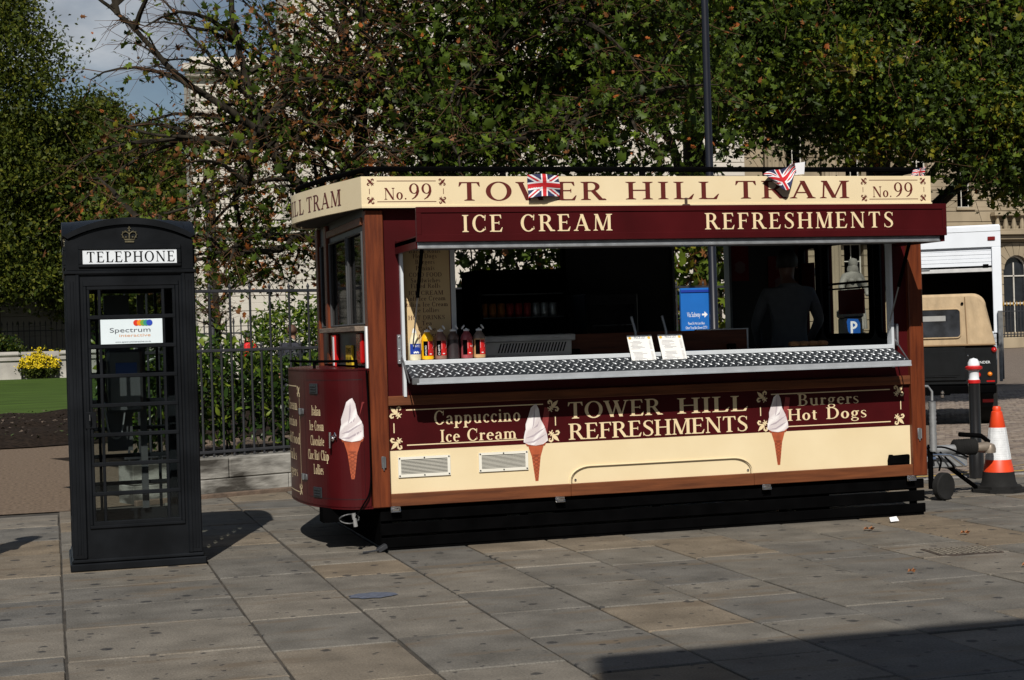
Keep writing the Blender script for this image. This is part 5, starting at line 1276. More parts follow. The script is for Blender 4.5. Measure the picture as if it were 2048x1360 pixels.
PB_ = fp(16.58); q = MB(); sans(q, 'Via Subway', PB_, 6.87, 7.03, 1.745, .055); flat(q, [(7.05, 1.76), (7.08, 1.76), (7.08, 1.735), (7.12, 1.77), (7.08, 1.805), (7.08, 1.78), (7.05, 1.78)], PB_, 0)
sans(q, 'Please Do Not Lean Bikes', PB_, 6.88, 7.08, 1.66, .028); sans(q, 'Other Trust Bins Shown CCTV', PB_, 6.85, 7.11, 1.61, .03); q.obj('lettering', WHITED, bsb, fix=False)
q = MB(); q.box(6.80, 7.17, 16.57, 16.58, 2.02, 2.05, .002); q.obj('sign_rail', BLUE, BS)
for x in (6.84, 7.13):
    q = MB(); q.box(x-.02, x+.02, 16.62, 16.66, 0, 2.0); q.obj('sign_post', IRON, BS)
# litter
q = MB(); q.add([(6.45, 11.44, .01), (6.53, 11.45, .012), (6.53, 11.49, .045), (6.46, 11.48, .04), (6.47, 11.50, .01), (6.54, 11.51, .012)], [(0, 1, 2, 3), (3, 2, 5, 4), (0, 3, 4), (1, 5, 2), (0, 4, 5, 1)]); tag(q.obj('paper_litter', WHITEC), 'crumpled white paper scrap on the slabs in front of the kiosk', 'litter')
LB = mat('dead_leaf', (.28, .11, .04), .7, var=.3, scale=40)
for i, (x, y, s_, lb) in enumerate(((6.05, 11.07, .05, 'curled orange leaf lying nearest the white paper scrap'), (6.55, 10.52, .042, 'small orange leaf lying just behind the inspection cover'), (6.02, 8.95, .04, 'brown leaf lying in front of the inspection cover'), (5.24, 9.05, .03, 'tiny brown leaf on the slabs well left of the inspection cover'))):
    q = MB(); n = 10; v = [(x, y, .02)]+[(x+s_*math.cos(k*2*PI/n)*(1 if k % 2 else .62), y+s_*.8*math.sin(k*2*PI/n)*(1 if k % 2 else .62), .008+.03*abs(math.sin(k*1.3))) for k in range(n)]
    q.add(v, [(0, 1+k, 1+(k+1) % n) for k in range(n)]); tag(q.obj('fallen_leaf', LB, fix=False), lb, 'leaf', 'fallen leaves on the paving')
q = MB(); q.box(2.31, 2.39, 11.72, 11.78, .012, .05, .006, M=Matrix.Translation((2.35, 11.75, .03)) @ Matrix.Rotation(-.5, 4, 'Y') @ Matrix.Translation((-2.35, -11.75, -.03))); q.tube([(2.2, 11.74, .01), (2.3, 11.72, .02), (2.36, 11.74, .03)], .008, 6); tag(q.obj('rubber_wedge', IRON), 'grey rubber wedge on the ground at the near end of the skirt boards', 'wedge')

# ================================================================== VEHICLES
JP = thing('off_road_car', 'black off-road car with a tan canvas top parked behind the kiosk', 'off-road car', (13.08, 21.68, 0), world=False)
CANV = mat('tan_canvas', (.42, .31, .185), .6, var=.16, scale=5, bump=.9, bscale=4.5, stretch=(1.6, 1, .7)); JB = mat('car_black', (.008, .009, .010), .3, var=.2, coat=.15, spec=.3)
def loft(secs, mbx, mi=0, sm=True, cap=True):
    n = len(secs[0][1]); v = [(x, y, z) for y, sec in secs for x, z in sec]; f = []
    for i in range(len(secs)-1):
        for k in range(n): f.append((i*n+k, i*n+(k+1) % n, (i+1)*n+(k+1) % n, (i+1)*n+k))
    k0 = len(mbx.v); mbx.add(v, f, mi, sm)
    if cap: mbx.f += [tuple(k0+k for k in range(n)), tuple(k0+(len(secs)-1)*n+k for k in range(n))]; mbx.m += [mi, mi]; mbx.s += [False, False]
def roundtop(w0, w1, z0, z1, r, n=6):
    o = [(-w0, z0), (w0, z0)]
    for i in range(n+1): a = PI/2*i/n; o.append((w1-r+r*math.cos(a), z1-r+r*math.sin(a)))
    for i in range(n+1): a = PI/2+PI/2*i/n; o.append((-w1+r+r*math.cos(a), z1-r+r*math.sin(a)))
    return o
q = MB(); loft([(-.02, roundtop(.885, .74, 1.235, 1.99, .20)), (.02, roundtop(.89, .76, 1.23, 2.03, .2)), (.6, roundtop(.89, .77, 1.23, 2.04, .2)), (1.4, roundtop(.88, .76, 1.23, 2.03, .2)), (1.9, roundtop(.86, .74, 1.23, 2.0, .2))], q); q.obj('canvas_top', CANV, JP, ang=35)
q = MB()
for s_ in (-1, 1): q.tube([(s_*.47, -.026, 1.24), (s_*.46, -.03, 1.6), (s_*.45, -.028, 1.98)], .008, 6)
q.tube([(-.88, -.028, 1.245), (.88, -.028, 1.245)], .014, 6)
q.obj('canvas_seam', mat('tan_canvas_seam', (.24, .155, .08), .6), JP)
q = MB(); pts = []
for cx, cz, a0 in ((.32, 1.74, 0), (-.32, 1.74, 90), (-.32, 1.42, 180), (.32, 1.42, 270)):
    for k in range(5): a = R(a0+22.5*k); pts.append((cx+.06*math.cos(a), cz+.06*math.sin(a)))
q.prism(pts, -.036, -.022, 'xz'); rw = q.obj('rear_window', mat('vinyl_window', (.025, .028, .034), .12, var=.8, scale=4, coat=.3), JP)
q = MB(); q.tube([(x, -.036, z) for x, z in pts+[pts[0]]], .010, 6); q.obj('window_seam', CANV, rw)
q = MB(); q.box(-.2, .16, -.038, -.0365, 1.62, 1.70); q.obj('window_reflection_sheet', mat('painted_reflection', (.30, .30, .29), .6), rw)  # pale sheet laid on the vinyl imitates a reflection by its colour
q = MB(); q.lathe([(.022, 0), (.022, .012), (0, .014)], 10, M=Matrix.Translation((.41, -.028, 1.88)) @ Matrix.Rotation(PI/2, 4, 'X')); q.obj('canvas_button', BLACKM, JP)
q = MB(); q.box(-.895, .895, 0, 3.8, .62, 1.225, .03); q.box(-.88, .88, 1.9, 2.9, 1.2, 1.26, .02); q.box(-.80, .80, 2.9, 3.85, .62, 1.28, .05); q.obj('car_body', JB, JP)
q = MB(); q.box(-.44, .44, -.03, 0, .70, 1.215, .01); tg = q.obj('tailgate', JB, JP)
q = MB(); q.box(-.35, .35, -.036, -.03, .78, 1.15, .008); q.tube([(-.36, -.04, .765), (.3, -.04, .765)], .006, 6); q.obj('tailgate_panel', JB, tg)
q = MB()
for z in (.72, .90, 1.08): q.lathe([(.012, 0), (.010, .008), (0, .01)], 8, M=Matrix.Translation((.475, -.002, z)) @ Matrix.Rotation(PI/2, 4, 'X'))
q.box(.46, .49, -.02, 0, .62, .70, .004); q.obj('tailgate_bolts', CHROME, JP)
for s_ in (-1, 1):
    q = MB()
    for x, z, r in ((.61, .78, .048), (.86, 1.16, .042)): q.lathe([(r, 0), (r*.95, .018), (r*.6, .035), (0, .04)], 14, M=Matrix.Translation((s_*x if s_ > 0 else s_*x, 0, z)) @ Matrix.Rotation(PI/2, 4, 'X'))
    q.obj('tail_lamp', LAMP, JP)
    q = MB(); q.lathe([(.036, 0), (.034, .016), (.02, .03), (0, .034)], 14, M=Matrix.Translation((s_*.79, 0, .79)) @ Matrix.Rotation(PI/2, 4, 'X')); q.obj('indicator', mat('amber_glass', (.70, .19, .01), .15, coat=.5), JP)
    q = MB(); q.box(s_*.80-.06, s_*.80+.06, -.006, 0, .672, .695); q.obj('reflector', LAMP, JP)
q = MB(); sans(q, 'DEFENDER', lambda u, v, k: (u, -.0025, v), .515, .80, .955, .038); q.obj('lettering', WHITED, JP, fix=False)
q = MB(); q.box(-.88, .88, -.03, .06, .50, .62, .012); q.box(-.2, .2, -.05, -.03, .48, .62, .01); q.obj('rear_crossmember', BLACKM, JP)
q = MB(); q.tube([(.08, -.08, .46), (.08, -.12, .47), (.08, -.13, .50)], .03, 8); q.lathe([(0, -.03), (.028, -.015), (.03, .01), (0, .03)], 10, (.08, -.13, .53)); q.obj('tow_ball', CHROME, JP)
wl = MB(); wl.lathe([(.2, -.10), (.34, -.11), (.365, -.08), (.365, .08), (.34, .11), (.2, .10)], 24, M=Matrix.Rotation(PI/2, 4, 'Y'))
wp = None
for x in (-.76, .76):
    for y in (.75, 3.1):
        if wp is None: wp = wl.obj('wheel', RUBBER, JP); wq = wp; r_ = MB(); r_.lathe([(0, -.07), (.2, -.08), (.2, .08), (0, .07)], 16, M=Matrix.Rotation(PI/2, 4, 'Y')); rim = r_.obj('rim', BLACKM, wp)
        else:
            wq = wp.copy(); COL.objects.link(wq); r2 = rim.copy(); COL.objects.link(r2); r2.parent = wq
        wq.location = (x, y, .365)
for s_ in (-1, 1):
    q = MB(); q.box(s_*.66, s_*.90, .22, .235, .28, .62, .006); q.obj('mud_flap', RUBBER, JP)
    q = MB(); q.box(s_*.66+(.02 if s_ > 0 else -.02), s_*.84, .215, .22, .35, .40); q.obj('flap_badge', RED, JP)
q = MB(); q.prism([(-.76, 1.26), (.76, 1.26), (.70, 1.78), (-.70, 1.78)], 2.55, 2.60, 'xz'); q.obj('windscreen', SOOT, JP)
q = MB(); q.box(-.85, .85, 2.62, 2.9, 1.225, 1.30, .02); q.box(-.9, .9, 3.85, 3.95, .50, .62, .02); q.obj('scuttle', JB, JP)
JP.rotation_euler = (0, 0, R(-31))

TK = thing('box_lorry', 'white box lorry with its rear roller shutter half raised', 'lorry', (21.72, 35.2, 0), world=False)
WP = mat('lorry_white', (.70, .74, .80), .4, var=.04, scale=2)
def bx_(x0, x1, y0, y1, z0, z1, m, nm, par, c=.01): q_ = MB(); q_.box(x0, x1, y0, y1, z0, z1, c); return q_.obj(nm, m, par)
bx_(-1.2, -1.17, 0, 5.4, .95, 3.95, WP, 'side_wall', TK); bx_(1.17, 1.2, 0, 5.4, .95, 3.95, WP, 'side_wall', TK)
bx_(-1.2, 1.2, 0, 5.4, 3.95, 4.0, WP, 'lorry_roof', TK); bx_(-1.17, 1.17, 0, 5.4, .92, .98, WP, 'load_floor', TK); bx_(-1.17, 1.17, 5.36, 5.4, .98, 3.95, WP, 'front_wall', TK)
bx_(-1.22, 1.22, -.05, .0, 3.44, 3.97, WP, 'top_frame', TK); bx_(-1.22, 1.22, -.054, -.051, 3.83, 3.84, STEEL, 'frame_seam', TK, 0)
bx_(-1.22, -1.02, -.05, 0, 1.30, 3.44, WP, 'rear_pillar', TK); bx_(1.0, 1.22, -.05, 0, 1.30, 3.44, WP, 'rear_pillar', TK)
for i in range(5): bx_(-1.02, 1.0, .02-.006*(i % 2), .05, 2.98+i*.094, 3.07+i*.094, WP, 'shutter_slat', TK, .006)
bx_(-1.02, 1.0, -.02, .05, 2.83, 2.93, mat('shutter_edge', (.5, .5, .5), .5), 'shutter_rail', TK); bx_(.78, .92, -.05, .0, 2.94, 3.02, BLACKM, 'shutter_lock', TK); bx_(-.75, -.5, -.04, 0, 2.90, 2.95, STEEL, 'shutter_handle', TK)
bx_(-1.02, 1.0, -.03, 0, 1.28, 1.34, WP, 'sill_rail', TK)
for s_ in (-1, 1): q = MB(); q.box(s_*1.0-.09, s_*1.0+.09, -.075, -.05, 3.60, 3.70, .03); q.obj('marker_lamp', mat('dark_red_lens', (.16, .012, .012), .25), TK)
for i in range(7): bx_(-1.1, 1.06, -.07-.006*(i % 2), -.03, .50+i*.112, .605+i*.112, mat('tail_lift_grey', (.46, .49, .53), .5, .2, var=.08), 'tail_lift_plank', TK, .006)
for x in (-1.14, 1.16): bx_(x-.06, x+.06, -.16, -.08, .15, 1.85, mat('lift_post_grey', (.13, .135, .14), .6, .3, var=.3), 'lift_post', TK)
bx_(1.10, 1.18, -.2, -.16, .1, 1.3, STEEL, 'lift_arm', TK)
bx_(-.5, -.4, .2, 7.2, .6, .9, BLACKM, 'chassis_rail', TK); bx_(.4, .5, .2, 7.2, .6, .9, BLACKM, 'chassis_rail', TK)
bx_(-1.05, 1.05, 5.6, 7.3, .7, 2.5, WP, 'cab', TK, .12)
wt = None
for x in (-.95, .95):
    for y in (1.6, 6.4):
        if wt is None: q = MB(); q.lathe([(.2, -.13), (.42, -.14), (.45, -.1), (.45, .1), (.42, .14), (.2, .13)], 22, M=Matrix.Rotation(PI/2, 4, 'Y')); wt = q.obj('wheel', RUBBER, TK); w2 = wt
        else: w2 = wt.copy(); COL.objects.link(w2)
        w2.location = (x, y, .45)
q = MB(); q.box(-1.165, -1.15, .1, 5.35, .985, 3.94); q.box(1.15, 1.165, .1, 5.35, .985, 3.94); q.box(-1.15, 1.15, 5.33, 5.355, .985, 3.94); q.box(-1.15, 1.15, .1, 5.33, 3.92, 3.945); q.box(-1.15, 1.15, .1, 5.33, .985, 1.0); q.obj('load_shade_lining', mat('load_shade_brown', (.022, .016, .010), .8, var=.3, scale=2), TK)  # lining added in near-black brown to stand in for shade inside the load space
TK.rotation_euler = (0, 0, R(-31.5))

# ================================================================== FURTHER FURNITURE SEEN THROUGH THE KIOSK
PM_ = thing('ticket_machine', 'black parking ticket machine with a blue and white P', 'ticket machine', (12.88, 24, 0), world=False)
q = MB(); q.box(-.17, .17, -.12, .12, 0, 1.72, .02); q.box(-.19, .19, -.14, .14, 1.72, 1.86, .03); q.obj('machine_body', BLACK, PM_)
q = MB(); pl = lambda u, v, k: (u, -.1215-k*.0012, v); pts = [(-.13, 1.66), (-.11, 1.71), (.08, 1.70), (.12, 1.63), (.12, 1.45), (.07, 1.38), (-.02, 1.40), (-.11, 1.50)]
flat(q, pts, pl, 0); pb_ = q.obj('badge', mat('badge_blue', (.012, .09, .36), .4), PM_, fix=False)
q = MB(); rectf(q, -.06, -.02, 1.44, 1.665, pl, 1); flat(q, [(-.02+.085*math.cos(R(a)), 1.60+.065*math.sin(R(a))) for a in range(90, -91, -15)]+[(-.02+.045*math.cos(R(a)), 1.60+.03*math.sin(R(a))) for a in range(-90, 91, 15)], pl, 2); q.obj('lettering', WHITED, pb_, fix=False)
STN = mat('grey_stone_statue', (.20, .19, .165), .75, var=.35, scale=3, bump=.3, bscale=20)
ST = thing('statue', 'grey stone statue of a bare chested man on a tall plinth', 'statue', (19.2, 35.6, 0), world=False)
q = MB(); q.box(-.75, .75, -.75, .75, 0, .25, .02); q.box(-.6, .6, -.6, .6, .25, 1.15, .02); q.box(-.7, .7, -.7, .7, 1.15, 1.3, .03); q.obj('plinth', STN, ST)
fg = bpy.data.objects.new('figure', None)
COL.objects.link(fg); fg.parent = ST; fg.location = (0, 0, 1.3); fg.rotation_euler = (0, 0, .35)
def jj(x, y, z, r, ry=None): return (x, y, z, r, ry or r)
jt = {'pelvis': jj(0, 0, .98, .19, .15), 'waist': jj(0, 0, 1.16, .17, .13), 'chest': jj(0, -.02, 1.42, .25, .17), 'neck': jj(0, 0, 1.62, .085), 'head': jj(.02, -.02, 1.77, .105, .12), 'top': jj(.03, -.02, 1.90, .07),
      'shl': jj(-.27, 0, 1.50, .11), 'ell': jj(-.46, -.02, 1.22, .085), 'wrl': jj(-.30, -.22, 1.02, .06), 'hdl': jj(-.22, -.25, .99, .055), 'shr': jj(.27, 0, 1.50, .11), 'elr': jj(.42, -.06, 1.20, .085), 'wrr': jj(.25, -.26, 1.06, .06), 'hdr': jj(.18, -.28, 1.04, .055),
      'hipl': jj(-.12, 0, .88, .13), 'knl': jj(-.16, -.05, .50, .095), 'anl': jj(-.17, .03, .09, .065), 'tol': jj(-.19, -.14, .05, .05), 'hipr': jj(.12, 0, .88, .13), 'knr': jj(.18, -.12, .50, .095), 'anr': jj(.2, -.05, .09, .065), 'tor': jj(.22, -.22, .05, .05)}
bn = [('pelvis', 'waist'), ('waist', 'chest'), ('chest', 'neck'), ('neck', 'head'), ('head', 'top'), ('chest', 'shl'), ('shl', 'ell'), ('ell', 'wrl'), ('wrl', 'hdl'), ('chest', 'shr'), ('shr', 'elr'), ('elr', 'wrr'), ('wrr', 'hdr'), ('pelvis', 'hipl'), ('hipl', 'knl'), ('knl', 'anl'), ('anl', 'tol'), ('pelvis', 'hipr'), ('hipr', 'knr'), ('knr', 'anr'), ('anr', 'tor')]
bd_ = skin_mesh('carved_body', jt, bn, [STN], lambda c: 0, ST); bd_.location = (0, 0, 1.3); bd_.rotation_euler = (0, 0, .35)
bpy.data.objects.remove(fg)
q = MB()
for s_ in (-1, 1): q.lathe([(0, -.075), (.06, -.05), (.085, 0), (.06, .05), (0, .075)], 12, M=Matrix.Translation((s_*.105, -.16, 2.70)) @ Matrix.Rotation(.35, 4, 'Z'))
q.lathe([(0, -.1), (.1, -.06), (.125, .02), (.09, .11), (0, .14)], 12, (.03, -.0, 3.13)); q.obj('carved_relief', STN, ST)
q = MB()
for i in range(9): a = -1.4+i*.35; q.tube(smooth([(.2*math.sin(a), -.15*math.cos(a), 2.3), (.26*math.sin(a+.2), -.2*math.cos(a), 1.95), (.30*math.sin(a+.1), -.24*math.cos(a), 1.5)], 4), [.04]*9, 6)
q.obj('drapery', STN, ST)
def lantern(x, y, lbl, grp, h=3.1, s=1.):
    t = thing('street_lantern', lbl, 'street lamp', (x, y, 0), grp, world=False)
    q = MB(); q.lathe([(.16*s, 0), (.16*s, .5), (.09*s, .6), (.06*s, .75), (.05*s, h-.7), (.09*s, h-.62), (.04*s, h-.55)], 12); q.obj('lamp_column', IRON, t)
    q = MB(); q.lathe([(.06*s, h-.55), (.17*s, h-.2), (.17*s, h-.19)], 8); q.obj('lantern_glass', mat('lantern_pane', (.30, .27, .22), .2), t)
    q = MB(); q.lathe([(.19*s, h-.2), (.2*s, h-.17), (.12*s, h-.06), (.03*s, h), (.02*s, h+.06), (0, h+.1)], 8); q.obj('lantern_cap', IRON, t)
    return t
lantern(18.75, 36.6, 'old street lantern beside the stone statue', 'old street lanterns')
lantern(4.86, 50, 'old street lantern beside the slim bare tree in the gardens', 'old street lanterns', 6.5, 2.2)
# ================================================================== RAILING ON ITS PLINTH WALL
DIRF = Vector((1, .36, 0)).normalized(); F0 = Vector((.70, fence_y(.70), 0)); FL = 8.6
Mfe = Matrix.Translation(F0) @ Matrix.Rotation(math.atan2(DIRF.y, DIRF.x), 4, 'Z')
WL = thing('plinth_wall', 'low stained stone wall carrying the garden railing', 'low wall', tuple(F0))
COP = mat('stained_stone', (.050, .046, .040), .9, scale=3.2, col2=(.30, .29, .265), ramp=(.40, .60), spec=.15, bump=.4, bscale=16, detail=9, stretch=(.6, 1, 2.2))
n = 8; L_ = FL/n
for i in range(n):
    q = MB(); q.box(i*L_+.003, (i+1)*L_-.003, -.19, .19, .19+random.uniform(-.003, .003), .405, .012, M=Mfe); q.obj('wall_stone', COP, WL)
    x0, x1 = (0 if i == 0 else i*L_-.38), (FL if i == n-1 else (i+1)*L_-.38)
    q = MB(); q.box(x0+.003, x1-.003, -.195, .19, -.02, .187, .008, M=Mfe); q.obj('wall_stone', COP, WL)
q = MB(); q.box(0, FL, -.26, -.197, -.02, .045, .01, M=Mfe); q.obj('wall_footing', mat('brown_footing', (.10, .07, .05), .9, var=.4, scale=9, bump=.3), WL)
FN = thing('railing', 'black iron railing with spear topped bars along the garden hedge', 'railing', tuple(F0))
for z, hgt in ((.445, .03), (1.515, .032), (2.145, .034)):
    q = MB(); q.box(0, FL, -.016, .016, z, z+hgt, .004, M=Mfe); q.obj('rail', IRON, FN)
def spear(h):
    q = MB(); q.lathe([(.0125, .40), (.0125, h-.10), (.020, h-.085), (.0125, h-.075), (.0125, h-.06), (.019, h-.04), (0, h)], 8); return q
p1 = spear(2.25).obj('tall_bar', IRON, FN); p2 = spear(1.62).obj('short_bar', IRON, FN)
nb_ = int(FL/.118)
for i in range(nb_):
    pr = p1 if i % 2 == 0 else p2; o = pr if i < 2 else pr.copy()
    if i >= 2: COL.objects.link(o)
    p_ = F0+DIRF*(.05+i*.118)
    o.matrix_parent_inverse = INV[FN.name]; o.location = p_
for i in range(5):
    q = MB(); q.box(.6+i*1.9-.03, .6+i*1.9+.03, -.03, .03, .40, .45, .004, M=Mfe); q.obj('rail_foot', IRON, FN)

# ================================================================== BUILDINGS
def facade_window(root, x0, x1, z0, z1, y, dep, bars=(1, 2), arch=False, fm=None, gm=None):
    fm = fm or WFR; gm = gm or SOOT
    q = MB(); t = .07
    for a in holes((x0, x1, z0, z1), [(x0+t, x1-t, z0+t, z1-t)]): q.box(a[0], a[1], y+dep-.08, y+dep, a[2], a[3])
    for i in range(1, bars[0]+1):
        x = x0+(x1-x0)*i/(bars[0]+1); q.box(x-.025, x+.025, y+dep-.06, y+dep-.01, z0+t, z1-t)
    for i in range(1, bars[1]+1):
        z = z0+(z1-z0)*i/(bars[1]+1); q.box(x0+t, x1-t, y+dep-.055, y+dep-.012, z-.025, z+.025)
    w_ = q.obj('window', fm, root)
    q = MB(); q.box(x0+t, x1-t, y+dep-.03, y+dep-.02, z0+t, z1-t); q.obj('pane', gm, w_)
    q = MB(); q.box(x0-.12, x1+.12, y-.12, y+dep-.09, z0-.16, z0, .01); q.obj('sill', STONE_W if root is BW else STONE_B, w_)
WFR = mat('white_frame', (.50, .48, .43), .5)
STONE_W = mat('portland_stone', (.44, .41, .36), .9, scale=.4, col2=(.56, .52, .46), spec=.1, stretch=(1, 1, .4), bump=.15, bscale=9, detail=9)
STONE_B = mat('buff_stone', (.20, .165, .115), .9, scale=.5, col2=(.36, .295, .205), spec=.1, stretch=(1, 1, .4), bump=.2, bscale=9, detail=9)
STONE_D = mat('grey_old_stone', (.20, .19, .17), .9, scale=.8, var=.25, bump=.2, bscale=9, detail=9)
BW = thing('pale_stone_building', 'huge pale stone building behind the central tree with coursed masonry', 'building', (15, 62, 0))
Y0 = 60.
wins = []
for k in range(5):
    for i in range(6): 
        if not (k == 0 and i == 0): wins.append((9.2+3.0*i, 10.7+3.0*i, 1.9+4.6*k+(0 if k else 1.2), 4.9+4.6*k))
q = MB(); zc = 0.0; courses = 0; row_h = .56
while zc < 20.0:
    H_ = 12.3 if zc > 12 else 99
    xl = 5.3 if zc < 12.0 else 9.0
    hs2 = [(a, b, c, d) for a, b, c, d in wins if c < zc+row_h and d > zc]
    row_q = MB()
    for r_ in holes((xl, 27.6, zc+.02, zc+row_h-.005), hs2):
        row_q = MB(); row_q.box(r_[0], r_[1], Y0, Y0+.42, r_[2], r_[3], .012); row_q.obj('stone_course', STONE_W, BW)
    zc += row_h
for a, b, c, d in wins: facade_window(BW, a, b, c, d, Y0, .4)
q = MB(); q.box(5.35, 27.5, Y0+.04, 63.5, 0, 12.0); q.box(9.05, 27.5, Y0+.04, 63.5, 12, 20)
q.obj('wall_core', STONE_W, BW)
for z in (5.9, 11.75): 
    q = MB(); q.box(5.0, 27.7, Y0-.45, Y0+.1, z, z+.25, .03); q.box(5.1, 27.65, Y0-.28, Y0+.1, z-.22, z-.003, .03); q.obj('cornice', STONE_W, BW)
q = MB(); q.box(8.7, 27.8, Y0-.6, Y0+.5, 19.5, 20.1, .03); q.obj('cornice', STONE_W, BW)
for i in range(6):
    q = MB(); x = 8.4+3.0*i; q.lathe([(.46, 6.2), (.44, 6.5), (.40, 6.7), (.36, 11.2), (.42, 11.3), (.48, 11.5)], 16, (x, Y0-.05, 0)); q.obj('column', STONE_W, BW)
# shaded block on the left
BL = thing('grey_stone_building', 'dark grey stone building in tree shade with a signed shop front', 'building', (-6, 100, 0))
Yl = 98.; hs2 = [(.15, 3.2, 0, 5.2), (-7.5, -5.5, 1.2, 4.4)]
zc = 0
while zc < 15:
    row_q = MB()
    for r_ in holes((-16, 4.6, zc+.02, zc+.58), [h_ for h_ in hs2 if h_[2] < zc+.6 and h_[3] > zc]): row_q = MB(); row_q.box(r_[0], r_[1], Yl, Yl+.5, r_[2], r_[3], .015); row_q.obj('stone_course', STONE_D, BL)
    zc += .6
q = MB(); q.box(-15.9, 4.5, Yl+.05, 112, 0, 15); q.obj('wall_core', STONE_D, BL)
q = MB(); q.box(.2, 3.15, Yl+.2, Yl+.3, 0, 5.1); sf = q.obj('shop_front', mat('shop_dark', (.010, .008, .008), .4), BL)
q = MB(); q.box(.25, 3.1, Yl+.1, Yl+.2, 2.9, 3.55); sg_ = q.obj('shop_fascia', mat('shop_red', (.07, .006, .006), .5), BL)
q = MB(); sans(q, 'BLANDY', fp(Yl+.1), .32, 2.3, 3.62, .42); q.obj('lettering', mat('shop_letters', (.45, .42, .38), .5), sg_, fix=False)
q = MB(); q.box(-16, 4.7, Yl-.3, Yl+.1, 5.3, 5.65, .03); q.obj('string_course', STONE_D, BL)
# buff building on the right, with columns and arched windows
BR = thing('buff_stone_building', 'buff stone classical building with fluted columns and arched windows', 'building', (50, 86, 0))
Yr = 82.
arches = [(50.2, 51.9), (54.15, 55.85), (58, 59.7)]
rects = [(43.75, 45.0, 4.3, 7.2), (40.2, 41.5, 4.3, 7.2), (36.8, 38.0, 4.3, 7.2), (48.3, 49.3, 8.6, 12.2), (51.2, 52.2, 8.3, 12.2), (55, 56.2, 8.8, 12.2), (44, 45, 9.5, 13), (40.3, 41.4, 9.5, 13)]
hs2 = [(a, b, .9, 5.5) for a, b in arches]+rects
zc = 0
while zc < 21:
    hh = .62
    for r_ in [1]:
        row_q = MB()
        for r2 in holes((34, 66, zc+.02, zc+hh-.01), [h_ for h_ in hs2 if h_[2] < zc+hh and h_[3] > zc]):
            row_q = MB(); row_q.box(r2[0], r2[1], Yr, Yr+.5, r2[2], r2[3], .018); row_q.obj('stone_course', STONE_B, BR)
    zc += hh
q = MB(); q.box(34.05, 65.9, Yr+.42, 100, 0, 21); q.obj('wall_core', mat('dark_room', (.02, .02, .022), .4), BR)
for a, b in arches:
    cx = (a+b)/2; r = (b-a)/2; zs = 4.6
    for i in range(9):
        a0, a1 = PI*i/9+.012, PI*(i+1)/9-.012; q = MB()
        q.prism([(cx+r*math.cos(a0), zs+r*math.sin(a0)), (cx+(r+.75)*math.cos(a0), zs+(r+.75)*math.sin(a0)), (cx+(r+.75)*math.cos(a1), zs+(r+.75)*math.sin(a1)), (cx+r*math.cos(a1), zs+r*math.sin(a1))], Yr-.06, Yr+.4, 'xz'); q.obj('arch_stone', STONE_B, BR)
    q = MB()
    for k in range(1): 
        P_ = [(cx+r*math.cos(PI*i/14), zs+r*math.sin(PI*i/14)) for i in range(15)]
        q.prism([(cx+r, 5.6)]+P_+[(cx-r, 5.6)], Yr+.02, Yr+.4, 'xz') if False else None
    q.tube([(cx+r*.94, Yr+.3, .9)]+[(cx+r*.94*math.cos(PI*i/14), Yr+.3, zs+r*.94*math.sin(PI*i/14)) for i in range(15)]+[(cx-r*.94, Yr+.3, .9)], .06, 6)
    q.box(cx-.035, cx+.035, Yr+.27, Yr+.33, .9, zs+r*.5); q.box(a, b, Yr+.27, Yr+.33, 2.55, 2.66); q.box(a, b, Yr+.27, Yr+.33, 4.2, 4.27)
    q.tube([(cx+r*.0+r*.9*math.cos(PI-PI*i/10*.5)+r*.0, Yr+.3, zs+r*.9*math.sin(PI*i/10*.5)) for i in range(11)], .035, 5)
    w_ = q.obj('arched_window', WFR, BR)
    q = MB(); q.box(a, b, Yr+.36, Yr+.38, .9, 5.5); q.obj('pane', SOOT, w_)
for a, b, c, d in rects: facade_window(BR, a, b, c, d, Yr, .45)
for z, o_ in ((6.35, .5), (6.62, .75), (13.6, .8)):
    q = MB(); q.box(33.8, 66, Yr-o_, Yr+.1, z, z+.25, .03); q.obj('string_course', STONE_B, BR)
for i in range(14):
    q = MB(); x = 53.6+i*.55; q.lathe([(.10, 6.9), (.16, 7.2), (.08, 7.6), (.12, 7.75)], 8, (x, Yr-.35, 0)); q.obj('baluster', STONE_B, BR)
q = MB(); q.box(53.3, 62, Yr-.6, Yr-.1, 7.75, 8.0, .02); q.box(53.3, 62, Yr-.6, Yr-.1, 6.88, 6.98, .02); q.obj('balustrade_rail', STONE_B, BR)
for x in (46.05, 42.6, 39.1):
    q = MB(); n = 40; v = []; f = []
    for zi, (z, r) in enumerate(((0, .80), (1.0, .80), (1.01, .62), (1.3, .60), (1.31, .52), (17, .45), (17.2, .6), (17.8, .7))):
        for k in range(n):
            fl_ = 1 if zi not in (4, 5) else (.91 if k % 4 in (1, 2) else 1.0)
            v.append((x+r*fl_*math.cos(2*PI*k/n), Yr-.75+r*fl_*math.sin(2*PI*k/n), z))
    for i in range(7):
        for k in range(n): f.append((i*n+k, i*n+(k+1) % n, (i+1)*n+(k+1) % n, (i+1)*n+k))
    q.add(v, f); q.obj('fluted_column', STONE_B, BR)
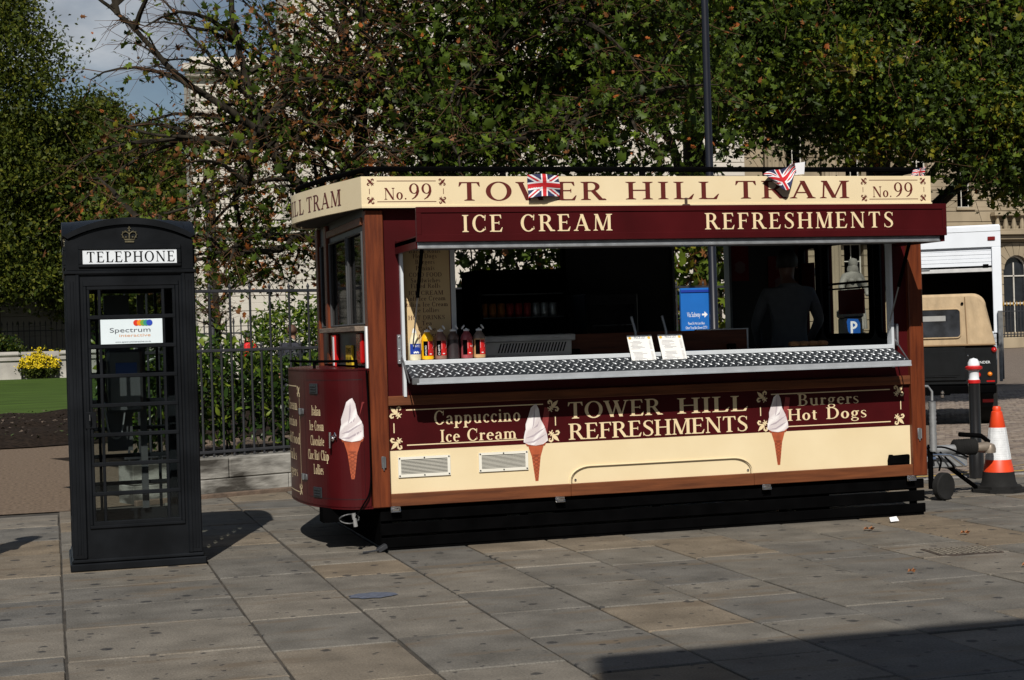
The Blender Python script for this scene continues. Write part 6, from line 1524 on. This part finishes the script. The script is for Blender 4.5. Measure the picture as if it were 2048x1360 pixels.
# distant railings
def far_railing(x0, x1, y, h, z0, sp, lbl, gold):
    t = thing('distant_railing', lbl, 'railing', (x0, y, 0))
    if z0 > .1:
        q = MB(); q.box(x0, x1, y-.2, y+.2, 0, z0, .02); q.obj('railing_base', STONE_B if gold else STONE_D, t)
    for z in (z0+.15, h-.35):
        q = MB(); q.box(x0, x1, y-.03, y+.03, z, z+.06); q.obj('rail', IRON, t)
    n = int((x1-x0)/sp); pb = None; pf = None
    GI = mat('gilt', (.55, .30, .04), .4, .6)
    for i in range(n):
        if pb is None:
            q = MB(); q.box(-.022, .022, -.022, .022, z0, h); pb = q.obj('bar', IRON, t); o = pb
            q = MB(); q.lathe([(.03, h), (.045, h+.1), (0, h+.28)], 6); pf = q.obj('finial', GI if gold else IRON, t); o2 = pf
        else:
            o = pb.copy(); COL.objects.link(o); o2 = pf.copy(); COL.objects.link(o2)
        for e in (o, o2): e.matrix_parent_inverse = INV[t.name]; e.location = (x0+.1+i*sp, y, 0)
far_railing(52.0, 60.0, 80, 2.45, .62, .22, 'black railing with gilded spear tips before the buff building', True)
far_railing(-6, 4.5, 95, 3.0, .1, .30, 'dark railing in shade before the grey stone building', False)
far_railing(5.2, 16, 57.5, 2.3, .2, .26, 'black railing along the foot of the pale stone building', False)
q = MB(); q.lathe([(.42, 0), (.46, .1), (.46, .95), (.5, 1.0), (.3, 1.2), (0, 1.25)], 14, (54.4, 78.6, .3)); lb = q.obj('litter_bin', mat('bin_navy', (.012, .016, .03), .4)); tag(lb, 'dark domed litter bin in front of the gilded railing', 'litter bin')

# garden wall with yellow flowers
GW = thing('garden_wall', 'pale stone garden wall with a rounded coping on the lawn', 'garden wall', (-1, 88, 0))
GST = mat('pale_garden_stone', (.36, .34, .31), .85, var=.2, scale=1.2, bump=.2)
for x0, x1 in ((-9, -5.4), (-5.38, -1.50), (.46, 2.6)):
    q = MB(); q.box(x0, x1, 88, 88.6, .04, 1.02, .01); q.obj('wall_block', GST, GW)
    q = MB(); q.box(x0, x1, 87.9, 88.6, 1.03, 1.22, .02); q.box(x0, x1, 87.86, 88.6, 1.22, 1.52, .12); q.obj('coping', GST, GW)
q = MB(); q.box(-1.49, .45, 88.35, 88.7, .04, 1.5); q.obj('wall_block', GST, GW)

# ================================================================== VEGETATION
PLANE = np.array([(0, -.50), (.25, -.36), (.50, -.20), (.27, -.03), (.50, .30), (.19, .20), (0, .62), (-.19, .20), (-.50, .30), (-.27, -.03), (-.50, -.20), (-.25, -.36)])
OVAL = np.array([(0, -.5), (.22, -.2), (.24, .12), (0, .55), (-.24, .12), (-.22, -.2)])
QUAD = np.array([(0, -.5), (.36, .0), (0, .5), (-.36, 0)])
def rand_unit(n):
    v = rng.normal(size=(n, 3)); return v/np.linalg.norm(v, axis=1)[:, None]
def leaves(name, pos, size, tmpl, mats, mi, parent=None, fold=.28, bias=(0, -.4, .5), bw=.42, kind=None, droop=.3):
    N = len(pos); K = len(tmpl)
    nrm = rand_unit(N)+np.array(bias)*bw*1.6; nrm /= np.linalg.norm(nrm, axis=1)[:, None]
    a = rand_unit(N); a[:, 2] -= droop*2; u = np.cross(nrm, a); u /= np.linalg.norm(u, axis=1)[:, None]; v = np.cross(nrm, u)
    curl = rng.uniform(-.25, .8, N); asp = rng.uniform(.45, 1.05, N)[:, None, None]
    x, y = tmpl[:, 0], tmpl[:, 1]; u = u*asp[:, 0]
    z = -fold*np.abs(x)
    V = pos[:, None, :]+size[:, None, None]*(u[:, None, :]*x[None, :, None]+v[:, None, :]*y[None, :, None]+nrm[:, None, :]*(z[None, :, None]-(curl[:, None]*(y**2)[None, :])[:, :, None]))
    if K > 4:
        C_ = pos[:, None, :]; V = np.concatenate([V, C_], axis=1); K1 = K+1
        tri = np.array([(i, (i+1) % K, K) for i in range(K)])
    else: K1 = K; tri = np.array([(0, 1, 3), (1, 2, 3)])
    F = (np.arange(N)*K1)[:, None, None]+tri[None]
    me = bpy.data.meshes.new(name); nv = N*K1; nf = N*len(tri)
    me.vertices.add(nv); me.vertices.foreach_set('co', V.reshape(-1).astype(np.float32))
    me.loops.add(nf*3); me.loops.foreach_set('vertex_index', F.reshape(-1).astype(np.int32))
    me.polygons.add(nf); me.polygons.foreach_set('loop_start', np.arange(0, nf*3, 3, dtype=np.int32)); me.polygons.foreach_set('loop_total', np.full(nf, 3, dtype=np.int32))
    for m_ in mats: me.materials.append(m_)
    me.polygons.foreach_set('material_index', np.repeat(mi, len(tri)).astype(np.int32))
    me.update(); me.validate()
    o = link(name, me, parent)
    if kind: o['kind'] = kind
    return o
LF = [leafmat('plane_leaf_dark', (.026, .044, .006)), leafmat('plane_leaf', (.052, .084, .009)), leafmat('plane_leaf_light', (.105, .150, .014), .4), leafmat('plane_leaf_yellow', (.20, .19, .018), .4), leafmat('plane_leaf_brown', (.15, .062, .020), .2), leafmat('plane_leaf_orange', (.30, .09, .022), .25)]
LG = [leafmat('laurel_dark', (.020, .042, .008), .2, .3), leafmat('laurel', (.055, .098, .012), .3, .28), leafmat('laurel_light', (.15, .20, .025), .35, .3)]
LT = [leafmat('far_leaf_dark', (.040, .056, .009), .35), leafmat('far_leaf', (.088, .108, .013), .4), leafmat('far_leaf_light', (.16, .165, .022), .45)]
BARK = mat('plane_bark', (.026, .022, .016), .9, var=.5, spec=.1, scale=5, bump=.4, bscale=18, stretch=(2, 2, .6)); TWIG = mat('brown_twig', (.075, .042, .024), .9, var=.5, scale=4, spec=.1)
def branch_tree(root, limbs, nsub, keep, seed, sub_len=(.9, 2.0), twig_len=(.25, .7), droop=.12, name='limb'):
    """limbs: [(points, r0, r1)]; grows side branches and twigs and returns the twig tips"""
    rd_ = random.Random(seed); br = MB(); tw = MB(); tips = []
    for pts, r0, r1 in limbs:
        pts = smooth3(pts); n = len(pts); q = MB(); q.tube(pts, [r0+(r1-r0)*i/(n-1) for i in range(n)], 9); q.obj(name, BARK, root)
        for _ in range(max(2, int(nsub*(1.0+len(pts)/18)))):
            i = rd_.randrange(max(1, n//5), n); p = Vector(pts[i]); d0 = (Vector(pts[min(i+1, n-1)])-Vector(pts[max(i-1, 0)])).normalized()
            d = (d0*.5+Vector((rd_.uniform(-1, 1), rd_.uniform(-1, 1), rd_.uniform(-.35, .75)))).normalized()
            L = rd_.uniform(*sub_len); P_ = [p.copy()]; seg = 6
            for k in range(seg):
                d = (d+Vector((rd_.uniform(-.25, .25), rd_.uniform(-.25, .25), rd_.uniform(-.25, .2)-droop*k*.3))).normalized(); P_.append(P_[-1]+d*L/seg)
            if not keep(P_[-1], rd_): continue
            br.tube(P_, [.026*(1-.75*k/seg)*min(1.5, L) for k in range(seg+1)], 5, caps=False)
            for k in range(1, seg+1):
                for _2 in range(rd_.choice((2, 3, 4))):
                    dd = (d*.4+Vector((rd_.uniform(-1, 1), rd_.uniform(-1, 1), rd_.uniform(-.7, .6)))).normalized(); l2 = rd_.uniform(*twig_len)
                    a = P_[k]; b_ = a+dd*l2*.55+Vector((0, 0, .03)); c_ = b_+(dd+Vector((rd_.uniform(-.4, .4), rd_.uniform(-.4, .4), rd_.uniform(-.5, .25)))).normalized()*l2*.5
                    tw.tube([a, b_, c_], [.0055, .0036, .002], 4, caps=False); tips += [tuple(b_), tuple(c_)]
    o = br.obj('branches', BARK, root, fix=False); o2 = tw.obj('twigs', TWIG, root, fix=False)
    return np.array(tips)
def smooth3(path, n=4):
    P_ = [Vector(p) for p in path]; o = []
    for i in range(len(P_)-1):
        p0, p1, p2, p3 = P_[max(i-1, 0)], P_[i], P_[i+1], P_[min(i+2, len(P_)-1)]
        for k in range(n):
            t = k/n; v = .5*((2*p1)+(-p0+p2)*t+(2*p0-5*p1+4*p2-p3)*t*t+(-p0+3*p1-3*p2+p3)*t**3)
            o.append(tuple(v+Vector((random.uniform(-.02, .02), random.uniform(-.02, .02), 0)) if k else v))
    return o+[tuple(P_[-1])]
# --- central plane tree, half bare
CT = thing('plane_tree', 'half bare plane tree with brown dead leaves rising behind the kiosk nose', 'tree', (3.72, 20.0, 0))
limbs = [([(3.72, 20, -.1), (3.70, 20, 1.5), (3.75, 20, 2.75), (3.81, 20, 3.73)], .19, .12), ([(3.81, 20, 3.73), (3.89, 20, 4.28), (3.9, 20, 4.72), (3.81, 20.1, 5.17), (3.73, 20.2, 5.93), (3.69, 20.2, 6.9)], .085, .035),
    ([(3.70, 19.9, 2.4), (3.45, 19.5, 3.1), (2.96, 19.5, 3.57), (2.64, 19.5, 3.99), (2.52, 19.5, 4.35), (2.38, 19.5, 4.87), (2.28, 19.5, 5.41), (2.21, 19.5, 6.3)], .085, .03), ([(2.64, 19.4, 3.98), (2.15, 19.3, 4.05), (1.68, 19.3, 4.08), (1.16, 19.3, 4.13), (.7, 19.3, 4.3)], .035, .01),
    ([(3.80, 20.2, 3.6), (3.70, 20.3, 4.0), (3.36, 20.3, 4.23), (3.19, 20.3, 4.62), (2.99, 20.3, 4.88), (2.87, 20.3, 5.6)], .06, .02), ([(3.36, 20.3, 4.23), (3.03, 20.3, 4.26), (2.71, 20.3, 4.23)], .045, .025),
    ([(2.55, 19.4, 4.15), (2.01, 19.2, 4.48), (1.51, 19.2, 4.83), (1.07, 19.2, 5.34), (.71, 19.2, 5.65), (.3, 19.2, 5.95)], .05, .014), ([(3.75, 20, 2.2), (4.1, 19.8, 2.7), (4.54, 19.6, 3.34), (4.99, 19.6, 3.97), (5.16, 19.6, 4.49), (5.35, 19.6, 4.85), (5.51, 19.6, 5.19), (5.76, 19.6, 5.82), (5.96, 19.6, 6.7)], .10, .04),
    ([(4.54, 19.65, 3.34), (4.61, 19.6, 3.8), (4.53, 19.6, 4.1), (4.3, 19.6, 4.37), (4.14, 19.6, 4.58), (3.95, 19.6, 5.1), (3.9, 19.6, 6)], .055, .02), ([(4.84, 19.4, 3.8), (5.24, 19.0, 3.95), (6.1, 19.0, 4.12), (6.53, 19.0, 4.32), (7.3, 19.0, 4.6)], .045, .012),
    ([(5.4, 19.5, 5.0), (5.88, 19.2, 5.41), (6.48, 19.0, 5.61), (7.16, 19.0, 6.01)], .04, .012), ([(3.55, 19.9, 2.6), (2.92, 19.0, 2.88), (2.67, 19.0, 2.7), (2.2, 19.0, 2.71), (1.6, 19.0, 2.80)], .05, .012), ([(2.9, 19.5, 3.6), (2.4, 18.8, 3.5), (1.9, 18.6, 3.3), (1.3, 18.5, 3.1), (.8, 18.5, 3.05)], .03, .008),
    ([(5.96, 19.6, 5.9), (6.8, 19.9, 6.4), (7.6, 20, 6.5)], .03, .01), ([(3.9, 20, 4.7), (4.6, 20.3, 5.2), (5.0, 20.4, 6.2)], .04, .015), ([(4.99, 19.6, 3.97), (5.5, 20.3, 4.4), (6.3, 20.5, 4.9), (7.0, 20.6, 5.2)], .035, .01)]
def keepc(p, rd_):
    px = math.atan2(p.x, p.y)
    if p.z < 2.35 or p.x < .35: return False
    if p.x < 1.2 and rd_.random() < .45: return False
    if 1.8 < p.x < 3.7 and p.z < 4.9 and rd_.random() < .3: return False
    if p.x < 2.6 and p.z > 4.9: return rd_.random() < .8
    return True
tips = branch_tree(CT, limbs, 11, keepc, 3)
m_ = (tips[:, 2] > 2.3) & (tips[:, 0] > .1); tips = tips[m_]
# leaf sprays at the tips; dense to the right, thin to the left
den = np.where(tips[:, 0] > 4.3, 1.5, np.where(tips[:, 0] > 3.2, 1.0, np.where(tips[:, 0] > 1.9, .85, np.where(tips[:, 2] > 4.4, .3, 1.1))))
cnt = rng.poisson(den*2.0); pos = np.repeat(tips, cnt, axis=0)+rng.normal(size=(cnt.sum(), 3))*np.array([.13, .13, .10])
# leafy masses on the right part of the crown
cl = np.column_stack([rng.uniform(4.2, 9.2, 300), rng.uniform(19.2, 21.8, 300), rng.uniform(3.55, 7.2, 300)])
ncl = 46; p2_ = np.repeat(cl, ncl, axis=0)+rng.normal(size=(300*ncl, 3))*np.array([.24, .22, .19]); pos = np.concatenate([pos, p2_])
cl = np.column_stack([rng.uniform(.3, 3.7, 95), rng.uniform(18.6, 20.4, 95), rng.uniform(2.35, 3.45, 95)]); cl2 = np.column_stack([rng.uniform(1.9, 3.9, 70), rng.uniform(18.8, 20.6, 70), rng.uniform(3.4, 5.6, 70)])
cl = np.concatenate([cl, cl2]); p3_ = np.repeat(cl, 16, axis=0)+rng.normal(size=(len(cl)*16, 3))*np.array([.26, .2, .17]); pos = np.concatenate([pos, p3_])
N = len(pos); r = rng.random(N); left = pos[:, 0] < 4.2
mi = np.where(r < .30, 0, np.where(r < .64, 1, np.where(r < .80, 2, np.where(r < .84, 3, np.where(r < .965, 4, 5)))))
mi = np.where((~left) & (r > .80) & (r < .94), 1, mi); mi = np.where(left & (r > .46) & (r < .68), 4, mi); size = (.045+.115*rng.random(N)**1.6)*np.where(mi >= 4, .7, 1)*np.where(left, .9, 1)
leaves('crown', pos, size, PLANE, LF, mi, CT)
# seed balls hanging on threads, left side
q = MB(); t_ = MB()
tl = tips[(tips[:, 0] < 3.2) & (tips[:, 2] > 4.2)]
for i in rng.choice(len(tl), 46, replace=False):
    p_ = Vector(tl[i]); l = random.uniform(.06, .16); t_.tube([p_, p_-Vector((0, 0, l))], .0022, 3, caps=False); q.lathe([(0, -.019), (.014, -.013), (.019, 0), (.014, .013), (0, .019)], 7, tuple(p_-Vector((0, 0, l+.015))))
q.obj('seed_balls', mat('seed_ball', (.06, .035, .02), .9), CT); t_.obj('seed_stalks', TWIG, CT, fix=False)
# --- the leafy plane trees to the right
def leafy_tree(x, y, lbl, blobs, ncl, seed, trunk_r=.3, h=8.2):
    t = thing('plane_tree', lbl, 'tree', (x, y, 0), 'leafy plane trees beyond the kiosk')
    rs = np.random.default_rng(seed)
    q = MB(); q.tube(smooth3([(x, y, -.1), (x+.1, y, 2.5), (x-.05, y+.1, 5), (x+.2, y, 8), (x, y, h)]), [trunk_r*(1-.055*i) for i in range(17)], 10); q.obj('trunk', BARK, t)
    br = MB(); allp = []; 
    for (bx_0, by_0, bz_0, rx, ry, rz, w_) in blobs:
        n = int(ncl*w_); d = rand_unit(n); rad = rs.uniform(.25, 1, n)**.4
        c = np.array([bx_0, by_0, bz_0])+d*rad[:, None]*np.array([rx, ry, rz]); allp.append(c)
        br.tube(smooth3([(x, y, max(2.5, bz_0-2.2)), ((x+bx_0)/2, (y+by_0)/2, bz_0-.4), (bx_0, by_0, bz_0)]), [.10-.008*i for i in range(9)], 6)
        for p_ in c[::5]: br.tube([(bx_0, by_0, bz_0), tuple((np.array([bx_0, by_0, bz_0])*.4+p_*.6)+rs.normal(size=3)*.15), tuple(p_)], [.03, .018, .008], 4, caps=False)
    br.obj('branches', BARK, t, fix=False)
    c = np.concatenate(allp); c = c[np.sin(c[:, 0]*3.1+seed)+np.sin(c[:, 2]*3.7+c[:, 0])+.35*rs.normal(size=len(c)) < 1.15]; k = 105; p_ = np.repeat(c, k, axis=0)+rs.normal(size=(len(c)*k, 3))*np.array([.30, .28, .20])
    p_ = p_[p_[:, 2] > 3.35]
    tw_ = MB()
    for i in rs.choice(len(p_), 420, replace=False):
        a = p_[i]; tw_.tube([tuple(a), tuple(a+np.array([rs.normal()*.25, -.1, -.28])), tuple(a+np.array([rs.normal()*.5, -.25, rs.normal()*.35-.2]))], [.006, .005, .003], 4, caps=False)
    tw_.obj('twigs', TWIG, t, fix=False)
    tone = np.repeat(rs.normal(size=len(c))*.16, k)[:len(p_)] if False else np.interp(np.sin(p_[:, 0]*2.3+p_[:, 2]*1.7)+np.sin(p_[:, 0]*1.1-p_[:, 2]*2.9+p_[:, 1]), [-2, 2], [-.26, .34])
    N = len(p_); r0 = rs.random(N); r = np.where(r0 > .955, r0, np.clip(r0+tone*(rs.random(N) < .8), 0, .93)); mi = np.where(r < .44, 0, np.where(r < .74, 1, np.where(r < .92, 2, np.where(r < .968, 3, np.where(r < .990, 4, 5)))))
    leaves('crown', p_, (.045+.12*rs.random(N)**1.5)*np.where(mi >= 4, .75, 1), PLANE, LF, mi, t)
leafy_tree(14.75, 26.2, 'dense leafy plane tree hanging over the kiosk at the tow end', [(13.6, 24.8, 6.4, 2.4, 1.4, 1.9, 1.1), (17.2, 24.9, 6.2, 2.2, 1.5, 2.0, 1.25), (15.2, 25.2, 7.6, 3.0, 1.2, 1.0, .9), (16.3, 24.6, 4.9, 1.5, 1.2, .95, .6), (17.6, 24.9, 4.6, 1.4, 1.0, .85, .75), (18.9, 25.6, 5.0, 1.0, .9, .9, .4), (19.2, 26, 6.9, 2.0, 1.4, 1.6, .7), (14.2, 24.6, 5.2, 1.5, 1.1, .8, .34)], 210, 5)
leafy_tree(10.9, 25.6, 'leafy plane tree whose crown fills the space behind the lamp post', [(10.0, 24.6, 7.0, 2.4, 1.4, 1.7, 1.0), (11.9, 24.6, 6.3, 1.6, 1.5, 1.6, .75), (9.4, 25.0, 7.8, 2.6, 1.2, .9, .6), (12.6, 25.0, 7.7, 2.0, 1.2, 1.0, .6), (9.0, 24.4, 5.6, 1.3, .9, .55, .22)], 190, 8)
# --- dense trees on the left, far across the lawn
def far_tree(x, y, lbl, h, w_, seed, ncl=240, lo=.30):
    t = thing('lime_tree', lbl, 'tree', (x, y, 0), 'dense trees across the lawn')
    rs = np.random.default_rng(seed)
    q = MB(); q.tube([(x, y, -.1), (x+.1, y, h*.3), (x, y, h*.9)], [.42, .32, .08], 9); q.obj('trunk', BARK, t)
    br = MB(); n = ncl; zz = rs.random(n); d = rand_unit(n)
    prof_ = np.sin(np.clip(zz*.82+.2, 0, 1)*PI)**.6
    c = np.column_stack([x+d[:, 0]*w_*prof_*rs.uniform(.55, 1.05, n), y+d[:, 1]*w_*.9*prof_*rs.uniform(.55, 1.05, n), h*(lo+(1-lo)*zz)])
    for p_ in c[::4]: br.tube([(x, y, p_[2]*.8), tuple((np.array([x, y, p_[2]*.85])+p_)/2), tuple(p_)], [.10, .06, .02], 4, caps=False)
    br.obj('branches', BARK, t, fix=False)
    k = 210; p_ = np.repeat(c, k, axis=0)+rs.normal(size=(n*k, 3))*np.array([.75, .75, .55])
    r = rs.random(len(p_)); mi = np.where(r < .5, 0, np.where(r < .86, 1, 2))
    leaves('crown', p_, rs.uniform(.16, .34, len(p_)), QUAD, LT, mi, t)
far_tree(-3.0, 92.5, 'tall dense dark tree filling the upper corner over the flower bed', 25, 5.0, 11, 400, .19)
far_tree(3.0, 95, 'rounded dense tree between the tall dark tree and the pale building', 15.5, 3.9, 12, 260, .24)
far_tree(6.8, 98, 'thin crowned tree just left of the pale stone building', 14.0, 3.2, 14, 210, .2)
far_tree(-10, 94, 'dense tree mostly beyond the picture edge behind the tall dark tree', 25, 5, 13, 170, .2)
# --- hedge behind the railing
HG = thing('laurel_hedge', 'glossy green laurel hedge behind the spear topped railing', 'hedge', (4.5, 19.0, 0))
def hedge_pts(n, l0, l1, o0, o1, z0, z1, clump=14, sd_=.16):
    c = np.column_stack([rng.uniform(l0, l1, n), rng.uniform(o0, o1, n), rng.uniform(z0, z1, n)])
    p_ = np.repeat(c, clump, axis=0)+rng.normal(size=(n*clump, 3))*sd_
    nx, ny = -DIRF.y, DIRF.x
    return np.column_stack([F0.x+DIRF.x*p_[:, 0]+nx*p_[:, 1], F0.y+DIRF.y*p_[:, 0]+ny*p_[:, 1], p_[:, 2]])
hp = hedge_pts(980, .2, 8.6, .42, 1.2, .60, 1.70)
hp = hp[(hp[:, 2] < np.interp(hp[:, 0], [1.9, 2.15, 2.9, 3.1, 5, 9], [1.80, 1.46, 1.42, 1.62, 1.85, 1.85])) & (hp[:, 2] > .45)]
r = rng.random(len(hp)); mi = np.where(r < .5, 0, np.where(r < .86, 1, 2)); leaves('foliage', hp, rng.uniform(.075, .14, len(hp)), OVAL, LG, mi, HG, fold=.15)
q = MB()
for i in range(60):
    a = Vector(F0)+DIRF*random.uniform(.3, 8.4)+Vector((-DIRF.y, DIRF.x, 0))*random.uniform(.4, 1.1); tp = a+Vector((random.uniform(-.3, .3), random.uniform(-.3, .3), random.uniform(.6, 1.2)))
    q.tube([a, a.lerp(tp, .5)+Vector((random.uniform(-.08, .08), 0, 0)), tp], [.018, .012, .006], 5, caps=False)
q.obj('stems', BARK, HG, fix=False)
q = MB(); q.add([tuple(Vector(F0)+DIRF*a+Vector((-DIRF.y, DIRF.x, 0))*b+Vector((0, 0, .36))) for a, b in ((0, .15), (FL, .15), (FL, 2.2), (0, 2.2))], [(0, 1, 2, 3)]); b_ = q.obj('hedge_bed', SOIL); struct(b_)
# taller shrub behind the kiosk doorway, leafy bush and white flowered bush at the kiosk nose
def bush(name, lbl, cat, x, y, rx, ry, z0, z1, n, tm, mats, wts, sz, clump=16, sd_=.12, fl=None):
    t = thing(name, lbl, cat, (x, y, 0))
    d = rand_unit(n)*rng.uniform(.4, 1, n)[:, None]**.5; c = np.column_stack([x+d[:, 0]*rx, y+d[:, 1]*ry, (z0+z1)/2+d[:, 2]*(z1-z0)/2])
    p_ = np.repeat(c, clump, axis=0)+rng.normal(size=(n*clump, 3))*sd_
    p_ = p_[p_[:, 2] > .05]
    mi = rng.choice(len(mats), len(p_), p=wts); leaves('foliage', p_, rng.uniform(*sz, len(p_)), tm, mats, mi, t, fold=.15)
    q = MB()
    for i in range(14):
        k = c[i % n]; q.tube([(x+random.uniform(-.1, .1), y+random.uniform(-.1, .1), 0), ((x+k[0])/2, (y+k[1])/2, k[2]*.5), tuple(k)], [.03, .02, .008], 5, caps=False)
    q.obj('stems', BARK, t, fix=False)
    if fl:
        m2, cnt_, s2 = fl; sel = p_[(p_[:, 1] < y) & (p_[:, 2] > (z0 if z1 < 1.4 or z1 > 1.43 else .62))]; sel = sel[rng.choice(len(sel), min(cnt_, len(sel)), replace=False)]-np.array([0, .06, 0])
        leaves('blossom', sel, rng.uniform(*s2, len(sel)), OVAL, [m2], np.zeros(len(sel), int), t, bias=(0, -1, .3), bw=1.2)
    return t
bush('tall_shrub', 'tall yellow green shrub seen through the kiosk doorway', 'shrub', 8.1, 20.4, 1.7, .6, .6, 3.6, 150, PLANE, [LF[1], LF[2], LF[3], LF[4]], [.35, .4, .15, .1], (.12, .2), 18, .17)
bush('leafy_shrub', 'dark leafy shrub seen through the kiosk rear window', 'shrub', 5.7, 20.9, 1.5, .6, .6, 3.5, 130, PLANE, [LF[0], LF[1], LF[2], LF[4]], [.4, .4, .15, .05], (.1, .18), 18, .17)
bush('round_bush', 'bright green rounded bush rising behind the railing by the kiosk nose', 'bush', 5.45, 37, 1.15, .9, .4, 2.5, 230, OVAL, LG, [.2, .5, .3], (.10, .18), 16, .16)
bush('flowering_bush', 'dark bush covered in small white flowers close beside the kiosk nose', 'bush', 3.34, 20.9, .42, .4, .5, 1.72, 60, OVAL, LG, [.4, .45, .15], (.06, .11), fl=(leafmat('white_petal', (.62, .64, .54), .2), 330, (.04, .075)))
bush('clipped_shrub', 'low dark green shrub row behind the hedge', 'shrub', 1.9, 23.5, .75, .5, .4, 1.72, 90, OVAL, LG, [.5, .42, .08], (.06, .11))
bush('dark_evergreen', 'dark evergreen bush standing above the garden wall', 'bush', -2.6, 90.5, 1.4, .9, .3, 2.3, 110, QUAD, LT[:2]+[LG[0]], [.3, .2, .5], (.12, .22), 40, .2)
bush('yellow_flowers', 'mound of yellow flowers spilling over the garden wall', 'flower bed', -.52, 87.9, 1.02, .5, .1, 1.42, 80, QUAD, [LT[0], LT[1]], [.7, .3], (.10, .18), 30, .12, fl=(leafmat('yellow_petal', (.62, .46, .01), .15), 900, (.09, .16)))
bush('yellow_flowers', 'low strip of yellow flowers showing over the garden wall top', 'flower bed', -.1, 89.2, .9, .3, 1.0, 1.68, 26, QUAD, [LT[0], LT[1]], [.7, .3], (.08, .14), 20, .08, fl=(MATS.get('x') or bpy.data.materials['yellow_petal'], 220, (.08, .14)))
# slim bare tree in the gardens
YT = thing('slim_tree', 'slim pale trunked bare young tree behind the hedge', 'tree', (4.0, 40, 0))
ts = branch_tree(YT, [([(4.0, 40, 0), (4.02, 40, 2), (3.98, 40, 4), (4.05, 40, 6)], .11, .03), ([(4.0, 40, 2.6), (4.5, 40, 3.1), (5.2, 39.8, 3.4)], .035, .01), ([(4.0, 40, 2.2), (3.4, 40, 2.8), (2.9, 40, 3.1)], .035, .01), ([(4.0, 40, 3.4), (4.7, 40, 4.2), (5.3, 40, 4.8)], .03, .01)], 8, lambda p, r_: p.z > 1.6, 21, (.6, 1.3), (.2, .6), name='trunk')
cn = rng.poisson(.28, len(ts)); pp = np.repeat(ts, cn, axis=0)+rng.normal(size=(cn.sum(), 3))*.1; leaves('crown', pp, rng.uniform(.10, .19, len(pp)), PLANE, LF, rng.choice(6, len(pp), p=[.25, .3, .15, .05, .2, .05]), YT)

# ================================================================== PEOPLE IN THE GARDENS
COATN = mat('navy_coat', (.012, .013, .022), .8); DGREY = mat('dark_grey_cloth', (.03, .03, .034), .85)
pA = thing('person', 'person in black walking away with a red rucksack on the back', 'person', (5.36, 45, .05), world=False)
human(pA, 1.86, mats=[SKIN, DGREY, JEANS, SHOE], hair=HAIRB, stride=.18); pA.rotation_euler = (0, 0, PI+.1)
q = MB(); q.box(-.17, .17, -.02, .18, 1.02, 1.50, .06); q.box(-.13, .13, .16, .24, 1.06, 1.3, .04); q.tube([(-.1, .0, 1.5), (-.1, -.1, 1.56), (-.1, -.2, 1.45)], .02, 6); q.tube([(.1, .0, 1.5), (.1, -.1, 1.56), (.1, -.2, 1.45)], .02, 6)
rk = q.obj('rucksack', mat('rucksack_red', (.55, .012, .012), .6)); rk.matrix_world = Matrix.Translation((5.36, 45, .12)) @ Matrix.Rotation(.1+PI, 4, 'Z') @ Matrix.Translation((0, .12, 0)); tag(rk, 'bright red rucksack worn by the person walking in the gardens', 'rucksack')
pB = thing('person', 'brown haired person in a long dark coat behind the railing', 'person', (4.62, 31.5, .0), world=False)
human(pB, 1.9, mats=[SKIN, COATN, COATN, SHOE], hair=HAIRN, stride=.1); pB.rotation_euler = (0, 0, PI-.3)
q = MB(); q.lathe([(.16, 1.5), (.25, 1.38), (.26, 1.0), (.30, .55)], 14); q.obj('coat', COATN, pB)
pC = thing('person', 'person in a dark jacket facing the kiosk nose behind the railing', 'person', (4.98, 30.5, 0), world=False)
human(pC, 1.62, mats=[SKIN, COATN, JEANS, SHOE], hair=HAIRN); pC.rotation_euler = (0, 0, -.6)
pD = thing('person', 'person standing just out of frame whose head shadow falls on the paving', 'person', (-.80, 12.40, 0), world=False)
human(pD, 1.72, mats=[SKIN, DGREY, JEANS, SHOE], hair=HAIRB); pD.rotation_euler = (0, 0, 1.0)
